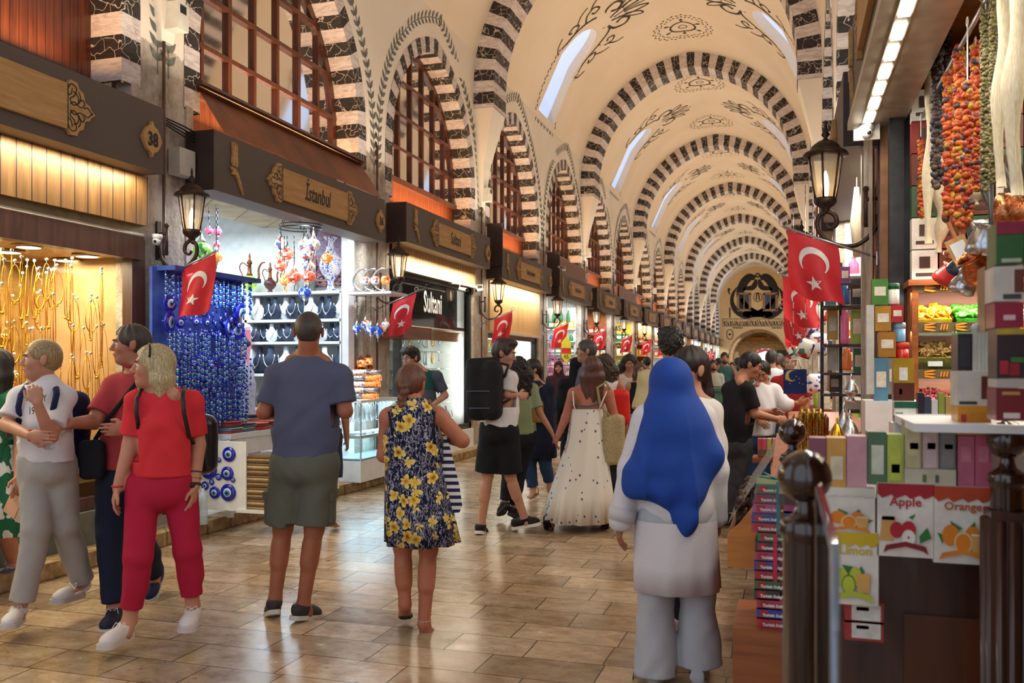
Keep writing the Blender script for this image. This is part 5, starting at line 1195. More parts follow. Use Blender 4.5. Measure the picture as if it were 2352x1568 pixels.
# hanging strings of dried vegetables
def hang(kind, x, y0, y1, rpx, cols_, label, u=-.80, jit=1.0):
    z_ = -u*2242/(x-VX); t = z_-u*tan_; p0, p1 = at_u(x, y0, u), at_u(x, y1, u); r = rpx*z_*CT/F; rn = random.Random(x*7+y0)
    o = thing(kind, label, 'dried food string' if 'skein' not in kind else 'skein', (p0.x, p0.y, p0.z))
    b = MB(); b.tube([(p0.x, p0.y, 3.02), (p0.x, p0.y, p1.z+.05)], .003, 5); b.tube([(p0.x, p0.y+.02*cos(q), 3.03+.02*sin(q)) for q in [i*pi/4 for i in range(8)]], .003, 4, closed=True); b.build('cord', M('white_cord', 'e8e4da'), o)
    L = p0.z-p1.z; b = MB()
    if 'skein' in kind:
        N = 16; pr = []; 
        vs = []
        for i in range(N+1):
            f = i/N; rr = r*(.55+.5*sin(pi*min(1, f*1.15))**.5)*(1+.22*sin(f*14+x)); cxx = p0.x+.012*sin(f*6+x); 
            for q in range(12): a_ = 2*pi*q/12; k_ = rr*(1+.13*sin(a_*5+x)); vs.append((cxx+k_*cos(a_), p0.y+k_*.8*sin(a_), p0.z-L*f))
        b.add(vs, [(i*12+q, i*12+(q+1) % 12, (i+1)*12+(q+1) % 12, (i+1)*12+q) for i in range(N) for q in range(12)]+[tuple(range(12)), tuple(range(N*12, N*12+12))[::-1]], 0, True)
        g = b.build('fibre', M('cream_fibre', 'eadfc4', 'cdbd98', .8, scale=60, stretch=(4, 4, .5), bump=.004), o)
    else:
        pr = r*.62 if 'okra' not in kind else r*.42; n_ = int(L/(pr*.62)); ms = [M('dry_'+c_, c_, tuple(max(0, v-.22) for v in [int(c_[i:i+2], 16)/255 for i in (0, 2, 4)]), .55, scale=50) for c_ in cols_]
        for i in range(n_):
            for q in range(3 if 'okra' not in kind else 4):
                a_ = rn.random()*6.3; k_ = r*.55*rn.random()**.5*jit; crumple(b, (p0.x+k_*cos(a_), p0.y+k_*sin(a_), p0.z-L*i/n_+rn.uniform(-.5, .5)*pr), pr*rn.uniform(.75, 1.15), rn, min(len(ms)-1, int(rn.random()**1.6*len(ms))), .6)
        g = b.build('dried_pieces', ms, o); g['kind'] = 'stuff'
    return o
tan_ = math.tan(TH)
OR, DK, GR = ['c4581c', 'd8741c', 'b8401a', 'c89a2c', '5a4a50'], ['4b4048', '5a4a4c', '3a3238', '6a5448'], ['8a8050', '9a9262', '6f6a40']
hang('fibre_skein', 2097, 235, 560, 12, 0, 'cream fibre skein hanging closest to the pillar')
hang('dried_okra_string', 2113, 210, 420, 9, GR, 'thin string of dried okra over small orange peppers', u=-.84); hang('dried_pepper_string', 2115, 320, 500, 8, OR, 'short string of dried orange peppers beside the cream skeins', u=-.78)
hang('fibre_skein', 2136, 165, 560, 13, 0, 'long narrow cream skein left of the dark aubergines')
hang('dried_aubergine_string', 2152, 110, 430, 15, DK, 'dark dried aubergine string, left of the pair'); hang('dried_aubergine_string', 2171, 60, 330, 14, DK, 'dark dried aubergine string, behind the orange peppers', u=-.86)
hang('dried_pepper_string', 2180, 170, 505, 15, OR, 'orange dried pepper string, leftmost of the four thick ones'); hang('dried_pepper_string', 2203, 110, 525, 15, OR, 'orange dried pepper string, second of the four thick ones'); hang('dried_pepper_string', 2222, 190, 520, 14, OR, 'orange dried pepper string, third of the four thick ones', u=-.76); hang('dried_pepper_string', 2240, 100, 440, 13, OR, 'orange dried pepper string, right next to the green okra', u=-.84)
hang('dried_okra_string', 2262, -30, 440, 13, GR, 'thick green dried okra string, left of the two'); hang('dried_okra_string', 2282, -40, 420, 12, GR, 'thick green dried okra string, right of the two')
hang('fibre_skein', 2300, -40, 430, 15, 0, 'wide cream skein right of the okra'); hang('fibre_skein', 2332, -60, 450, 19, 0, 'widest cream skein at the right edge of the picture'); hang('fibre_skein', 2242, 405, 470, 20, 0, 'short cream bundle hanging below the orange peppers', u=-.9); hang('fibre_skein', 2160, 420, 580, 14, 0, 'cream bundle hanging below the dark aubergines', u=-.9)
b = MB(); b.tube([(.80, 2.4, 3.05), (.80, 6.0, 3.05)], .012, 6); b.tube([(.88, 2.4, 3.05), (.88, 6.0, 3.05)], .012, 6)
for t in (2.6, 4.2, 5.8): b.tube([(.84, t, 3.05), (.84, t, 3.5)], .008, 5)
tag(b.build('hanging_rail', m_chrome), 'steel rails from which the dried strings hang', 'rail')
area('string_spot', (.6, 3.6, 3.04), (.1, 2.4), 15, (1, .93, .82), (0, R_(25), 0))
# copper and silver coffee pots
m_cop = M('bright_copper', 'd08a5c', 'a85c34', .25, 1, 40, bump=.004)
def cezve(x, y, s, mat, label, tilt=.6, wood_h=True, u=-.86):
    p = at_u(x, y, u); r = thing('coffee_pot', label, 'coffee pot', tuple(p)); R3 = Matrix.Rotation(tilt, 3, 'Y') @ Matrix.Rotation(.3, 3, 'X')
    b = MB(); b.lathe([(.001, 0), (.05*s, 0), (.062*s, .01*s), (.06*s, .04*s), (.042*s, .085*s), (.048*s, .10*s), (.056*s, .105*s), (.052*s, .10*s), (.038*s, .085*s), (.05*s, .03*s), (.001, .01*s)], tuple(p), 18, rot=R3, cap=False); b.build('pot', mat, r)
    b = MB(); q = [V(p)+R3 @ V((.045*s, 0, .09*s)), V(p)+R3 @ V((.10*s, 0, .12*s)), V((p.x+.02, p.y, p.z+.33*s+.05))]; b.tube(q, [.008*s, .010*s, .012*s], 7); b.build('handle', m_orwood if wood_h else m_blk, r)
    b = MB(); b.tube([q[2], (q[2].x, q[2].y, 3.04)], .002, 4); b.build('cord', M('white_cord', 'e8e4da'), r)
for a_ in ((2130, 668, 1.0, m_silver, 'silver coffee pot hanging lowest on the left', .7), (2160, 650, 1.0, M('red_enamel', 'c03028', '982018', .3), 'red enamel coffee pot with wooden handle', .6), (2195, 632, .95, M('blue_enamel', '24344c', '1a2434', .3), 'dark enamel coffee pot with wooden handle', .5), (2205, 672, 1.0, m_silver, 'white patterned coffee pot hanging under the dark one', .4), (2240, 650, 1.2, m_silver, 'large steel pot hanging at right of the group', .1), (2262, 640, 1.15, m_cop, 'hammered copper pot tilted to the right', -.6), (2262, 585, 1.3, m_silver, 'pierced silver jug hanging highest', .1), (2285, 490, 1.3, m_cop, 'round copper pot by the cream skeins', 1.6), (2180, 600, .9, m_cop, 'small copper pot behind the price tag', .9)): cezve(*a_[:2], a_[2]*1.08, *a_[3:], wood_h='wood' in a_[4] or 'left' in a_[4])
p = at_u(2205, 575, -.84); b = MB(); b.box(tuple(p), (.10, .008, .14), 0, Matrix.Rotation(R_(-25), 3, 'Y')); tag(b.build('wood_price_tag', m_plank), 'wooden tag with blank white paper among the pots', 'tag'); b = MB(); b.box((p.x, p.y-.006, p.z), (.07, .004, .09), 0, Matrix.Rotation(R_(-25), 3, 'Y')); b.tube([(p.x, p.y, p.z+.05), (p.x, p.y, 3.04)], .002, 4); bpy.data.objects['wood_price_tag']['_o'] = (0, 0, 0); b.build('white_card', m_wv, bpy.data.objects['wood_price_tag'])

# ---- near counters
def carton(x0, y0, x1, y1, t, dep, col, label, name='carton', cat='carton', txt=None, bands=(), tcol='f4f0e8', tsz=None, kids=None, group=None):
    a_, c_ = at_t(x0, y1, t), at_t(x1, y0, t); w_, h_ = c_.x-a_.x, c_.z-a_.z; xm, zb = (a_.x+c_.x)/2, a_.z
    b = MB(); b.box((xm, t+dep/2, zb+h_/2), (w_, dep, h_)); bv = b.build(name, M('crt_'+col, col, None, .35, scale=12, coat=.3)); tag(bv, label, cat, group); bv['_o'] = (0, 0, 0)
    for (f0, f1, g0, g1, cc) in bands:
        q = MB(); q.box((a_.x+w_*(f0+f1)/2, t-.0015, zb+h_*(g0+g1)/2), (w_*(f1-f0), .003, h_*(g1-g0))); q.build('printed_panel', M('prt_'+cc, cc, None, .4, scale=30), bv)
    if txt:
        for s_, fx, fz, hz_, cc in txt: text_mesh(s_, hz_*h_, lambda x, y: (a_.x+w_*fx+x, t-.005, zb+h_*fz+y), M('prt_'+cc, cc), 'lettering', bv, bold=.0006 if hz_*h_ < .05 else .002)
    return bv, a_, w_, h_, zb
TCN = 2.50
b = MB(); b.box((.30, TCN+.30, .57), (.50, .42, 1.12)); cnt = b.build('stall_counter', m_dkwood); tag(cnt, 'dark wooden counter under the drink packets', 'counter'); cnt['_o'] = (0, 0, 0)
b = MB(); b.box((.26, TCN+.07, .15), (.62, .10, .30)); b.build('orange_base', m_orwood, cnt)
b = MB(); b.box((.40, TCN+.085, .66), (.20, .012, .40)); b.build('door', wood('brown_panel_door', '5e3119', '40200f', 5, 2, .35), cnt)
b = MB(); b.box((.27, TCN+.22, 1.155), (.58, .34, .03)); b.build('top_board', m_dkwood, cnt)
L1 = 'tea carton in the row on the counter'
for (x0, x1, y0, y1, c_, lb, bd) in ((1858, 1898, 1006, 1110, '8c2f48', 'maroon', ()), (1898, 1944, 1006, 1124, 'e0a020', 'amber yellow', ((.2, .85, .2, .65, 'e8dcb8'),)), (1944, 1992, 1002, 1122, 'd89aa4', 'plain dusty pink', ()), (1992, 2037, 992, 1112, '3f6a38', 'dark green', ((.2, .85, .2, .75, 'dfe4cc'),)), (2037, 2077, 998, 1114, 'b8c838', 'lime green', ((.15, .85, .1, .95, 'c8d44c'), (.25, .75, .25, .42, '3f8a3c'))), (2077, 2118, 966, 1078, 'c8bc88', 'beige, printed with an orange', ((.12, .88, .04, .96, 'd4c898'), (.3, .8, .42, .55, 'e0641c'))), (2118, 2157, 966, 1078, 'd8b8b4', 'pale pink, printed with a purple flower', ((.12, .88, .04, .96, 'dcc4c0'), (.3, .8, .42, .55, 'a0408c'))), (2157, 2197, 966, 1078, '7c7c7c', 'grey, printed with spices', ((.12, .88, .04, .96, '8c8c8a'), (.3, .8, .42, .52, '6a3c30'))), (2077, 2197, 1079, 1118, 'd8d0b4', 'wide cream, lying under the oval-labelled three', ((.35, .42, .3, .7, '6a7a30'), (.6, .66, .3, .7, '5a5a58'))), (2199, 2239, 1002, 1118, 'd8708c', 'rose pink, left of the pair', ((.2, .8, .5, .8, 'e08aa0'),)), (2239, 2279, 1002, 1118, 'd46a88', 'rose pink, right of the pair', ((.2, .8, .5, .8, 'e08aa0'),))):
    bv, a_, w_, h_, zb = carton(x0+1, y0, x1-1, y1, TCN-.02 if y0 != 1079 else TCN-.03, .07, c_, lb+' '+L1, 'tea_carton', bands=bd)
# drink packets
def fruit(b, f, x, z, r, mi): b.add([f(x, z)]+[f(x+r*cos(i*pi/8), z+r*sin(i*pi/8)*.92) for i in range(16)], [(0, 1+i, 1+(i+1) % 16) for i in range(16)], mi)
pm = [M('pk_'+c_, c_) for c_ in ('c8202c', 'f08a18', 'c8d43c', '2f7a34', '8c1a20', 'f4d8a0', 'e8b060', 'f2f0e8')]
def packet(x0, y0, x1, y1, name, band, tc, scheme, lb, t=TCN-.04, scal=1.0):
    bv, a_, w_, h_, zb = carton(x0, y0, x1, y1, t, .035, 'efe8dc', lb, 'drink_packet', 'packet', txt=((name, .5, .70, .17*scal, tc),) if name else None)
    b = MB(); f = lambda x, z: (a_.x+w_*x, t-.004, zb+h_*z)
    D = [(0, 1), (0, .86)]+[(i/12, .86-.05*((i*5) % 3)/2-.01) for i in range(1, 12)]+[(1, .86), (1, 1)]; b.add([f(x, z) for x, z in D], [tuple(range(len(D)))], 0); b.build('drip_band', M('prt_'+band, band), bv)
    b = MB(); f = lambda x, z, d=0: (a_.x+w_*x, t-.005-d, zb+h_*z)
    def q(P, mi, d=.001): b.add([f(x, z, d) for x, z in P], [tuple(range(len(P)))], mi)
    if scheme == 'apple':
        q([(.04, .22), (.08, .55), (.32, .55), (.28, .22)], 6); q([(.08, .5), (.31, .5), (.3, .55), (.08, .55)], 7); F_ = lambda x, z, r, mi, d: fruit(b, lambda X_, Z_: f(X_, Z_, d), x, z, r, mi)
        F_(.34, .37, .12, 0, .002); F_(.55, .38, .13, 0, .0025); F_(.55, .27, .12, 7, .003); F_(.55, .275, .02, 4, .0035); q([(.55, .55), (.68, .60), (.62, .52)], 3); q([(.75, .2), (.95, .28), (.88, .42), (.74, .3)], 3, .002)
        q([(.1, .05), (.15, .16), (.5, .22), (.85, .16), (.9, .05), (.8, .10), (.5, .15), (.2, .10)], 4, .004)
    elif scheme == 'orange':
        F_ = lambda x, z, r, mi, d: fruit(b, lambda X_, Z_: f(X_, Z_, d), x, z, r, mi)
        q([(.28, .56), (.34, .42), (.5, .46)], 3); q([(.7, .56), (.55, .44), (.72, .44)], 3); q([(.06, .4), (.15, .25), (.2, .36)], 3); q([(.97, .34), (.82, .24), (.84, .34)], 3)
        F_(.29, .37, .15, 1, .002); F_(.66, .38, .13, 1, .002); F_(.5, .28, .155, 5, .003); F_(.5, .28, .13, 1, .0035); q([(.66, .16), (.63, .40), (.88, .40), (.84, .16)], 6, .004); q([(.64, .38), (.88, .38), (.88, .40), (.64, .40)], 7, .0045)
        q([(.08, .05), (.14, .14), (.5, .20), (.86, .14), (.92, .05), (.8, .09), (.5, .14), (.2, .09)], 1, .005)
    else:
        F_ = lambda x, z, r, mi, d: fruit(b, lambda X_, Z_: f(X_, Z_, d), x, z, r, mi); ym = 2
        q([(.2, .55), (.35, .42), (.45, .53)], 3); q([(.62, .55), (.55, .44), (.7, .46)], 3); F_(.2, .38, .14, ym, .002); F_(.5, .40, .14, ym, .002); F_(.35, .28, .155, 3, .003); F_(.35, .28, .135, ym, .0035); q([(.55, .18), (.52, .44), (.82, .44), (.78, .18)], 6, .004)
        q([(.02, .08), (.1, .16), (.45, .20), (.8, .16), (.9, .05), (.5, .13), (.2, .09)], ym, .005)
    b.build('fruit_print', pm, bv); return bv
packet(2015, 1113, 2145, 1275, 'Apple', 'b01c28', 'b8202c', 'apple', 'Apple drink packet with red apples, on the counter front')
packet(2144, 1120, 2279, 1291, 'Orange', 'c8481c', 'd05820', 'orange', 'Orange drink packet with orange halves, on the counter front', scal=.86)
packet(1912, 1225, 2018, 1385, 'Limon', 'd8b818', 'd8c020', 'limon', 'Limon drink packet with lemons, lower left of the others')
packet(1890, 1122, 2010, 1224, '', 'e8e4d4', 'b8202c', 'orange', 'iced tea packet with a green leaf border above the Limon packet', t=TCN-.035)
for i, (y0, y1) in enumerate(((1387, 1428), (1430, 1468))): carton(1940, y0, 2030, y1, TCN-.01, .15, 'a8281c', 'red carton end with white barcode label, %s of two' % ('upper', 'lower')[i], bands=((.18, .92, .15, .9, 'e8e4dc'), (.3, .62, .62, .8, '3a3634')))
# Turkish delight boxes
n = 0; yy = 1112
tc_ = ['2f6a3c', '7a2440', 'c0407c', '24408c', 'b81c30', '2f6a3c', '4a1c1c', 'b83060', '3a3c8c', 'a81c30', '2f6a3c', '3a2420', 'b82c50', '2c3c9c', 'b82030']
tn_ = ['green', 'maroon', 'pink', 'blue', 'red', 'green', 'brown', 'rose', 'violet', 'red', 'green', 'dark brown', 'rose', 'blue', 'red']
for i, c_ in enumerate(tc_):
    y1 = yy+22; dx = (0, -4, -6, -10, -10, 4, -2, -2, -4, -3, -3, -4, 2, 2, 2)[i]
    carton(1736+dx, yy+1, 1795+dx, y1, 2.72, .22, c_, '%s boxed Turkish delight, %s from the top of the stack' % (tn_[i], ORD[i]), 'delight_box', 'box', txt=(('Turkish Delight', .72, .3, .34, 'f4e8e0'),), bands=((.12, .45, .2, .8, 'b02028'),))
    carton(1800, yy+1, 1936, y1, 2.70, .22, c_, '%s boxed Turkish delight in the stack behind the posts, %s from the top' % (tn_[i], ORD[i]), 'delight_box', 'box'); yy += 22
for cc, y0, y1, x, nm_ in (('1c8484', 1106, 1226, 1783, 'teal'), ('c8203c', 1226, 1335, 1776, 'red')):
    a_, c2 = at_t(x, y1, 2.71), at_t(x+9, y0, 2.71); b = MB(); b.box(((a_.x+c2.x)/2, 2.712, (a_.z+c2.z)/2), (c2.x-a_.x, .004, c2.z-a_.z))
    for s_ in (-1, 1): b.tube([(a_.x, 2.74, c2.z+.003), (a_.x+s_*.035, 2.74, c2.z+.022), (a_.x+s_*.05, 2.75, c2.z+.008), (a_.x, 2.74, c2.z+.003)], .006, 5, flat=.4)
    tag(b.build('ribbon', M('ribbon_'+cc, cc, rough=.3)), nm_+' ribbon tied round the delight boxes', 'ribbon')
b = MB(); zb = at_t(1760, 1442, 2.72).z; b.box((.08, 2.86, zb/2), (.46, .34, zb)); tag(b.build('low_stand', m_orwood), 'orange brown stand under the Turkish delight boxes', 'stand')
# turned posts of the railing
def post(x, y, rad_px, t, ztop, label, flute=False):
    p = at_t(x, y, t); r = rad_px*(t/CT*CT)*CT/F/1.0; r_ = thing('railing_post', label, 'post', (p.x, t, 0))
    b = MB(); b.ball(tuple(p), r, 24); b.build('ball_finial', m_post, r_)
    z0 = p.z-r*.9; b = MB(); R_0 = r*.80
    b.lathe([(r*.36, z0+r*.15), (r*.33, z0-r*.15), (r*.42, z0-r*.5), (r*.72, z0-r*.7), (r*.95, z0-r*.85), (r*.9, z0-r*1.0), (r*.98, z0-r*1.15), (r*.85, z0-r*1.35), (R_0, z0-r*1.6), (R_0, .0)], (p.x, t, 0), 24); b.build('shaft', m_post, r_)
    return p, r
post(1848, 1094, 60, 1.62, 0, 'nearest turned dark wood post with ball top, out of focus')
post(1820, 992, 31, 3.3, 0, 'second turned dark post, behind the nearest one')
p, r = post(2314, 1010, 42, 2.36, 0, 'fluted dark post with ball top at the right edge')
b = MB(); q = at_t(2316, 1200, 2.36)
for i in range(12): a_ = i*pi/6; b.tube([(q.x+.05*cos(a_), 2.36+.05*sin(a_), .0), (q.x+.05*cos(a_), 2.36+.05*sin(a_), 1.16)], .012, 6)
b.box((q.x+.0, 2.36, .6), (.09, .09, 1.16)); tag(b.build('fluted_column', m_dkwood), 'dark fluted column under the right ball-topped post', 'column')
q = at_t(1893, 1110, 1.25); b = MB(); b.box((q.x+.0, 1.22, .68), (.008, .5, 1.32)); o = b.build('glass_barrier', glassmat('railing_glass', 'cfd8e0', .15)); tag(o, 'clear panel of the railing by the nearest post', 'glass panel'); o['_o'] = (0, 0, 0)
b = MB(); b.tube([(q.x, 1.47, 1.0), (q.x, 1.47, 1.33), (q.x+.0, .98, 1.33), (q.x, .98, 1.0)], .005, 8); b.build('chrome_edge', m_chrome, o)
# cartons stacked at the right edge
TR = 2.1
for (x0, y0, x1, y1, t, c_, lb, bd, tx) in ((2288, 508, 2352, 608, TR, '2f6a34', 'green and crimson carton on top of the right stack', ((0, 1, .72, 1, '9c1c44'), (.2, .9, .05, .14, 'c8d0b8')), ()), (2283, 610, 2352, 692, TR, 'e8e0d4', 'white carton with a brown disc in the right stack', ((.68, 1, .25, .9, '6a3424'), (.3, .9, .06, .2, '4a4440')), ()), (2285, 694, 2352, 752, TR, '9c1c3c', 'crimson carton second below the white one', ((.3, .7, .3, .5, 'e8c8c8'),), ()), (2290, 754, 2354, 868, TR, '2c1a24', 'dark carton printed with red pomegranates', ((0, 1, .88, 1, 'c0a030'), (.1, .4, .08, .35, 'b82030'), (.45, .8, .05, .3, 'a01828'), (.5, .95, .32, .42, '3f7a34')), ()), (2290, 870, 2354, 890, TR, 'c8c0b8', 'thin silver patterned carton in the right stack', (), ()), (2288, 892, 2356, 966, TR, '7a1420', 'dark red carton at the bottom of the right stack', ((.25, .8, .08, .25, 'e8dcd0'), (.2, .8, .8, .9, 'c89a50')), ()),
    (2200, 932, 2276, 998, 2.40, 'd89010', 'golden yellow carton on the counter corner', ((.1, .25, .3, .7, 'b82c18'), (.35, .9, .3, .75, 'c87c0c')), ()), (2198, 852, 2300, 931, 2.40, 'dcd4c8', 'white carton with a round brown print above the yellow one', ((.55, .95, .2, .85, '6a3020'), (.05, .45, .04, .12, '2a2624')), ()), (2200, 766, 2234, 851, 2.42, '24222a', 'slim black carton standing on the white one', ((.15, .85, .1, .9, '34323a'),), ()), (2262, 500+110, 2284, 760, 2.45, '8a6a44', 'brown slim tube carton beside the right stack', (), ())):
    carton(x0, y0, x1, y1, t, .09, c_, lb, bands=bd)
for i in range(6): p = at_t(2242+8*i, 868, 2.55+.02*i); p2 = at_t(2242+8*i, 756-6*(i % 3), 2.55+.02*i); b = MB(); b.lathe([(.011, p.z), (.011, p2.z), (.012, p2.z), (.012, p2.z+.01)], (p.x, p.y, 0), 10); tag(b.build('glass_tube', M('pale_glass_tube', 'd8e4ea', 'b8c8d0', .1, alpha=.75)), 'slender pale glass tube in the group by the slim black carton', 'tube', 'glass tubes')
b = MB(); za = at_t(2250, 968, 2.4).z; b.box((.49, 2.52, za-.012), (.40, .42, .02)); b.box((.49, 2.72, za/2), (.40, .02, za)); tag(b.build('white_shelf', m_cabin), 'white shelf board behind the tea cartons', 'shelf')
# ---- second counter with mills, bowls, bottles, cans
b = MB(); b.box((.30, 4.65, .54), (.72, 2.9, 1.08)); tag(b.build('long_counter', m_orwood), 'long wooden counter under the pepper mills', 'counter')
p0 = at_t(1672, 1180, 3.95)
tray = thing('display_bin', 'slanted wooden bin under clear plastic at the counter front', 'display bin', (p0.x+.15, 4.2, .7))
xs, xe = p0.x, -.06
b = MB(); b.prism([(xs, .66), (xs, .80), (xs+.05, .85), (xe+.02, 1.05), (xe+.02, .66)], lambda x, z, s_: (x, 3.92+.03*s_, z)); b.build('end_board', wood('honey_board', 'c88438', 'a86420', 5, 0, .4), tray)
b = MB(); b.box((xs+.01, 4.4, .73), (.02, .95, .15)); b.box(((xs+xe)/2, 4.4, .67), (xe-xs, .95, .02)); b.build('front_board', m_orwood, tray)
b = MB(); b.add([(xs, 3.93, .84), (xs, 4.9, .84), (xe+.02, 4.9, 1.16), (xe+.02, 3.93, 1.16)], [(0, 1, 2, 3)]); b.build('plastic_cover', M('crinkled_plastic', 'e6e2d8', 'b8b2a6', .2, bump=.01, scale=24, alpha=.45), tray)
b = MB()
for i in range(160): crumple(b, (rnd.uniform(xs+.03, xe), rnd.uniform(3.97, 4.85), .70+.25*rnd.random()), .022, rnd, 0, .7)
tag(b.build('sweets', M('dark_sweets', '4a2c1c', '2c180e', .5, scale=30)), 'dark dried sweets under the plastic cover', 'sweets', kind='stuff')
for i, (x, w_) in enumerate(((1826, 8), (1841, 8), (1856, 9), (1869, 8), (1884, 8), (1897, 7))):
    t = 4.0+.03*i; p, q = at_t(x, 1006, t), at_t(x, 938+(12 if i in (0, 5) else 0), t); r = w_*t*CT/F*.95; H_ = q.z-1.081
    b = MB(); b.lathe([(r, 0), (r, H_*.15), (r*.92, H_*.16), (r*.92, H_*.75), (r, H_*.76), (r, H_*.92), (r*.6, H_*.95), (r*.3, H_)], (p.x, t, 1.081), 14); o = b.build('pepper_mill', m_copper if i in (0, 5) else M('brass_mill', 'b89440', '7a5c20', .25, 1, 90, bump=.003)); tag(o, '%s pepper mill on the counter, %s from the left' % ('dark copper' if i in (0, 5) else 'engraved brass', ORD[i]), 'pepper mill')
for i, (x, y, s_, mt) in enumerate(((1922, 985, 20, m_gold), (1952, 975, 24, m_silver), (1938, 960, 20, m_silver), (1955, 880, 15, m_silver))):
    t = 4.6+.1*i; p = at_t(x, y, t); r = s_*t*CT/F; zb = 1.081 if i < 3 else p.z-.1
    b = MB(); h = (p.z-zb); b.lathe([(r*.6, 0), (r*.7, .01), (r*.3, .03), (r*.9, h*.45), (r, h*.6), (r*.95, h*.65), (r*.7, h*.9), (r*.3, h*1.15), (r*.1, h*1.25), (r*.16, h*1.32), (r*.01, h*1.5)], (p.x, t, zb), 18); tag(b.build('sugar_bowl', mt), ('gilded', 'silver', 'patterned silver', 'tall silver')[i]+' domed sugar bowl on the long counter', 'bowl')
# stacked tins and packs in front of the pillar
T6 = 5.85
SP = [(2003, 640, 2040, 700, '4c8a34', 'green pack with white disc', 'carton'), (2036, 652, 2066, 700, 'e8e4da', 'white tin with green lid', 'can', '1c6a44'), (2010, 702, 2047, 760, 'b8862c', 'golden coffee pouch, upper', 'carton'), (2048, 700, 2075, 740, 'c02830', 'red and pink pack', 'carton'), (2052, 742, 2080, 786, '7cb0d8', 'light blue tin', 'can', 'a8cce4'), (2018, 762, 2058, 820, 'b07c28', 'golden coffee pouch, lower', 'carton'), (2056, 788, 2088, 828, 'd02820', 'red glass jar', 'can', 'e04030'), (2008, 822, 2040, 925, '5a8ca8', 'tall sea-blue pack', 'carton'), (2060, 828, 2085, 905, '1c7a54', 'green foil pack', 'carton'), (2040, 822, 2060, 905, '8a8a88', 'silver foil pack', 'carton'), (1990, 700, 2008, 905, 'cfcfc8', 'tall clear sleeve', 'carton'),
      (2008, 926, 2030, 984, 'dfe4d8', 'white and green pack', 'carton'), (2031, 934, 2048, 984, '8a6a4c', 'brown slim box', 'carton'), (2049, 936, 2066, 984, '1c2030', 'black slim box', 'carton')]
for s_ in SP:
    x0, y0, x1, y1, c_, lb, kd = s_[:7]
    if kd == 'carton': carton(x0, y0, x1, y1, T6-.35 if x0 < 2050 else T6-.25, .08, c_, lb+' in the stack before the pillar', bands=((.15, .85, .35, .7, 'f0e8d4'),) if x0 != 1990 else ())
    else:
        t = T6-.3; a_, c2 = at_t(x0, y1, t), at_t(x1, y0, t); r = (c2.x-a_.x)/2; b = MB(); b.lathe([(r*.95, a_.z), (r, a_.z+.01), (r, c2.z-.03)], (a_.x+r, t, 0), 18); o = b.build('tin', M('tin_'+c_, c_, None, .3)); o['_o'] = (0, 0, 0); tag(o, lb+' in the stack before the pillar', 'tin')
        b = MB(); b.lathe([(r*1.04, c2.z-.03), (r*1.04, c2.z), (r*.9, c2.z+.004)], (a_.x+r, t, 0), 18); b.build('lid', M('lid_'+s_[7], s_[7]), o)
b = MB(); b.box((.60, 5.6, 1.2), (.34, .30, .24)); tag(b.build('display_step', m_cabin), 'white display step under the stacked tins', 'shelf')
bv = carton(2052, 822, 2100, 920, 4.6, .07, 'a88a18', 'gold and brown coffee pouch with a white emblem', 'coffee_pouch', 'pouch', bands=((0, 1, 0, .42, '5a2416'), (.28, .68, .48, .78, 'f0f0ec'), (.28, .42, .15, .28, 'e8e0d0')))
carton(2054, 922, 2104, 968, 4.4, .08, 'f0ede4', 'white tea carton with a green top band', 'tea_carton', bands=((0, 1, .68, 1, '14604a'), (.05, .4, .05, .45, '14604a')))
for i, (x, c_) in enumerate(((2108, '2a2430'), (2124, '3a4a60'), (2140, 'dfe0e0'), (2156, '9aa84a'), (2172, 'c8a860'), (2186, 'e8e4dc'))): carton(x, 902+(i % 3)*8, x+14, 966, 4.2, .06, c_, '%s bottle box behind the tea cartons, %s from the left' % (('black', 'blue grey', 'white', 'olive', 'golden', 'cream')[i], ORD[i]), 'bottle_box')
b = MB(); b.box((.62, 4.35, 1.17), (.30, .55, .17)); tag(b.build('display_step', m_cabin), 'white display step under the bottle boxes', 'shelf')
# stall of the next bay : shelf posts, packs, cushions, tote bag
for k in range(0, 8):
    packed(k, -1, 'the right stall %s behind the pillar' % ORD[k], ('carton', 'jar', 'bottle', 'carton'), 7 if k < 2 else 5, 6 if k < 2 else 4, PAL, m_swood if k % 2 else m_cabin, u_in=.08, u_out=1.1, seed=50)
    if k > 0:
        b = MB(); b.box((.34, T0+k*TP+TP/2, .5), (.40, TP-1.0, .98)); tag(b.build('stall_counter', m_orwood if k % 2 else m_cabin), 'right stall counter, %s behind the long one' % ORD[k-1], 'counter')
        for i in range(16):
            o = good(('carton', 'jar', 'bottle')[i % 3], PAL[(i*5+k) % 12]); o.location = (.18+.09*(i % 4), T0+k*TP+.7+.7*(i//4)+.08*(i % 3), .99); o.rotation_euler = (0, 0, .3*(i % 5-2)); o.scale = (1.2,)*3; tag(o, 'pack standing on the right counter %s behind the long one' % ORD[k-1], 'pack', 'packs on right counter %s' % ORD[k-1])
b = MB(); b.box((.33, 8.6, .52), (.62, 3.0, 1.02)); tag(b.build('stall_counter', m_orwood), 'wooden counter of the stall just behind the right pillar', 'counter')
rn = random.Random(9)
TA = [(1895, 600, 1925, 645), (1930, 612, 1952, 650), (1954, 640, 1980, 700), (1924, 656, 1952, 700), (1896, 652, 1920, 700), (1900, 712, 1925, 780), (1930, 712, 1950, 790), (1955, 712, 1984, 790), (1900, 792, 1926, 850), (1934, 800, 1956, 850), (1960, 800, 1986, 860), (1905, 860, 1930, 900)]
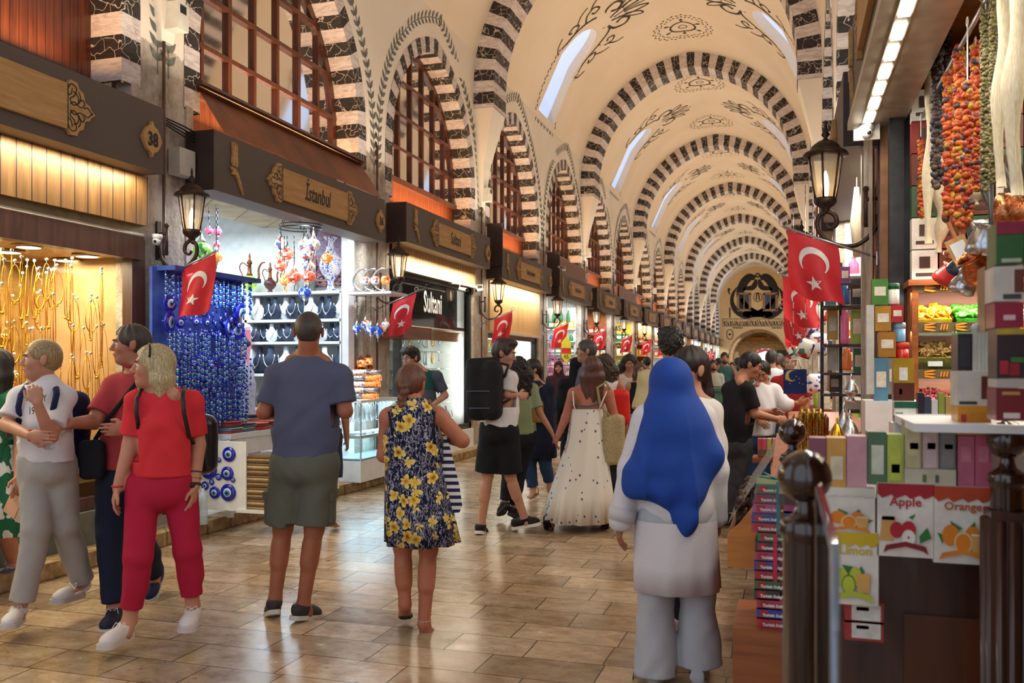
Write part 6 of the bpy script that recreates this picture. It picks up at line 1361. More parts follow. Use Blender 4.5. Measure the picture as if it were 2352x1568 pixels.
for i, (x0, y0, x1, y1) in enumerate(TA):
    c_ = PAL[(i*5) % 12]; t = 7.35+.2*(i % 3)
    if i % 3: carton(x0, y0, x1, y1, t, .1, c_, 'coloured pack on the shelf post, %s from the top' % ORD[i], bands=((.15, .85, .3, .75, 'f0ead8'),))
    else:
        a_, c2 = at_t(x0, y1, t), at_t(x1, y0, t); r = (c2.x-a_.x)/2; b = MB(); b.lathe([(r*.9, a_.z), (r, a_.z+.02), (r, c2.z-.05), (r*.7, c2.z-.03), (r*.75, c2.z)], (a_.x+r, t, 0), 14); tag(b.build('jar', M('jar_'+c_, c_, None, .25)), 'round jar on the shelf post, %s from the top' % ORD[i], 'jar')
p0, p1 = at_t(1890, 600, 7.5), at_t(1990, 905, 7.5); sh = thing('shelf_post', 'narrow shelf stand of packs beyond the right pillar', 'shelf', ((p0.x+p1.x)/2, 7.5, 1.03))
for x in (p0.x, (p0.x+p1.x)/2-.02, p1.x): b = MB(); b.box((x, 7.66, (p0.z+1.03)/2), (.025, .03, p0.z-1.03)); b.build('upright', m_alu, sh)
for y in (652, 702, 790, 855, 903): z = at_t(1940, y, 7.5).z; b = MB(); b.box(((p0.x+p1.x)/2, 7.56, z-.012), (p1.x-p0.x, .34, .018)); b.build('shelf', m_signend, sh)
s = NT('folk_textile'); v = s.voro(s.coord((1, 1, 1)), 22); s.base(s.ramp(s.sep(v.outputs['Color'])[0], [(0, 'e8e4dc'), (.35, 'c03828'), (.5, '2c4c8c'), (.6, 'e8e4dc'), (.8, '2c2c30'), (.9, '3f8a6a')], 'CONSTANT')); s.set(.9)
s2 = NT('white_iznik_textile'); v = s2.voro(s2.coord(), 34); s2.base(s2.ramp(s2.sep(v.outputs['Color'])[0], [(0, 'f0f0f4'), (.7, '3c5cb0'), (.82, 'f0f0f4'), (.93, 'b84838')], 'CONSTANT')); s2.set(.9)
for i, (x, y, w_, h_, m_, rot) in enumerate(((1850, 800, 34, 44, s.m, .4), (1822, 812, 26, 36, s.m, .3), (1880, 790, 40, 52, s2.m, .1), (1880, 716, 36, 50, s.m, -.2), (1868, 760, 28, 34, s2.m, .2), (1872, 880, 36, 44, s2.m, 0))):
    t = 8.2+.25*i; p = at_t(x, y, t); W_, H_ = w_*t*CT/F*.5, h_*t*CT/F*.5; b = MB(); N = 8; vs = []
    for sd in (-1, 1):
        for a_ in range(N+1):
            for c2 in range(N+1):
                X_, Z_ = 2*a_/N-1, 2*c2/N-1; vs.append(V((X_*W_*(1-.06*Z_*Z_), sd*.05*sqrt(max(0, (1-X_*X_)*(1-Z_*Z_)))**.8, Z_*H_*(1-.06*X_*X_))))
    R3 = Matrix.Rotation(rot, 3, 'Y'); n2 = (N+1)**2; b.add([R3 @ q+p for q in vs], [tuple(s_*n2+j for j in (a_*(N+1)+c2, a_*(N+1)+c2+1, (a_+1)*(N+1)+c2+1, (a_+1)*(N+1)+c2)) for s_ in (0, 1) for a_ in range(N) for c2 in range(N)], 0, True)
    b.tube([(p.x, p.y, p.z+H_*.9), (p.x, p.y, 3.1)], .003, 4); tag(b.build('cushion', m_), 'patterned cushion in the right stall, %s %s' % (ORD[i], 'counted from the flags'), 'cushion')
p = at_t(1826, 876, 8.0); b = MB(); b.box(tuple(p), (.19, .02, .21)); o = b.build('tote_bag', M('night_blue_tote', '1c3a78', '142c60', .8)); tag(o, 'night blue tote bag with a yellow moon hanging at the right stall', 'bag'); o['_o'] = (0, 0, 0)
b = MB(); MP = [(cos(a_)*.05, sin(a_)*.05) for a_ in [R_(60+i*24) for i in range(11)]]; IP = [(cos(a_)*.042+.02, sin(a_)*.042) for a_ in [R_(75+i*21) for i in range(11)]]
b.add([(p.x-.03+x, p.y-.013, p.z+.05+z) for x, z in MP+IP], [(i, i+1, 12+i, 11+i) for i in range(10)]); b.build('moon_print', M('moon_yellow', 'e8c860'), o)
b = MB()
for i in range(9): b.box((p.x+rn.uniform(-.08, .08), p.y-.012, p.z+rn.uniform(-.03, .09)), (.007, .004, .007))
b.build('star_print', m_fw, o); b = MB(); b.tube([(p.x-.05, p.y, p.z+.1), (p.x-.03, p.y, p.z+.19), (p.x+.03, p.y, p.z+.19), (p.x+.05, p.y, p.z+.1)], .006, 5); b.build('handle', m_fw, o)
# tea cartons on the little shelf of the black-shirted customer side
for i, (x, c_) in enumerate(((1740, 'c03838'), (1751, 'd04468'), (1762, 'b8b040'), (1774, 'd87828'))): carton(x, 1008, x+10, 1048, 5.6, .1, c_, '%s slim tea carton on the low ledge' % ('red', 'pink', 'olive', 'orange')[i], 'tea_carton', bands=((.2, .8, .05, .4, '2f6a3c'),))
a_ = at_t(1760, 1050, 5.6); b = MB(); b.box((a_.x+.02, 5.66, a_.z-.015), (.20, .2, .03)); b.box((a_.x+.07, 5.66, a_.z/2-.02), (.05, .1, a_.z-.03)); tag(b.build('low_ledge', m_orwood), 'low wooden ledge holding four slim cartons', 'shelf')
# far end skeins, camera post
for i, (x, u_) in enumerate(((1968, -.62), (1984, -.66))):
    t = 8.0+i*.6; p0, p1 = at_t(x, 430, t), at_t(x+2, 590, t); b = MB(); b.tube([(p0.x, t, 3.1), (p0.x, t, p0.z)], .004, 5); b.tube([(p0.x, t, p0.z), (p0.x-.01, t, (p0.z+p1.z)/2), (p0.x, t, p1.z)], [.02, .045, .03], 10); tag(b.build('fibre_skein', M('cream_fibre', 'eadfc4', 'cdbd98', .8)), 'cream fibre skein beyond the right pillar, %s' % ('nearer one' if i == 0 else 'farther one'), 'skein')
# green waste container far down the hall
p = at_z(1640, 1000, 0); p = V((-1.22, 16.3, 0)); b = MB(); b.prism([(-.24, .08), (.24, .08), (.28, 1.08), (-.28, 1.08)], lambda x, z, s_: (p.x+x, 16+.6*s_, z)); o = b.build('waste_container', M('dull_green_bin', '4f7a62', '3c6450', .5)); tag(o, 'dull green wheeled container behind the man in black', 'container'); o['_o'] = (0, 0, 0)
b = MB(); b.box((p.x, 16.3, 1.10), (.62, .66, .06)); b.build('rim', M('dull_green_bin', ''), o)
for sx in (-.2, .2): b = MB(); b.lathe([(.06, -.02), (.06, .02)], (p.x+sx, 16.1, .06), 12, rot=Matrix.Rotation(pi/2, 3, 'Y')); b.build('wheel', m_blk, o)
# ================================================================ people
FWD, RGT, UP = V((-ST, CT, 0)), V((CT, ST, 0)), V((0, 0, 1))
class Fld:
    """smooth union of rounded cones and ellipsoids, turned into one continuous surface"""
    def __init__(s): s.p = []; s.fine = []
    def cap(s, a, b, ra, rb=None, k=.02): s.p.append(('c', np.array(a, float), np.array(b, float), ra, ra if rb is None else rb, k)); return s
    def ell(s, c, ax, r, k=.02, op='e'): s.p.append((op, np.array(c, float), np.array([list(v) for v in ax], float), np.array(r, float), None, k)); return s
    def sub(s, c, ax, r, k=.01): return s.ell(c, ax, r, k, 's')
    def plane(s, c, n, near=None): s.p.append(('p', np.array(c, float), np.array(V(n).normalized(), float), near, None, 0)); return s
    def grid(s, h):
        lo, hi = np.full(3, 1e9), np.full(3, -1e9)
        for q in s.p:
            if q[0] == 'c':
                for e, r in ((q[1], q[3]), (q[2], q[4])): lo = np.minimum(lo, e-r); hi = np.maximum(hi, e+r)
            elif q[0] == 'e': r = (np.abs(q[2])*q[3][:, None]).max(0)*1.25; r = np.sqrt(((q[2]*q[3][:, None])**2).sum(0)); lo = np.minimum(lo, q[1]-r); hi = np.maximum(hi, q[1]+r)
        lo -= h*2.5; hi += h*2.5; X = []
        for a in range(3):
            fr = [(f[0][a]-f[1], f[0][a]+f[1], f[2]) for f in s.fine]; c = [lo[a]]
            while c[-1] < hi[a]:
                st = min([f[2] for f in fr if f[0] <= c[-1] <= f[1]]+[h]); c.append(c[-1]+st)
            X.append(np.array(c))
        D = np.full([len(x) for x in X], .5, np.float32)
        for q in s.p:
            if q[0] == 'p':
                lo_, hi_ = (X[0][0], X[1][0], X[2][0]), (X[0][-1], X[1][-1], X[2][-1])
                if q[3] is not None: lo_, hi_ = q[3][0]-q[3][1], q[3][0]+q[3][1]
            elif q[0] == 'c': m = max(q[3], q[4])+q[5]+3*h; lo_, hi_ = np.minimum(q[1], q[2])-m, np.maximum(q[1], q[2])+m
            else: m = np.sqrt(((q[2]*q[3][:, None])**2).sum(0))+q[5]+3*h; lo_, hi_ = q[1]-m, q[1]+m
            sl = tuple(slice(max(0, int(np.searchsorted(x, l))-1), int(np.searchsorted(x, u_))+1) for x, l, u_ in zip(X, lo_, hi_))
            G = [x[c] for x, c in zip(X, sl)]
            if min(len(g) for g in G) == 0: continue
            px, py, pz = G[0][:, None, None], G[1][None, :, None], G[2][None, None, :]
            if q[0] == 'p':
                d = (px-q[1][0])*q[2][0]+(py-q[1][1])*q[2][1]+(pz-q[1][2])*q[2][2]; D[sl] = np.maximum(D[sl], d); continue
            if q[0] == 'c':
                ab = q[2]-q[1]; L = (ab**2).sum()+1e-9; dx, dy, dz = px-q[1][0], py-q[1][1], pz-q[1][2]
                t = np.clip((dx*ab[0]+dy*ab[1]+dz*ab[2])/L, 0, 1); d = np.sqrt((dx-t*ab[0])**2+(dy-t*ab[1])**2+(dz-t*ab[2])**2)-(q[3]+(q[4]-q[3])*t)
            else:
                dx, dy, dz = px-q[1][0], py-q[1][1], pz-q[1][2]; n0 = 0; n1 = 0
                for i in range(3):
                    u_ = dx*q[2][i][0]+dy*q[2][i][1]+dz*q[2][i][2]; n0 = n0+(u_/q[3][i])**2; n1 = n1+(u_/q[3][i]**2)**2
                k0 = np.sqrt(n0); d = k0*(k0-1)/np.sqrt(n1+1e-12)
            A = D[sl]; k = q[5]
            if q[0] == 's': B = -d; hh = np.maximum(k-np.abs(A-B), 0)/k; D[sl] = np.maximum(A, B)+hh*hh*k*.25
            else: hh = np.maximum(k-np.abs(A-d), 0)/k; D[sl] = np.minimum(A, d)-hh*hh*k*.25
        return X, D
    def surf(s, h):
        X, D = s.grid(h); S = D < 0; n = D.shape
        cnt = np.zeros([k-1 for k in n], np.int8)
        for i in (0, 1):
            for j in (0, 1):
                for k in (0, 1): cnt += S[i:n[0]-1+i, j:n[1]-1+j, k:n[2]-1+k]
        act = np.argwhere((cnt > 0) & (cnt < 8)); idx = np.full(cnt.shape, -1, np.int64); idx[tuple(act.T)] = np.arange(len(act))
        acc = np.zeros((len(act), 3)); c = np.zeros(len(act)); I, J, K = act.T
        C = [(i, j, k) for i in (0, 1) for j in (0, 1) for k in (0, 1)]
        for a in C:
            for ax in range(3):
                if a[ax]: continue
                b = list(a); b[ax] = 1
                da = D[I+a[0], J+a[1], K+a[2]]; db = D[I+b[0], J+b[1], K+b[2]]; m = (da < 0) != (db < 0); t = np.where(m, da/(da-db+1e-12), 0)
                P = np.stack([X[0][I+a[0]], X[1][J+a[1]], X[2][K+a[2]]], 1); base = (I, J, K)[ax]
                st = X[ax][base+1]-X[ax][base]; P[:, ax] += t*st; acc += P*m[:, None]; c += m
        Vt = acc/np.maximum(c, 1)[:, None]; F_ = []
        for ax in range(3):
            sl0 = [slice(1, -1)]*3; sl0[ax] = slice(0, n[ax]-1); sl1 = list(sl0); sl1[ax] = slice(1, n[ax])
            A, B = S[tuple(sl0)], S[tuple(sl1)]; e = np.argwhere(A != B)
            if not len(e): continue
            off = [1, 1, 1]; off[ax] = 0; e2 = e+off; u_, w_ = [(1, 2), (2, 0), (0, 1)][ax]
            def g(du, dw): q = e2.copy(); q[:, u_] -= du; q[:, w_] -= dw; return idx[q[:, 0], q[:, 1], q[:, 2]]
            Q = np.stack([g(1, 1), g(0, 1), g(0, 0), g(1, 0)], 1); fl = B[tuple(e.T)]; Q[fl] = Q[fl][:, ::-1]; F_.append(Q)
        return Vt, np.concatenate(F_)
def npmesh(name, Vt, Q, mats, root, disp=None):
    L = np.array(root['_o']); 
    if disp is not None: Vt = disp(Vt)
    me = bpy.data.meshes.new(name); me.from_pydata((Vt-L).tolist(), [], Q.tolist()); me.polygons.foreach_set('use_smooth', [True]*len(Q))
    for m_ in (mats if isinstance(mats, list) else [mats]): me.materials.append(m_)
    me.update(); o = bpy.data.objects.new(name, me); COL.objects.link(o); o.parent = root; o['_o'] = tuple(L); return o
def folds(amp, seed=0, fz=1.0):
    rs = np.random.RandomState(seed); ds = rs.randn(9, 3)*[26, 26, 13*fz]; ph = rs.rand(9)*6.28
    def f(P):
        n = np.zeros(len(P))
        for d, p in zip(ds, ph): n += np.sin(P @ d+p+1.7*np.sin(P @ (d[[1, 2, 0]]*.5)+p*2))
        c = P.mean(0); R_d = P-c; R_d[:, 2] = 0; R_d /= (np.linalg.norm(R_d, axis=1)[:, None]+1e-6)
        return P+R_d*(n*amp/4)[:, None]
    return f
def skinm(c_): return M('skin_'+c_, c_, tuple(max(0, int(c_[i:i+2], 16)/255-.06) for i in (0, 2, 4)), .5, scale=9, spec=.35)
def clothm(c_, sc=220, rough=.85): return M('cloth_'+c_, c_, tuple(max(0, int(c_[i:i+2], 16)/255*.94) for i in (0, 2, 4)), rough, scale=sc, spec=.25, bump=.0006)
def hairm(c_): return M('hair_'+c_, c_, tuple(int(c_[i:i+2], 16)/255*.55 for i in (0, 2, 4)), .42, scale=70, stretch=(3, 3, .25), spec=.5, bump=.003)
def facing(yaw): a = R_(yaw); return -FWD*cos(a)-RGT*sin(a)
def person(label, J, yaw, skin='c98f72', hair=('short', '3a2a20'), top=None, bottom=None, shoes=None, s=1.0, h=.009, head_yaw=None, pitch=0, roll=0, build=1.0, female=False, glasses=False, beard=None, fine=True, hand=True, curl=(.5, .5), group=None, hd=1.0, hidden=False):
    """J: joints in world space. a = image-left side, b = image-right side."""
    hy = yaw if head_yaw is None else head_yaw
    J = {k: V(v) for k, v in J.items()}
    zmin = min(J['ta'].z, J['tb'].z, .03)
    root = thing('person', label, 'person', ((J['ha'].x+J['hb'].x)/2, (J['ha'].y+J['hb'].y)/2, 0), group)
    B = build*s
    # frames
    hc = (J['ha']+J['hb'])/2; nk = J['n']; sp = (nk-hc).normalized(); fb = facing(yaw); side = sp.cross(fb).normalized(); fb = side.cross(sp).normalized(); TA = (side, fb, sp)
    sw = (J['sb']-J['sa']).length/2
    f = facing(hy); l = UP.cross(f).normalized(); u = UP.copy()
    m_ = Matrix.Rotation(R_(pitch), 3, l) @ Matrix.Rotation(R_(roll), 3, f); f, l, u = m_ @ f, m_ @ l, m_ @ u; HA = (l, f, u); H = J['h']; hs = s*hd*1.0
    hp = lambda x, y, z: H+(l*x+f*y+u*z)*hs
    fld = Fld()
    if fine: fld.fine.append((np.array(H), .135*hs, min(h, .0045)))
    # body
    def torso(F_, ex, sh=True, loose=0):
        if sh:
            F_.cap(J['sa']-sp*.02, J['sb']-sp*.02, .044*B+ex*.8, None, .03)
            for q_ in 'ab': F_.cap(nk-sp*.035, J['s'+q_]-sp*.012, .040*B+ex*.5, .046*B+ex*.8, .03)
        c1 = nk-sp*.16*s; F_.ell(c1, TA, (min(sw*.80, .17*B)+ex, .098*B+ex, .16*s+ex), .05)
        if female:
            for q in (-1, 1): F_.ell(c1+side*q*.065*B+fb*.07*B-sp*.02, TA, (.058*B+ex*.6, .055*B+ex*.6, .058*B), .04)
        F_.ell((nk*.42+hc*.58)+fb*.01, TA, ((.128 if female else .142)*B+ex, .10*B+ex, .15*s), .07)
        F_.ell(hc+sp*.02, TA, (.145*B+ex, .11*B+ex, .12*s), .06)
        if loose: F_.ell(nk*.38+hc*.62, TA, ((.142 if female else .156)*B+loose, .112*B+loose, .38*s), .04)
    torso(fld, 0)
    fld.cap(nk-sp*.05, hp(0, -.02, -.06), .060*B, .050*B, .03); fld.cap(nk-sp*.02-side*.09*B, nk+sp*.03, .035*B, .04*B, .03); fld.cap(nk-sp*.02+side*.09*B, nk+sp*.03, .035*B, .04*B, .03)
    for q in 'ab':
        S_, E_, W_ = J['s'+q], J['e'+q], J['w'+q]; fld.cap(S_, E_, .050*B, .039*B, .02); fld.cap(E_, W_, .041*B, .026*B, .012)
        Hp, Kn, An = J['h'+q], J['k'+q], J['a'+q]; fld.cap(Hp, Kn, .082*B, .054*B, .03); fld.cap(Kn, An, .050*B, .034*B, .015)
        cd_ = (An-Kn).normalized(); bk = -fb; fld.cap(Kn+cd_*.10+bk*.012, Kn+cd_*.20+bk*.012, .047*B, .046*B, .02)
        tt = J['t'+q]; dt = (tt-An); dt2 = V((dt.x, dt.y, dt.z)); hl = An+V((0, 0, -.055*s)) if dt.length > 0 else An
        fld.cap(An, An+(tt-An)*.18+V((0, 0, -.04)), .034*B, .034*B, .02); fld.cap(An+(tt-An)*.2+V((0, 0, -.035)), tt if not shoes or shoes[0] in ('flip', 'sandal') else An+(tt-An)*.5+V((0, 0, -.02)), .030*B, .024*B, .02)
        if hand:
            d = J.get('d'+q); d = (V(d)-W_) if d is not None else (W_-E_); d.normalize(); inn = (hc-W_); inn.z = 0; inn -= d*inn.dot(d); nrm = inn.normalized() if inn.length > .01 else fb.copy(); w3 = d.cross(nrm).normalized()
            if w3.dot(fb) < 0: w3 = -w3
            if fine: fld.fine.append((np.array(W_+d*.08), .11*s, min(h, .0055)))
            k_ = s*.95; fld.ell(W_+d*.045*k_, (nrm, w3, d), (.017*k_, .040*k_, .052*k_), .012); cu = curl['ab'.index(q)]
            for i, (o_, L) in enumerate(((.030, .068), (.010, .078), (-.010, .074), (-.029, .058))):
                r0 = W_+d*(.082-.004*abs(i-1))*k_+w3*o_*k_; c1_ = cu*(.7+.12*i); d1 = d*cos(c1_)+nrm*sin(c1_); d2 = d*cos(c1_*2)+nrm*sin(c1_*2); m2 = r0+d1*L*.52*k_; fld.cap(r0, m2, .0092*k_, .0085*k_, .004); fld.cap(m2, m2+d2*L*.5*k_, .0085*k_, .0068*k_, .002)
            th0 = W_+d*.025*k_+w3*.030*k_; th1 = th0+(d*.75+w3*.6+nrm*.35).normalized()*.042*k_; fld.cap(th0, th1, .013*k_, .0105*k_, .008); fld.cap(th1, th1+(d*.95+nrm*.3).normalized()*.03*k_, .0105*k_, .008*k_, .003)
    # head
    e_ = lambda c, r, k=.02: fld.ell(hp(*c), HA, [q*hs for q in r], k)
    e_((0, -.012, .030), (.072, .092, .080)); e_((0, .026, -.035), (.057, .060, .080), .03); e_((0, .056, -.090), (.027, .026, .022), .035)
    if fine:
        for q in (-1, 1): e_((q*.036, .058, -.022), (.022, .022, .022), .025); e_((q*.079, -.004, -.004), (.009, .018, .030), .006); e_((q*.084, -.012, .006), (.006, .013, .024), .004)
        fld.cap(hp(-.030, .078, .024), hp(.030, .078, .024), .011*hs, None, .014)
        for q in (-1, 1): fld.sub(hp(q*.031, .094, .005), HA, (.015*hs, .014*hs, .011*hs), .012)
        fld.cap(hp(0, .084, .014), hp(0, .104, -.024), .0075*hs, .0115*hs, .010); 
        for q in (-1, 1): fld.ell(hp(q*.012, .094, -.029), HA, (.008*hs, .010*hs, .007*hs), .006)
        fld.cap(hp(-.016, .083, -.052), hp(.016, .083, -.052), .0075*hs, None, .008); fld.cap(hp(-.014, .081, -.063), hp(.014, .081, -.063), .008*hs, None, .008)
    else:
        for q in (-1, 1): e_((q*.074, -.004, -.004), (.012, .02, .032), .006)
        fld.cap(hp(0, .084, .014), hp(0, .104, -.024), .009*hs, .013*hs, .010)
    Vt, Q = fld.surf(h); body = npmesh('body', Vt, Q, skinm(skin), root)
    face_vis = abs(((hy+180) % 360)-180) < 120
    if face_vis and hair[0] != 'none':
        b = MB()
        for q in (-1, 1): b.ball(tuple(hp(q*.030, .0745, .004)), .0118*hs, 10, 0); b.ball(tuple(hp(q*.030, .0822, .0035)), .0062*hs, 8, 1)
        b.build('eyes', [M('eye_sclera', 'e8e4de', rough=.25), M('iris_brown', '2c1c14', rough=.15)], root)
        b = MB()
        for q in (-1, 1): b.tube([hp(q*.014, .092, .024), hp(q*.030, .092, .030), hp(q*.048, .078, .024)], [.0034*hs, .0042*hs, .002*hs], 5)
        b.build('eyebrows', hairm('3a2a20' if hair[1] > '9' or not hair[1] else hair[1]), root)
        b = MB(); b.tube([hp(-.023, .078, -.057), hp(-.010, .090, -.054), hp(0, .0915, -.0555), hp(.010, .090, -.054), hp(.023, .078, -.057)], [.002*hs, .0055*hs, .0055*hs, .0055*hs, .002*hs], 6); b.build('lips', M('lips', 'a8605a', '96524c', .4), root)
        if glasses:
            b = MB()
            for q in (-1, 1): b.tube([hp(q*.033+.024*cos(i*pi/6), .102, .004+.017*sin(i*pi/6)) for i in range(12)], .0016, 4, closed=True); b.tube([hp(q*.057, .10, .008), hp(q*.078, .0, .008)], .0016, 4)
            b.tube([hp(-.009, .102, .008), hp(.009, .102, .008)], .0016, 4); b.build('glasses', m_blk, root)
    if beard:
        g = Fld(); g.ell(hp(0, .050, -.078), HA, (.047*hs, .046*hs, .038*hs), .02); g.cap(hp(-.052, .02, -.06), hp(-.03, .065, -.085), .020*hs, .018*hs, .02); g.cap(hp(.052, .02, -.06), hp(.03, .065, -.085), .020*hs, .018*hs, .02); g.cap(hp(-.02, .086, -.043), hp(.02, .086, -.043), .006*hs, None, .01); g.sub(hp(0, .098, -.056), HA, (.021*hs, .02*hs, .009*hs))
        Vt, Q = g.surf(min(h, .006)); npmesh('beard', Vt, Q, hairm(beard), root)
    # hair
    st, hcol = hair
    if st not in ('none', 'hijab'):
        g = Fld(); hh = min(h, .0065); th = {'bald': .0045, 'short': .010, 'crop': .007}.get(st, .013)
        g.ell(hp(0, -.014, .032), HA, ((.073+th)*hs, (.093+th)*hs, (.081+th*1.2)*hs), .02)
        if st in ('short', 'crop', 'bald', 'curlyshort', 'quiff'): g.ell(hp(0, -.045, -.01), HA, (.062*hs, .060*hs, .060*hs), .03)
        if st == 'quiff': g.ell(hp(0, .045, .105), HA, (.058*hs, .055*hs, .032*hs), .03); g.ell(hp(0, -.02, .09), HA, (.07*hs, .08*hs, .045*hs), .03)
        if st == 'curlyshort': g.ell(hp(0, .02, .085), HA, (.088*hs, .095*hs, .055*hs), .02)
        if st in ('long', 'bob', 'curly', 'verylong'):
            L = {'long': .30, 'bob': .15, 'curly': .30, 'verylong': .42}[st]; wd = 1.35 if st == 'curly' else 1
            dn = -UP
            for x_, y_ in ((-.055, -.02), (.055, -.02), (0, -.06), (-.04, -.05), (.04, -.05)):
                p0 = hp(x_, y_, .02); p1 = hp(x_*1.35*wd, y_*1.1-.005, -.07); g.cap(p0, p1, .044*hs*wd, .042*hs*wd, .03); g.cap(p1, p1+dn*(L-.07)*hs-f*.01, .042*hs*wd, .026*hs*wd, .03)
        if st in ('pony', 'bun', 'braid'):
            g.ell(hp(0, -.05, -.01), HA, (.066*hs, .062*hs, .062*hs), .03)
            p0 = hp(0, -.11, .02 if st == 'pony' else -.03)
            if st == 'pony': g.cap(hp(0, -.09, .02), p0, .028*hs, .024*hs, .02); g.cap(p0, p0-UP*.16-f*.02, .027*hs, .034*hs, .02); g.cap(p0-UP*.16-f*.02, p0-UP*.36, .034*hs, .014*hs, .02)
            if st == 'braid':
                for i in range(7): g.ell(p0-UP*(.035*i)*1.0+l*(.006*(-1)**i+.004*i), HA, (.030*hs, .024*hs, .024*hs), .014)
                g.cap(p0-UP*.22+l*.02, p0-UP*.36+l*.03, .030*hs, .038*hs, .02)
        # free the face
        if st == 'bald': g.sub(hp(0, .085, -.005), HA, (.085*hs, .090*hs, .105*hs), .015); g.plane(hp(0, 0, -.055), -u, (np.array(hp(0, 0, -.10)), .14*hs))
        else:
            g.sub(hp(0, .105, -.030), HA, (.068*hs, .088*hs, .098*hs), .015)
            if st in ('short', 'crop', 'curlyshort', 'quiff', 'pony', 'bun', 'braid'):
                for q in (-1, 1): g.sub(hp(q*.085, .022, -.045), HA, (.03*hs, .045*hs, .055*hs), .012)
            if st in ('short', 'crop', 'curlyshort', 'quiff'): g.plane(hp(0, -.02, -.066), -u+f*.25, (np.array(hp(0, -.02, -.10)), .11*hs))
        Vt, Q = g.surf(hh); ll, ff, uu, H0 = np.array(l), np.array(f), np.array(u), np.array(H)
        def hd_(P):
            q = P-H0; a_ = np.arctan2(q @ ll, q @ ff); z_ = q @ uu; r_ = q/(np.linalg.norm(q, axis=1)[:, None]+1e-6)
            if 'curly' in st: n = np.sin(q[:, 0]*150+2*np.sin(q[:, 2]*90))*np.sin(q[:, 1]*140+q[:, 2]*60)*np.sin(q[:, 2]*130)*.010+np.sin(q @ np.array([60, 55, 70]))*.004
            elif st in ('bald', 'crop'): n = np.zeros(len(P))
            else: n = (np.sin(a_*46+z_*14+2*np.sin(z_*18))*.0011+np.sin(a_*11+z_*9)*.003)
            return P+r_*n[:, None]
        npmesh('hair', Vt, Q, hairm(hcol), root, hd_)
        if st == 'pony': b = MB(); p0 = hp(0, -.112, .02); b.tube([p0+(l*cos(i*pi/5)+f*.3*sin(i*pi/5)+u*sin(i*pi/5)*.6)*.028*hs for i in range(10)], .006, 5, closed=True); b.build('hair_tie', M('cream_hair_tie', 'd8c8a8'), root)
    if st == 'hijab':
        g = Fld(); g.ell(hp(0, -.014, .030), HA, (.088*hs, .108*hs, .098*hs), .02); g.ell(hp(0, -.005, -.075), HA, (.082*hs, .088*hs, .075*hs), .04); g.cap(hp(0, -.02, -.10), nk-sp*.03, .085*hs, .105*B, .05); g.cap(J['sa']*.45+nk*.55-sp*.05, J['sb']*.45+nk*.55-sp*.05, .10*B, None, .05)
        g.sub(hp(0, .115, -.022), HA, (.053*hs, .060*hs, .078*hs), .012)
        Vt, Q = g.surf(min(h, .008)); npmesh('headscarf', Vt, Q, clothm(hcol), root, folds(.003, 3))
    # garments
    if top:
        kind, col = top[0], top[1]; ex = top[2] if len(top) > 2 else .016; slv = {'tee': .78, 'tank': 0, 'long': 2, 'sleeveless': 0, 'cap': .45, 'rolled': 1.45}[kind]
        hemz = top[3] if len(top) > 3 else None; g = Fld(); bx_ = (bottom[2] if bottom and len(bottom) > 2 else .014) if bottom else 0; torso(g, ex, True, max(ex, bx_)+(.006 if ex > .012 else .001))
        for q in 'ab':
            S_, E_, W_ = J['s'+q], J['e'+q], J['w'+q]
            if slv > 0:
                e1 = S_+(E_-S_)*min(slv, 1)+(E_-S_).normalized()*.02; g.cap(S_-sp*.012, e1, .050*B+ex*.6, .049*B+ex*.8, .03)
                if slv > 1: g.cap(E_, E_+(W_-E_)*(min(slv, 2)-1), .052*B+ex*.4, .038*B+ex*.4, .02)
        if slv > 0 and slv < 1:
            for q in 'ab':
                S_, E_ = J['s'+q], J['e'+q]; c_ = S_+(E_-S_)*slv; g.plane(c_, (E_-S_), (np.array(c_+(E_-S_).normalized()*.06), .075))
        if top[4:] and top[4]: g.ell(hc-sp*.08, TA, (.165*B+ex, .125*B+ex, .14*s), .06)
        if slv == 0:
            for q in 'ab': S_ = J['s'+q]; g.sub(S_+(S_-nk).normalized()*.045, TA, (.062*B, .2, .085*B), .015)
        lowneck = .06 if kind in ('tank', 'sleeveless') else 0
        g.sub(nk+sp*.055+fb*(.03+lowneck), TA, (.064*B+lowneck*.5, .080*B+lowneck, .072*B+lowneck*.8), .012); hz = hemz if hemz is not None else (hc.z-.03)
        g.plane((0, 0, hz), (0, 0, -1), (np.array((hc.x, hc.y, hz-.2)), .42)) if slv < 2 else g.plane((0, 0, hz), (0, 0, -1), (np.array((hc.x, hc.y, hz-.2)), .20))
        Vt, Q = g.surf(h); npmesh('shirt', Vt, Q, MC[col] if col in MC else clothm(col), root, folds(.007 if ex > .012 else .004, int(sw*1e4) % 97))
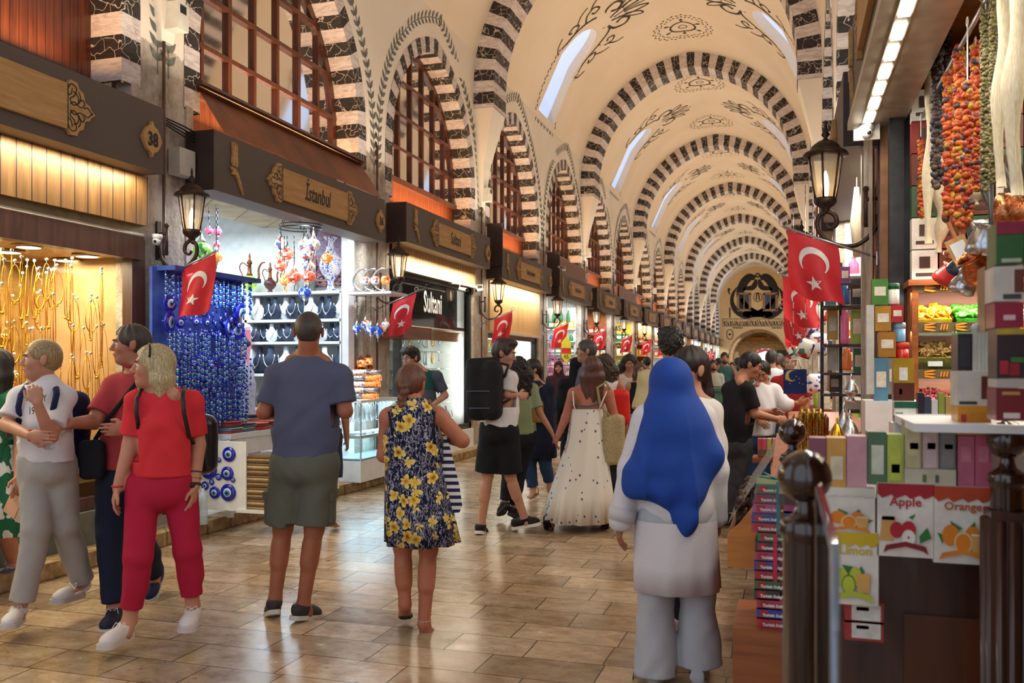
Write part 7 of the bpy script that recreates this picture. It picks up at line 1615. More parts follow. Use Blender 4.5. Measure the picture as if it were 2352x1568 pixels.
    if bottom:
        kind, col = bottom[0], bottom[1]; ex = bottom[2] if len(bottom) > 2 else .014; fr = {'shorts': .93, 'long': 1.93, 'capri': 1.78, 'wide': 1.97}[kind]; g = Fld()
        g.ell(hc+sp*.01, TA, (.152*B+ex, .114*B+ex, .13*s), .05); g.ell(hc-sp*.05, TA, (.146*B+ex, .116*B+ex, .10*s), .04)
        for q in 'ab':
            Hp, Kn, An = J['h'+q], J['k'+q], J['a'+q]; g.cap(Hp, Kn if fr > 1 else Hp+(Kn-Hp)*(fr+.1), .080*B+ex, .060*B+ex*(1.9 if fr < 1 else 1.1), .03)
            if fr > 1:
                e1 = Kn+(An-Kn)*(fr-1); g.cap(Kn, e1+(An-Kn).normalized()*.03, .058*B+ex, (.042 if kind != 'wide' else .085)*B+ex*1.2, .02)
                if kind != 'wide': g.cap(Kn+(An-Kn)*.25-fb*.012, Kn+(An-Kn)*.45-fb*.012, .052*B+ex*.8, None, .02)
                g.plane(e1, (An-Kn), (np.array(e1+(An-Kn).normalized()*.08), .10))
            else: c_ = Hp+(Kn-Hp)*fr; g.plane(c_, (Kn-Hp), (np.array(c_+(Kn-Hp).normalized()*.08), .12))
        g.plane(hc+sp*.10, sp, (np.array(hc+sp*.20), .3)); Vt, Q = g.surf(h); npmesh('trousers' if fr > 1 else 'shorts', Vt, Q, MC[col] if col in MC else clothm(col), root, folds(.006 if ex > .01 else .0035, 11, .6))
    if shoes:
        kind, col, sol = (shoes+('e8e6e0',))[:3] if len(shoes) == 2 else shoes
        for q in 'ab':
            An, Tt = J['a'+q], J['t'+q]; d = (Tt-An); hf = (An-J['k'+q]).normalized(); upv = -hf; heel = An+hf*.075*s; d = (Tt-heel).normalized(); sd = d.cross(UP).normalized() if abs(d.z) < .95 else d.cross(fb).normalized(); upf = sd.cross(d).normalized()
            if upf.z < 0 and abs(upf.z) > .3: upf = -upf
            L = .255*s; heel = Tt-d*(L-.03); mp = lambda x, y, z: heel+d*x*s+sd*y*s+upf*z*s
            O = [(-.03, 0), (-.022, .028), (.03, .036), (.10, .038), (.17, .048), (.215, .040), (.235, 0), (.215, -.036), (.17, -.042), (.10, -.036), (.03, -.034), (-.022, -.028)]; O = smoothline(O, 3, True)
            if kind in ('flip', 'sandal'):
                b = MB(); b.prism(O, lambda x, y, s_: tuple(mp(x, y, -.012+.016*s_)), smooth=False)
                for w_ in (-1, 1): b.tube([mp(.17, 0, .01), mp(.13, w_*.025, .035), mp(.07, w_*.038, .012)], .005, 5)
                if kind == 'sandal': b.tube([mp(.02, .03, .01), mp(.0, .03, .05), mp(-.03, 0, .065), mp(.0, -.03, .05), mp(.02, -.03, .01)], .006, 5); b.tube([mp(.12, .04, .01), mp(.12, 0, .05), mp(.12, -.04, .01)], .012, 5, flat=.4)
                b.build('sandal', clothm(col), root); continue
            g = Fld(); A_ = (d, sd, upf); g.ell(mp(.03, 0, .035), A_, (.062*s, .039*s, .046*s), .02); g.ell(mp(.10, 0, .028), A_, (.10*s, .040*s, .040*s), .03); g.ell(mp(.165, .004, .018), A_, (.068*s, .045*s, .034*s), .03); g.cap(mp(.02, 0, .05), An+hf*.01, .040*s, .043*s, .02); g.plane(mp(0, 0, -.002), -upf, (np.array(mp(.1, 0, -.05)), .2)); g.plane(An+hf*.0, upv, (np.array(An+upv*.08), .09))
            Vt, Q = g.surf(min(h, .007)); o = npmesh('shoe', Vt, Q, clothm(col, 120, .6), root)
            b = MB(); b.prism([(x*1.03, y*1.08) for x, y in O], lambda x, y, s_: tuple(mp(x, y, -.018+.026*s_)), smooth=False); b.build('sole', clothm(sol, 120, .6), o)
            if kind == 'sneaker' and h < .01:
                b = MB(); 
                for i in range(5): z_ = .062-.006*i; x_ = .075+.02*i; b.tube([mp(x_, -.022, z_-.004), mp(x_+.006, 0, z_+.008), mp(x_, .022, z_-.004)], .0025, 4)
                b.tube([mp(.075, 0, .07), mp(.07, .025, .085), mp(.09, .035, .06)], .0025, 4); b.tube([mp(.075, 0, .07), mp(.07, -.025, .085), mp(.09, -.035, .06)], .0025, 4); b.build('laces', clothm('e8e6e4'), o)
    root['_hp'] = 0
    return root, dict(hp=hp, TA=TA, hc=hc, nk=nk, side=side, fb=fb, sp=sp, J=J, B=B)
def JP(zc, **k):
    """joints from picture position and true camera depth"""
    o = {}
    for n_, v in k.items(): o[n_] = at_d(v[0], v[1], zc+(v[2] if len(v) > 2 else 0))
    return o
def auto(x, zc, ht=1.7, yaw=180, stride=.12, arms='down', base=0):
    """standing or walking figure whose head is seen at picture column x"""
    s = ht/1.75; p = at_d(x, VY, zc); p.z = base; f = facing(yaw); l = UP.cross(f)
    # image-left side first
    sg = 1 if l.dot(RGT) < 0 else -1
    if abs(l.dot(RGT)) < .05: sg = 1
    P = lambda a, b_, c_: p+(l*a+f*b_)*s+UP*c_*s
    J = {'h': P(0, .03, 1.63), 'n': P(0, 0, 1.47)}
    for q, g in (('a', sg), ('b', -sg)):
        st = stride*(1 if q == 'a' else -1)
        J['s'+q] = P(g*.165, 0, 1.41); J['h'+q] = P(g*.085, 0, .93); J['k'+q] = P(g*.095, .03+st*.6, .50); J['a'+q] = P(g*.10, st-(.02 if st > 0 else .04), .10 if st > 0 else .14); J['t'+q] = P(g*.11, st+.17, .03)
        if arms == 'down': J['e'+q] = P(g*.215, -.02-st*.3, 1.13); J['w'+q] = P(g*.21, .06-st*.6, .89)
        elif arms == 'phone': J['e'+q] = P(g*.20, .03, 1.13); J['w'+q] = P(g*.07, .25, 1.20)
        elif arms == 'up': J['e'+q] = P(g*.26, .10, 1.22); J['w'+q] = P(g*.12, .24, 1.48)
        elif arms == 'front': J['e'+q] = P(g*.20, .06, 1.13); J['w'+q] = P(g*.12, .30, 1.05)
    return J
def part(info_root, name, b, mat): b.build(name, mat, info_root)
def rbox(root, name, c, ax, r, mat, h=.009, k=.03, extra=None, disp=None):
    """soft rounded box"""
    g = Fld(); c = V(c); rr = min(r)*.75
    for a in (-1, 1):
        for b_ in (-1, 1):
            p = c+ax[0]*a*(r[0]-rr)+ax[1]*b_*max(0, r[1]-rr); g.cap(p-ax[2]*(r[2]-rr), p+ax[2]*(r[2]-rr), rr, None, k)
    g.cap(c-ax[2]*(r[2]-rr)-ax[0]*(r[0]-rr)*.3, c+ax[2]*(r[2]-rr)+ax[0]*(r[0]-rr)*.3, min(r[1], rr), None, k); g.ell(c, ax, (r[0]*.95, r[1]*.9, r[2]*.95), k)
    if extra: extra(g)
    Vt, Q = g.surf(h); return npmesh(name, Vt, Q, mat, root, disp or folds(.003, 5))
def loft(root, name, secs, mat, n=64, fold=(9, .05), seed=0, parentmesh=None):
    """skirt: sections (centre, rx, ry) between axes, rippled ; thin double wall"""
    vs = []; m_ = len(secs)
    for w_ in (0, 1):
        for j, (c, ax, ay, rx, ry) in enumerate(secs):
            f_ = fold[1]*(j/(m_-1))
            for i in range(n):
                a = 2*pi*i/n; r = 1+f_*sin(fold[0]*a+seed+.4*sin(3*a+j*.5))+f_*.5*sin((fold[0]*2+1)*a+seed*2+j*.3)-.015*w_
                vs.append(V(c)+ax*rx*r*cos(a)+ay*ry*r*sin(a))
    fs = [(j*n+i, j*n+(i+1) % n, (j+1)*n+(i+1) % n, (j+1)*n+i) for j in range(m_-1) for i in range(n)]; N = m_*n
    fs += [tuple(N+q for q in f[::-1]) for f in fs]+[((m_-1)*n+i, (m_-1)*n+(i+1) % n, N+(m_-1)*n+(i+1) % n, N+(m_-1)*n+i) for i in range(n)]
    return mesh_obj(name, vs, fs, mat, root)
# ---------------------------------------------------------------- the visitors
# man in blue tee, seen from behind
J = JP(5.33, h=(709, 762), n=(708, 822, .02), sa=(636, 860), sb=(778, 860), ea=(607, 946, -.02), wa=(640, 950, .2), eb=(793, 944, -.02), wb=(766, 925, .22), ha=(668, 1062), hb=(732, 1062), ka=(650, 1212, .04), kb=(722, 1214), aa=(632, 1375, .02), ab=(697, 1386), ta=(622, 1410, .18), tb=(730, 1412, .16))
r, I = person('man with cropped hair in a slate blue tee and olive cargo shorts, seen from behind', J, 184, 'a9694f', ('bald', '4a3c34'), ('tee', '565a74', .022, at_d(700, 1052, 5.33).z), ('shorts', '64665a', .026), ('sneaker', '3a3434', 'cfc8bc'), 1.03, .0085, head_yaw=172, build=1.1, curl=(.6, .6))
b = MB()
for q in 'ab':
    k_, h_ = I['J']['k'+q], I['J']['h'+q]; m_ = h_*.32+k_*.68; sg = -1 if q == 'a' else 1; b.box(tuple(m_+RGT*sg*.088*1.05), (.035, .13, .16), 0, TH)
    b.box(tuple(m_+RGT*sg*.094*1.05+UP*.075), (.042, .14, .05), 0, TH)
b.build('cargo_pocket', clothm('5c5e52'), r)
# woman in floral dress
def floral():
    s = NT('floral_print'); vec = s.coord(); nz = s.n('TexNoise'); nz.inputs['Scale'].default_value = 14; s.l(vec, nz.inputs[0]); sc_ = s.n('VectorMath'); sc_.operation = 'SCALE'; sc_.inputs[3].default_value = .035; s.l(nz.outputs['Color'], sc_.inputs[0])
    ad = s.n('VectorMath'); ad.operation = 'ADD'; s.l(vec, ad.inputs[0]); s.l(sc_.outputs[0], ad.inputs[1])
    lv = s.noise(s.coord((1.6, 1.6, .7)), 26, 2, .5, 2.5); base = s.ramp(lv, [(.50, '141633'), (.53, '5b5b72'), (.58, 'c9c6cf'), (.62, '2a2a48')])
    v = s.voro(ad.outputs[0], 12.5); d = v.outputs['Distance']; fl = s.ramp(d, [(0, '4a2814'), (.12, 'a86a20'), (.22, 'dcae3c'), (.42, 'ecd27a'), (.5, 'e8cc70')], 'LINEAR'); df = s.n('VectorMath'); df.operation = 'SUBTRACT'; s.l(ad.outputs[0], df.inputs[0]); s.l(v.outputs['Position'], df.inputs[1]); e = s.sep(df.outputs[0])
    th = s.math('ARCTAN2', e[2], s.math('ADD', e[0], e[1])); pe = s.math('ABSOLUTE', s.math('COSINE', s.math('MULTIPLY', th, 2.5))); g = s.math('LESS_THAN', d, s.math('ADD', .27, s.math('MULTIPLY', pe, .22)))
    g2 = s.math('MULTIPLY', g, s.math('GREATER_THAN', s.sep(v.outputs['Color'])[0], .08)); s.base(s.mix(g2, base, fl)); s.set(.8, 0, .2); MC['floral'] = s.m
floral()
J = JP(5.1, h=(945, 885, .03), n=(945, 935), sa=(893, 955), sb=(1004, 952), ea=(882, 1045), wa=(925, 1030, .22), eb=(1062, 1012), wb=(1000, 1000, .25), ha=(918, 1110), hb=(985, 1110), ka=(925, 1255), kb=(984, 1262), aa=(930, 1388), ab=(974, 1432), ta=(930, 1412, .2), tb=(1008, 1458, .10))
r, I = person('auburn-haired woman with a braid in a navy dress printed with yellow flowers', J, 180, 'b87458', ('braid', '7a4830'), ('sleeveless', 'floral', .018, at_d(950, 1060, 5.1).z), None, ('flip', '1a1818'), .95, .0085, head_yaw=196, pitch=14, build=1.08, female=True)
A = lambda x, y, rx, ry: (at_d(x, y, 5.1), RGT, FWD, rx, ry)
loft(r, 'dress_skirt', [A(948, 1025, .152, .125), A(950, 1080, .165, .15), A(956, 1130, .178, .165), A(962, 1180, .19, .175), A(970, 1245, .208, .19)], MC['floral'], fold=(7, .07))
b = MB(); bx = at_d(1042, 1090, 5.15); P_ = smoothline([(1012, 1005), (1030, 1015), (1062, 1160), (1030, 1168), (1010, 1080)], 3, True)
b.prism(P_, lambda x, y, s_: tuple(at_d(x, y, 5.10+.07*s_))); s = NT('navy_stripes'); z_ = s.sep(s.coord())[2]; s.base(s.mix(s.math('LESS_THAN', s.math('FRACT', s.math('MULTIPLY', z_, 25)), .5), 'e8e4e0', '23244a')); s.set(.9)
b.build('striped_bag', s.m, r); b = MB(); b.tube([at_d(x, y, 5.1+d) for x, y, d in ((985, 918, -.02), (1000, 945, -.05), (1012, 1000, -.03), (1020, 1025, .02))], .008, 6); b.build('bag_strap', clothm('8a6a50'), r)
b = MB()
for x0, x1 in ((893, 905), (998, 996)): b.tube([at_d(x0, 945, 5.02), at_d((x0+x1)/2, 985, 4.98), at_d(x1+3, 1020, 4.99)], .006, 5)
b.build('bra_strap', clothm('18161a'), r)
b = MB(); b.tube([I['J']['ab']+V((.04*cos(i*pi/6), .04*sin(i*pi/6), .02)) for i in range(12)], .003, 4, closed=True); b.build('anklet', m_silver, r)
# woman in red
J = JP(4.9, h=(351, 842), n=(373, 900, .02), sa=(317, 918, -.03), sb=(440, 918, .06), ea=(300, 1022, -.03), wa=(271, 1120, -.06), eb=(454, 1022, .10), wb=(446, 1118, .03), ha=(330, 1112), hb=(412, 1112, .05), ka=(318, 1278, -.1), kb=(430, 1262, .03), aa=(297, 1428, -.08), ab=(443, 1392, .10), ta=(238, 1484, -.30), tb=(427, 1445, -.10))
r, I = person('blonde woman in a bright red tee and crimson trousers walking towards the left', J, 32, 'c58a70', ('bob', 'dcc492'), ('tee', 'd8323a', .013, at_d(380, 1092, 4.9).z), ('capri', 'b01c3c', .008), ('sneaker', 'ddd4d2', 'cfc4c0'), 1.0, .0075, head_yaw=66, pitch=-2, build=1.10, female=True, curl=(.5, .45))
b = MB(); W = I['J']['wb']; E_ = I['J']['eb']; ax_ = (W-E_).normalized()
for o_, rr, nm_, mt in ((.015, .036, 'watch', m_blk), (-.03, .038, 'bracelet', m_gold), (-.055, .040, 'bracelet', m_alu)):
    b = MB(); c_ = W-ax_*(-o_*.3+(.02 if nm_ == 'watch' else -o_+.01)); u1 = ax_.orthogonal().normalized(); u2 = ax_.cross(u1)
    b.tube([c_+(u1*cos(i*pi/8)+u2*sin(i*pi/8))*rr for i in range(16)], .006 if nm_ == 'watch' else .003, 5, closed=True)
    if nm_ == 'watch': b.ball(tuple(c_-FWD*.036), .017, 10, sz=1)
    b.build(nm_, mt, r)
b = MB(); W = I['J']['wa']; b.tube([W+V((.031*cos(i*pi/6), .031*sin(i*pi/6), .01)) for i in range(12)], .005, 5, closed=True); b.build('wristband', m_red, r)
b = MB(); b.tube([at_d(x, y, 4.9+d) for x, y, d in ((325, 893, -.04), (314, 915, -.12), (313, 945, -.14), (318, 985, -.10))], .011, 6, flat=.5); b.tube([at_d(x, y, 4.9+d) for x, y, d in ((424, 888, -.02), (420, 910, -.10), (423, 950, -.11), (434, 1000, -.05), (452, 1030, .12))], .011, 6, flat=.5); b.build('backpack_strap', m_blk, r)
rbox(r, 'backpack', at_d(462, 1020, 5.12), (RGT, FWD, UP), (.085, .07, .165), M('black_leather', '1c1c20', '101014', .35))
b = MB(); b.tube([I['hp'](.085*cos(a_), .0+.06*sin(a_)*0+.02, .05+.075*sin(a_)) for a_ in [i*pi/10 for i in range(11)]], .009, 6, flat=.5); b.build('sunglasses', m_blk, r)
# man in brick polo
J = JP(5.4, h=(300, 792, .02), n=(318, 855, .04), sa=(265, 884), sb=(368, 884, .1), ea=(216, 968, -.12), wa=(160, 972, -.32), da=(105, 985, -.44), eb=(352, 985, -.06), wb=(292, 985, -.30), db=(225, 988, -.34), ha=(262, 1085), hb=(318, 1085, .06), ka=(252, 1225, -.02), kb=(322, 1235, .15), aa=(262, 1395, -.05), ab=(356, 1318, .50), ta=(244, 1448, -.28), tb=(342, 1378, .38))
r, I = person('dark-haired man in a brick red polo shirt gesturing with an open hand', J, 42, 'b07860', ('short', '4a3c36'), ('tee', 'a83c40', .022, at_d(300, 1075, 5.4).z), ('long', '1b2238', .012), ('sneaker', '1d2440', 'c8c4c0'), 1.04, .0085, head_yaw=62, build=1.12, curl=(.12, .35))
b = MB(); b.tube([at_d(x, y, 5.4+d) for x, y, d in ((332, 850, .05), (318, 872, -.10), (285, 915, -.15), (250, 960, -.14), (218, 1010, -.12))], .014, 6, flat=.5); b.build('bag_strap', clothm('16171c'), r)
rbox(r, 'shoulder_bag', at_d(212, 1055, 5.25), (RGT, FWD, UP), (.068, .035, .11), clothm('1a1c24'))
b = MB(); b.tube(smoothline([tuple(I['nk']+I['side']*a_+I['fb']*c_+I['sp']*.035) for a_, c_ in ((-.07, -.03), (-.065, .03), (0, .085), (.065, .03), (.07, -.03), (0, -.07))], 4, True), .014, 6, closed=True, flat=.8); b.build('collar', clothm('9c3438'), r)
# boy in white tee
J = JP(5.15, h=(95, 826, .0), n=(100, 886, .03), sa=(50, 908), sb=(146, 908, .04), ea=(14, 975, -.10), wa=(70, 1000, -.32), da=(110, 1005, -.36), eb=(116, 1003, -.20), wb=(86, 925, -.30), db=(74, 872, -.30), ha=(80, 1062), hb=(138, 1062, .03), ka=(84, 1212, -.06), kb=(148, 1208, .08), aa=(48, 1392, -.08), ab=(192, 1340, .28), ta=(18, 1438, -.28), tb=(128, 1380, .02))
r, I = person('fair-haired boy in a white tee holding his chin, with a navy backpack', J, 38, 'c08a72', ('crop', 'b09464'), ('tee', 'd9d6da', .024, at_d(100, 1058, 5.15).z), ('long', 'a8a4a0', .022), ('sneaker', 'd8d2d0', 'c4bcb8'), .99, .008, head_yaw=58, build=.95, curl=(.5, 1.1))
rbox(r, 'backpack', at_d(172, 985, 5.42), (RGT, FWD, UP), (.075, .08, .22), clothm('1c2140'))
b = MB(); b.tube([at_d(x, y, 5.15+d) for x, y, d in ((62, 882, -.02), (48, 905, -.10), (42, 935, -.12), (46, 980, -.06))], .017, 6, flat=.4); b.tube([at_d(x, y, 5.15+d) for x, y, d in ((128, 882, .0), (130, 905, -.11), (122, 940, -.13), (126, 985, -.05))], .017, 6, flat=.4); b.build('backpack_strap', clothm('20264a'), r)
text_mesh('TOMMY', .055, lambda x, y: tuple(at_d(82+x*398*.62, 921-y*398, 5.15-.158)), M('navy_print', '3a4058'), 'lettering', r, bold=.001); text_mesh('19 85', .06, lambda x, y: tuple(at_d(82+x*398*.62, 951-y*398, 5.15-.16)), M('navy_print', '3a4058'), 'lettering', r, bold=.001)
b = MB(); W = I['J']['wa']; b.tube([W+V((.012*cos(i*pi/6), .03*cos(i*pi/6)*.3, .03*sin(i*pi/6))) for i in range(12)], .005, 5, closed=True); b.build('wristband', m_red, r)
# woman in green leaf dress at the left edge
def leafdress():
    s = NT('green_leaf_print'); v = s.voro(s.coord((1, 1, .8)), 9, 'SMOOTH_F1'); nz = s.noise(s.coord(), 9, 2, .5, 2); g = s.math('LESS_THAN', s.math('ADD', v.outputs['Distance'], s.math('MULTIPLY', nz, .25)), .50); s.base(s.mix(g, '1c6a44', 'e6e8e2')); s.set(.85); MC['leafdress'] = s.m
leafdress()
J = JP(5.9, h=(-14, 842), n=(-22, 895), sa=(-78, 912), sb=(24, 912), ea=(-98, 1010), wa=(-90, 1090, -.05), eb=(48, 1010), wb=(42, 1095, -.12), ha=(-48, 1080), hb=(6, 1080), ka=(-40, 1210, -.05), kb=(10, 1215, .05), aa=(-50, 1335, -.05), ab=(30, 1290, .25), ta=(-80, 1372, -.2), tb=(6, 1335, .10))
r, I = person('woman in a white dress with green leaves at the left edge of the picture', J, 50, 'c0866c', ('long', '2c201c'), ('cap', 'leafdress', .018, at_d(-20, 1050, 5.9).z), None, ('sneaker', '4a5468', 'd0ccc8'), .97, .009, build=1.05, female=True)
A = lambda x, y, rx, ry: (at_d(x, y, 5.9), RGT, FWD, rx, ry)
loft(r, 'dress_skirt', [A(-20, 1020, .16, .13), A(-18, 1080, .19, .16), A(-15, 1150, .21, .19), A(-8, 1225, .235, .22)], MC['leafdress'])
b = MB(); b.box(tuple(at_d(30, 1160, 5.75)), (.10, .012, .14), 0, Matrix.Rotation(.5, 3, 'Y')); b.build('folded_map', clothm('d8a888'), r)
# boy with black backpack
J = JP(8.1, h=(1158, 812), n=(1148, 852), sa=(1118, 868, .05), sb=(1172, 866, -.1), ea=(1108, 915, .12), wa=(1130, 945, .25), eb=(1164, 906, -.12), wb=(1190, 908, -.05), ha=(1128, 985), hb=(1164, 985, -.05), ka=(1120, 1092), kb=(1172, 1092, -.02), aa=(1106, 1203), ab=(1204, 1188, .06), ta=(1112, 1226, .16), tb=(1240, 1200, .05))
r, I = person('tall boy in a white tee and black shorts carrying a large black backpack', J, 222, 'c4917a', ('quiff', '4a3426'), ('tee', 'e4dfe0', .025, at_d(1150, 978, 8.1).z), ('shorts', '16181e', .03), ('sneaker', '1a1a1c', 'e6e2dc'), 1.04, .010, head_yaw=-78, pitch=12, build=.98)
rbox(r, 'backpack', at_d(1112, 896, 7.92), ((RGT-FWD*.25).normalized(), (FWD+RGT*.25).normalized(), UP), (.165, .115, .265), clothm('1b1c22', 300, .7), extra=lambda g: g.cap(at_d(1080, 832, 7.9), at_d(1140, 828, 7.95), .035, None, .03))
b = MB(); b.tube([at_d(x, y, 8.1+d) for x, y, d in ((1150, 834, -.12), (1168, 838, -.14), (1160, 862, -.2), (1150, 870, -.2))], .02, 6, flat=.4); b.tube([at_d(1150, 928, 7.9), at_d(1172, 916, 7.95)], .012, 5); b.build('backpack_strap', clothm('1b1c22'), r)
b = MB(); b.box(tuple(at_d(1098, 898, 7.79)), (.20, .006, .012), 0, TH); b.box(tuple(at_d(1103, 937, 7.79)), (.20, .006, .012), 0, TH); b.build('reflective_strip', clothm('4a5468'), r)
# girl in sage tee hand in hand
J = JP(8.7, h=(1192, 846), n=(1195, 878), sa=(1176, 890), sb=(1222, 890), ea=(1170, 940), wa=(1178, 985), eb=(1240, 948, -.02), wb=(1266, 990, -.08), db=(1276, 1012, -.08), ha=(1182, 1000), hb=(1212, 1000), ka=(1168, 1090), kb=(1192, 1092, .1), aa=(1160, 1152), ab=(1180, 1165, .05), ta=(1148, 1180, .1), tb=(1192, 1188, .18))
r, I = person('girl with long curly black hair and a sage green tee behind the backpack boy', J, 190, 'b98468', ('curly', '1c1618'), ('tee', '8f9d78', .016, at_d(1195, 996, 8.7).z), ('long', '1e2026', .012), ('sneaker', '17181c', '2a2a2e'), .93, .012, build=.95, female=True, fine=False)
# ponytail woman in long navy top
J = JP(10.2, h=(1222, 848), n=(1230, 880), sa=(1206, 892), sb=(1258, 890), ea=(1200, 935), wa=(1210, 965, .1), eb=(1262, 935), wb=(1262, 975), ha=(1220, 985), hb=(1250, 985), ka=(1216, 1060), kb=(1252, 1055), aa=(1224, 1122), ab=(1262, 1108, .1), ta=(1218, 1142, -.12), tb=(1262, 1128, .1))
r, I = person('woman with a long ponytail, long navy top and blue jeans carrying a tan bag', J, 205, 'c9967c', ('pony', '2a1d18'), ('long', '20263c', .03, at_d(1240, 1000, 10.2).z), ('long', '2c4468', .016), ('sandal', 'a87850'), .98, .013, head_yaw=60, build=1.05, female=True, fine=False, glasses=True)
A = lambda x, y, rx, ry: (at_d(x, y, 10.2), RGT, FWD, rx, ry)
loft(r, 'long_top', [A(1236, 950, .19, .15), A(1238, 1000, .20, .16), A(1240, 1050, .19, .16)], clothm('20263c'), 40)
rbox(r, 'tan_bag', at_d(1230, 945, 9.95), (RGT, FWD, UP), (.085, .04, .12), clothm('a07840'), .012); b = MB(); b.tube([at_d(1222, 925, 9.95), at_d(1238, 890, 10.0), at_d(1246, 885, 10.1)], .01, 5); b.build('bag_strap', clothm('a07840'), r)
# woman in white maxi dress
s = NT('cream_sprig_print'); v = s.voro(s.coord((1, 1, .8)), 17, rnd=.8); s.base(s.mix(s.math('LESS_THAN', v.outputs['Distance'], .17), 'ece6da', '5a6484')); s.set(.85); MC['sprig'] = s.m
J = JP(8.3, h=(1360, 848), n=(1358, 888), sa=(1318, 902), sb=(1396, 900), ea=(1299, 960), wa=(1282, 1000, -.02), da=(1277, 1018), eb=(1410, 955), wb=(1392, 990, .15), ha=(1330, 1020), hb=(1368, 1020), ka=(1308, 1110, .05), kb=(1372, 1110), aa=(1266, 1190, -.05), ab=(1386, 1190), ta=(1262, 1222, .05), tb=(1388, 1212, .16))
r, I = person('woman in a long cream sprigged strap dress with an open back, seen from behind', J, 180, 'c07a62', ('long', '6a4030'), None, None, ('sandal', '1c1a1a'), .98, .010, build=1.08, female=True)
A = lambda x, y, rx, ry: (at_d(x, y, 8.3), RGT, FWD, rx, ry)
loft(r, 'dress_skirt', [A(1349, 938, .148, .125), A(1348, 960, .155, .135), A(1347, 1010, .175, .16), A(1342, 1070, .225, .20), A(1336, 1130, .28, .24), A(1330, 1195, .325, .27)], s.m, 80, (11, .07))
b = MB()
for P_ in (((1316, 898, -.05), (1318, 930, -.12), (1322, 942, -.13)), ((1394, 898, -.05), (1384, 920, -.12), (1376, 940, -.13))): b.tube([at_d(x, y, 8.3+d) for x, y, d in P_], .006, 5)
b.build('dress_strap', s.m, r); b = MB(); b.tube([at_d(x, y, 8.3+d) for x, y, d in ((1312, 922, -.06), (1330, 931, -.135), (1350, 933, -.145), (1368, 928, -.13), (1384, 920, -.06))], .012, 6, flat=.5); b.build('bra_strap', clothm('3a7080'), r)
rbox(r, 'woven_bag', at_d(1408, 1010, 8.25), (RGT, FWD, UP), (.105, .06, .23), M('straw_weave', 'c8b88c', '9a8a60', .9, scale=60, stretch=(1, 1, 3), bump=.008), .012)
b = MB(); b.tube([at_d(x, y, 8.2) for x, y in ((1400, 955), (1378, 930), (1372, 890), (1392, 878), (1402, 895))], .014, 6); b.build('bag_handle', M('straw_weave', ''), r)
# hijab woman in white coat
zc = 4.32; J = JP(zc, h=(1542, 878), n=(1545, 935), sa=(1487, 962), sb=(1612, 962), ea=(1452, 1080), wa=(1426, 1196, -.02), da=(1420, 1240, -.02), eb=(1640, 1080), wb=(1645, 1185, .05), ha=(1512, 1185), hb=(1592, 1185), ka=(1507, 1375), kb=(1602, 1368), aa=(1506, 1550), ab=(1606, 1528), ta=(1500, 1575, .18), tb=(1608, 1556, .18))
r, I = person('woman in a royal blue headscarf and long white coat, seen from behind', J, 180, 'a87058', ('none', ''), None, ('wide', 'b9bcc2', .018), ('sneaker', 'b8b4b0', 'c8c4c0'), 1.0, .0085, build=1.1, female=True)
g = Fld(); TA = I['TA']; ex = .03
for c_, ra in ((at_d(1548, 985, zc), (.18, .13, .13)), (at_d(1552, 1085, zc), (.18, .14, .20)), (at_d(1553, 1170, zc), (.185, .15, .18))): g.ell(c_, TA, ra, .08)
for q, w_ in (('a', -1), ('b', 1)):
    S_, E_, W_ = (I['J'][k_+q] for k_ in 'sew'); g.cap(S_, E_, .075, .066, .04); g.cap(E_, W_, .066, .060, .03)
g.plane(at_d(1550, 1215, zc), (0, 0, -1), (np.array(at_d(1550, 1275, zc)), .30)); Vt, Q = g.surf(.009); cm_ = clothm('dcd8dc', 200); npmesh('coat', Vt, Q, cm_, r, folds(.005, 4, .4))
A = lambda x, y, rx, ry: (at_d(x, y, zc), RGT, FWD, rx, ry)
loft(r, 'coat_skirt', [A(1552, 1190, .198, .165), A(1553, 1240, .203, .172), A(1553, 1290, .208, .178), A(1554, 1349, .212, .182)], cm_, 72, (6, .035))
W_, E_ = I['J']['wa'], I['J']['ea']; b = MB(); d_ = (W_-E_).normalized(); b.tube([W_-d_*.065, W_-d_*.0], [.070, .068], 20); b.build('cuff', clothm('cfcacc'), r); b = MB(); b.tube([W_, W_+d_*.03], [.045, .042], 16); b.build('inner_cuff', clothm('5a665c'), r)
g = Fld(); blue_ = clothm('1f47a0', 260, .7)
sc_pts = [((1541, 872), (.105, .125, .112)), ((1545, 925), (.105, .115, .10)), ((1548, 975), (.155, .135, .11))]
for (x, y), ra in sc_pts: g.ell(at_d(x, y, zc), (RGT, FWD, UP), ra, .07)
g.cap(at_d(1522, 955, zc-.04), at_d(1474, 1095, zc-.07), .085, .08, .08); g.cap(at_d(1572, 955, zc-.04), at_d(1616, 1045, zc-.05), .085, .092, .08)
g.cap(at_d(1560, 1000, zc-.05), at_d(1570, 1110, zc-.09), .13, .11, .08)
g.cap(at_d(1545, 1080, zc-.09), at_d(1572, 1200, zc-.15), .09, .05, .08); g.cap(at_d(1572, 1190, zc-.15), at_d(1563, 1252, zc-.15), .05, .012, .05)
g.cap(at_d(1460, 1090, zc-.07), at_d(1452, 1128, zc-.09), .06, .028, .04); g.cap(at_d(1452, 1120, zc-.09), at_d(1530, 1135, zc-.13), .03, .05, .06); g.cap(at_d(1612, 1050, zc-.06), at_d(1598, 1130, zc-.12), .085, .04, .06)
Vt, Q = g.surf(.008)
P0 = at_d(1550, 900, zc)
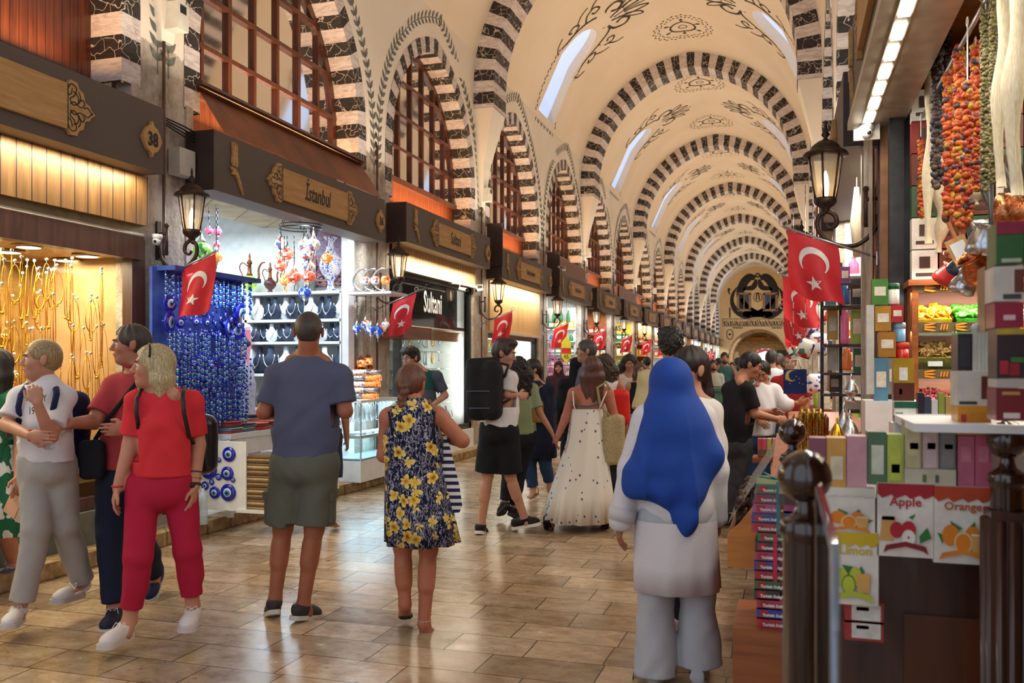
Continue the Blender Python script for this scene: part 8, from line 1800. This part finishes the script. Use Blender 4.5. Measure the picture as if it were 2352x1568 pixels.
def drape(P):
    q = (P-np.array(P0)) @ np.array(RGT); z_ = P[:, 2]; dep = (P-np.array(P0)) @ np.array(FWD); k_ = np.clip((P0.z+.0-z_)/.5, 0, 1)
    n = ((np.abs(np.sin(q*14+z_*1.5+.9))**.7-.5)*.045+np.sin(q*47-z_*6+1)*.007)*k_*(dep < .05); return P-np.array(FWD)[None, :]*n[:, None]*-1
npmesh('headscarf', Vt, Q, blue_, r, drape)
# woman in white blouse with a low ponytail, in front of the headscarf
zc = 5.0; J = JP(zc, h=(1583, 850), n=(1590, 918), sa=(1548, 940, .05), sb=(1628, 940), ea=(1530, 1030, .1), wa=(1530, 1110), eb=(1640, 1035), wb=(1650, 1130, -.02), ha=(1565, 1150), hb=(1615, 1150), ka=(1562, 1290), kb=(1608, 1290), aa=(1565, 1415, .25), ab=(1602, 1440), ta=(1545, 1425, .35), tb=(1610, 1465, .17))
r, I = person('woman in a white blouse with a sleek dark ponytail, half hidden by the blue headscarf', J, 190, 'c4937a', ('pony', '2a1a16'), ('long', 'e8e4e2', .03, at_d(1590, 1200, zc).z, True), ('long', '23242a', .016), ('sneaker', 'd8d6d4', 'e8e6e4'), 1.0, .009, head_yaw=58, roll=0, build=1.0, female=True, hd=1.08)
# man with black hair and sand shirt
r, I = person('man with thick black hair and a sand shirt beyond the blue headscarf', {**auto(1541, 6.3, 1.78, 186)}, 186, 'b07a60', ('curlyshort', '14110f'), ('tee', 'c2b488', .022), ('long', '4a4438', .016), ('sneaker', '2a2624'), 1.02, .012, fine=False)
# man in black tee with glasses
zc = 8.5; J = JP(zc, h=(1724, 838, .0), n=(1700, 874), sa=(1676, 892, .08), sb=(1716, 892, -.12), ea=(1712, 948, .2), wa=(1768, 945, .12), da=(1790, 950, .1), eb=(1734, 950, -.14), wb=(1782, 962, -.10), db=(1810, 964, -.1), ha=(1674, 1020, .05), hb=(1702, 1020, -.05), ka=(1676, 1112, .05), kb=(1692, 1108, -.08), aa=(1656, 1190, .05), ab=(1684, 1180, -.1), ta=(1690, 1205, .05), tb=(1714, 1202, -.1))
r, I = person('man in a black tee and charcoal jeans with glasses, leaning over the right stall', J, -78, 'c08a6c', ('short', '17141a'), ('tee', '1c1c20', .024, at_d(1690, 1014, zc).z), ('long', '3a3b40', .020), ('sneaker', '141416', '202024'), 1.02, .010, head_yaw=-72, pitch=22, build=1.1, glasses=True)
# man in white shirt beyond
zc = 9.1; J = JP(zc, h=(1750, 856), n=(1752, 882), sa=(1728, 898), sb=(1778, 894), ea=(1722, 945), wa=(1745, 965, -.2), eb=(1802, 928, -.05), wb=(1830, 926, -.1), db=(1850, 924, -.1), ha=(1728, 1005), hb=(1756, 1005), ka=(1728, 1080), kb=(1752, 1080), aa=(1726, 1165), ab=(1752, 1165), ta=(1722, 1180, -.1), tb=(1756, 1180, -.1))
r, I = person('bearded man in a loose white shirt and jeans reaching over the right stall', J, -40, 'b98566', ('short', '1a1614'), ('rolled', 'e4e6ec', .028, at_d(1740, 1000, zc).z), ('long', '3a5888', .016), ('sneaker', '2a2624'), 1.02, .012, head_yaw=20, pitch=24, beard='1a1614', fine=True)
# curly young man at the lamp shop
zc = 10.1; J = JP(zc, h=(944, 822), n=(962, 850), sa=(940, 864), sb=(1002, 862), ea=(935, 915), wa=(958, 945, -.1), eb=(1022, 908), wb=(994, 930, -.15), ha=(955, 970), hb=(992, 970), ka=(952, 1060), kb=(992, 1060), aa=(950, 1135), ab=(994, 1135), ta=(945, 1148, -.12), tb=(1000, 1148, -.12))
r, I = person('young man with curly dark hair, glasses and a teal gilet beside the vitrine', J, 35, 'c39078', ('curlyshort', '2c1e1a'), ('tee', '4c5060', .022), ('long', '2a3040', .016), ('sneaker', '2a2624'), 1.0, .010, head_yaw=42, pitch=10, glasses=True)
g = Fld(); g.ell(I['nk']-I['sp']*.2, I['TA'], (.175, .135, .24), .05); g.cap(I['J']['sa'], I['J']['sb'], .062, None, .03); g.sub(I['nk']+UP*.05, I['TA'], (.07, .09, .09)); g.sub(I['nk']-I['sp']*.15+I['fb']*.15, I['TA'], (.05, .12, .4)); Vt, Q = g.surf(.012); npmesh('gilet', Vt, Q, clothm('1f5450'), r)
# dark-haired woman hidden behind the man in the blue tee
r, I = person('woman with long dark hair almost hidden behind the man in the blue tee', auto(744, 8.3, 1.60, 180), 180, 'b88468', ('long', '241a18'), ('tee', '2a3350', .018), ('shorts', '2e3a58', .02), ('sandal', 'a87850'), .92, .014, fine=False)
# farther visitors : label, x, zc, height, yaw, skin, hair, top, bottom, shoes, arms
def far(lb, x, zc, ht, yaw, skin, hair, top, bottom, shoes=('sneaker', '2a2624'), arms='down', **k):
    base = k.pop('base', 0); h_ = .011 if zc < 11 else (.014 if zc < 17 else .020)
    return person(lb, auto(x, zc, ht, yaw, arms=arms, stride=k.pop('stride', .12), base=base), yaw, skin, hair, top, bottom, shoes, ht/1.75, h_, fine=zc < 16 and k.pop('fine', True), hand=zc < 17, **k)
mar = '4a2a34'
r, I = far('smiling woman in a plum headscarf and long plum dress facing the camera', 1283, 15.6, 1.60, 5, 'c99478', ('hijab', mar), ('long', mar, .03), None, ('sneaker', 'd8cfc8', 'e0d8d0'), female=True)
p = at_d(1283, 840, 15.6); A = lambda z, r_: (V((p.x, p.y, z)), RGT, FWD, r_, r_*.85); loft(r, 'long_dress', [A(1.05, .17), A(.8, .19), A(.5, .21), A(.22, .23)], clothm(mar), 40)
r, I = far('curly brunette in a cream tank top looking down at her phone', 1446, 12.6, 1.68, 8, 'b98468', ('curly', '2a1c18'), ('tank', 'd8c8b8', .012), ('long', '2c2c34', .014), arms='phone', female=True, pitch=22)
b = MB(); b.box(tuple((I['J']['wa']+I['J']['wb'])/2+facing(8)*.06+UP*.05), (.07, .012, .14), 0, TH); b.build('phone', m_blk, r)
r, I = far('woman wearing a white face mask, black tank top and pale jeans', 1470, 12.0, 1.56, -5, 'b98468', ('long', '6a5440'), ('tank', '17171c', .012), ('long', '6a88b0', .014), arms='down', female=True)
g = Fld(); hp = I['hp']; g.ell(hp(0, .062, -.045), (I['side'], facing(-5), UP), (.052, .045, .042), .02); Vt, Q = g.surf(.01); npmesh('face_mask', Vt, Q, clothm('e4eaf0'), r)
r, I = far('grey-haired man in a patterned shirt in profile behind the cream dress', 1352, 9.6, 1.80, 85, 'b88a70', ('short', '5a5450'), ('tee', '5a5a66', .024), ('long', '2a2a30', .016))
r, I = far('woman with curly brown hair, white vest and a red backpack', 1388, 9.2, 1.64, 200, 'b87a60', ('curly', '4a3020'), ('sleeveless', 'e8e4e0', .016), ('long', '1c1c22', .016), female=True)
rbox(r, 'red_backpack', at_d(1424, 936, 9.0), (RGT, FWD, UP), (.095, .085, .18), clothm('d8281e', 200, .6), .012)
far('woman in a black headscarf and black coat beside the cream dress', 1324, 10.8, 1.62, 170, 'b88468', ('hijab', '15151a'), ('long', '17171c', .035), ('wide', '17171c', .03), female=True)
r, I = far('bearded man in a pale grey tee with a crossbody bag coming up the hall', 1637, 17.5, 1.64, 0, 'b98668', ('short', '1c1816'), ('tee', 'b4b4a8', .022), ('long', '2c3038', .016), beard='1c1816')
b = MB(); b.tube([I['J']['sa']-FWD*.12+UP*.03, I['hc']-FWD*.16+UP*.22, I['J']['hb']-FWD*.14+UP*.1], .02, 5, flat=.5); b.box(tuple(I['hc']-FWD*.17+UP*.18), (.2, .06, .14), 0, TH); b.build('crossbody_bag', m_blk, r)
far('tall bearded man in a teal tee raising his arm', 1664, 18.5, 1.80, 10, 'b98668', ('short', '241a16'), ('tee', '3f6a70', .022), ('long', '3a3a40', .016), arms='up', beard='241a16')
far('man in a dark tee and cap, left of the pale grey tee', 1616, 19.0, 1.72, 0, 'b08060', ('short', '17141a'), ('tee', '23252c', .022), ('long', '2c3038', .016), beard='17141a')
far('man with a red cap in a white shirt by the left shops', 1486, 18.0, 1.70, 185, 'b08060', ('short', '17141a'), ('tee', 'c8ccd8', .022), ('long', '2c3038', .016))
rows = [(1604, 24, 1.66, 'navy'), (1650, 26, 1.75, 'grey'), (1682, 24, 1.62, 'rust'), (1700, 30, 1.74, 'black'), (1722, 34, 1.70, 'olive'), (1588, 30, 1.70, 'cream'), (1640, 36, 1.75, 'teal'), (1670, 40, 1.70, 'charcoal'), (1712, 44, 1.72, 'sky blue'), (1742, 38, 1.70, 'brown'), (1560, 22, 1.68, 'pink'), (1695, 22, 1.72, 'slate')]
cmap = {'navy': '20284a', 'grey': '8a8a8c', 'rust': '8a4430', 'black': '1a1a1e', 'olive': '5c6040', 'cream': 'd8d0bc', 'teal': '2f6468', 'charcoal': '36363c', 'sky blue': '8ab0d0', 'brown': '5a4030', 'pink': 'd090a0', 'slate': '5a6474'}
for i, (x, zc, ht, c_) in enumerate(rows): far('distant visitor in a %s top down the hall' % c_, x, zc, ht, (0, 180, 20, 190)[i % 4], ('b98668', 'a87658')[i % 2], (('short', 'long', 'short', 'pony')[i % 4], '241a16'), ('tee', cmap[c_], .022), ('long', ('2c3038', '3a4a68', '1c1c20')[i % 3], .018))
far('man in a white shirt with greying hair at the right stalls', 1772, 12.5, 1.74, 200, 'b98668', ('short', '3a3634'), ('rolled', 'dfe3ea', .025), ('long', '30343c', .016), arms='front')
far('man in a pale sage shirt at the right stalls', 1788, 14.5, 1.72, 215, 'b98668', ('short', '6a6460'), ('rolled', 'a8b4b0', .025), ('long', '30343c', .016), arms='front')
far('man in a red shirt at the right stalls', 1804, 13.5, 1.66, 250, 'b07a60', ('bald', '5a4a40'), ('tee', 'b82430', .025), ('long', '30343c', .016))
far('balding man facing the camera by the hanging cushions', 1814, 11.2, 1.66, 20, 'c09078', ('bald', '8a8480'), ('tee', 'a82830', .022), ('long', '30343c', .016))
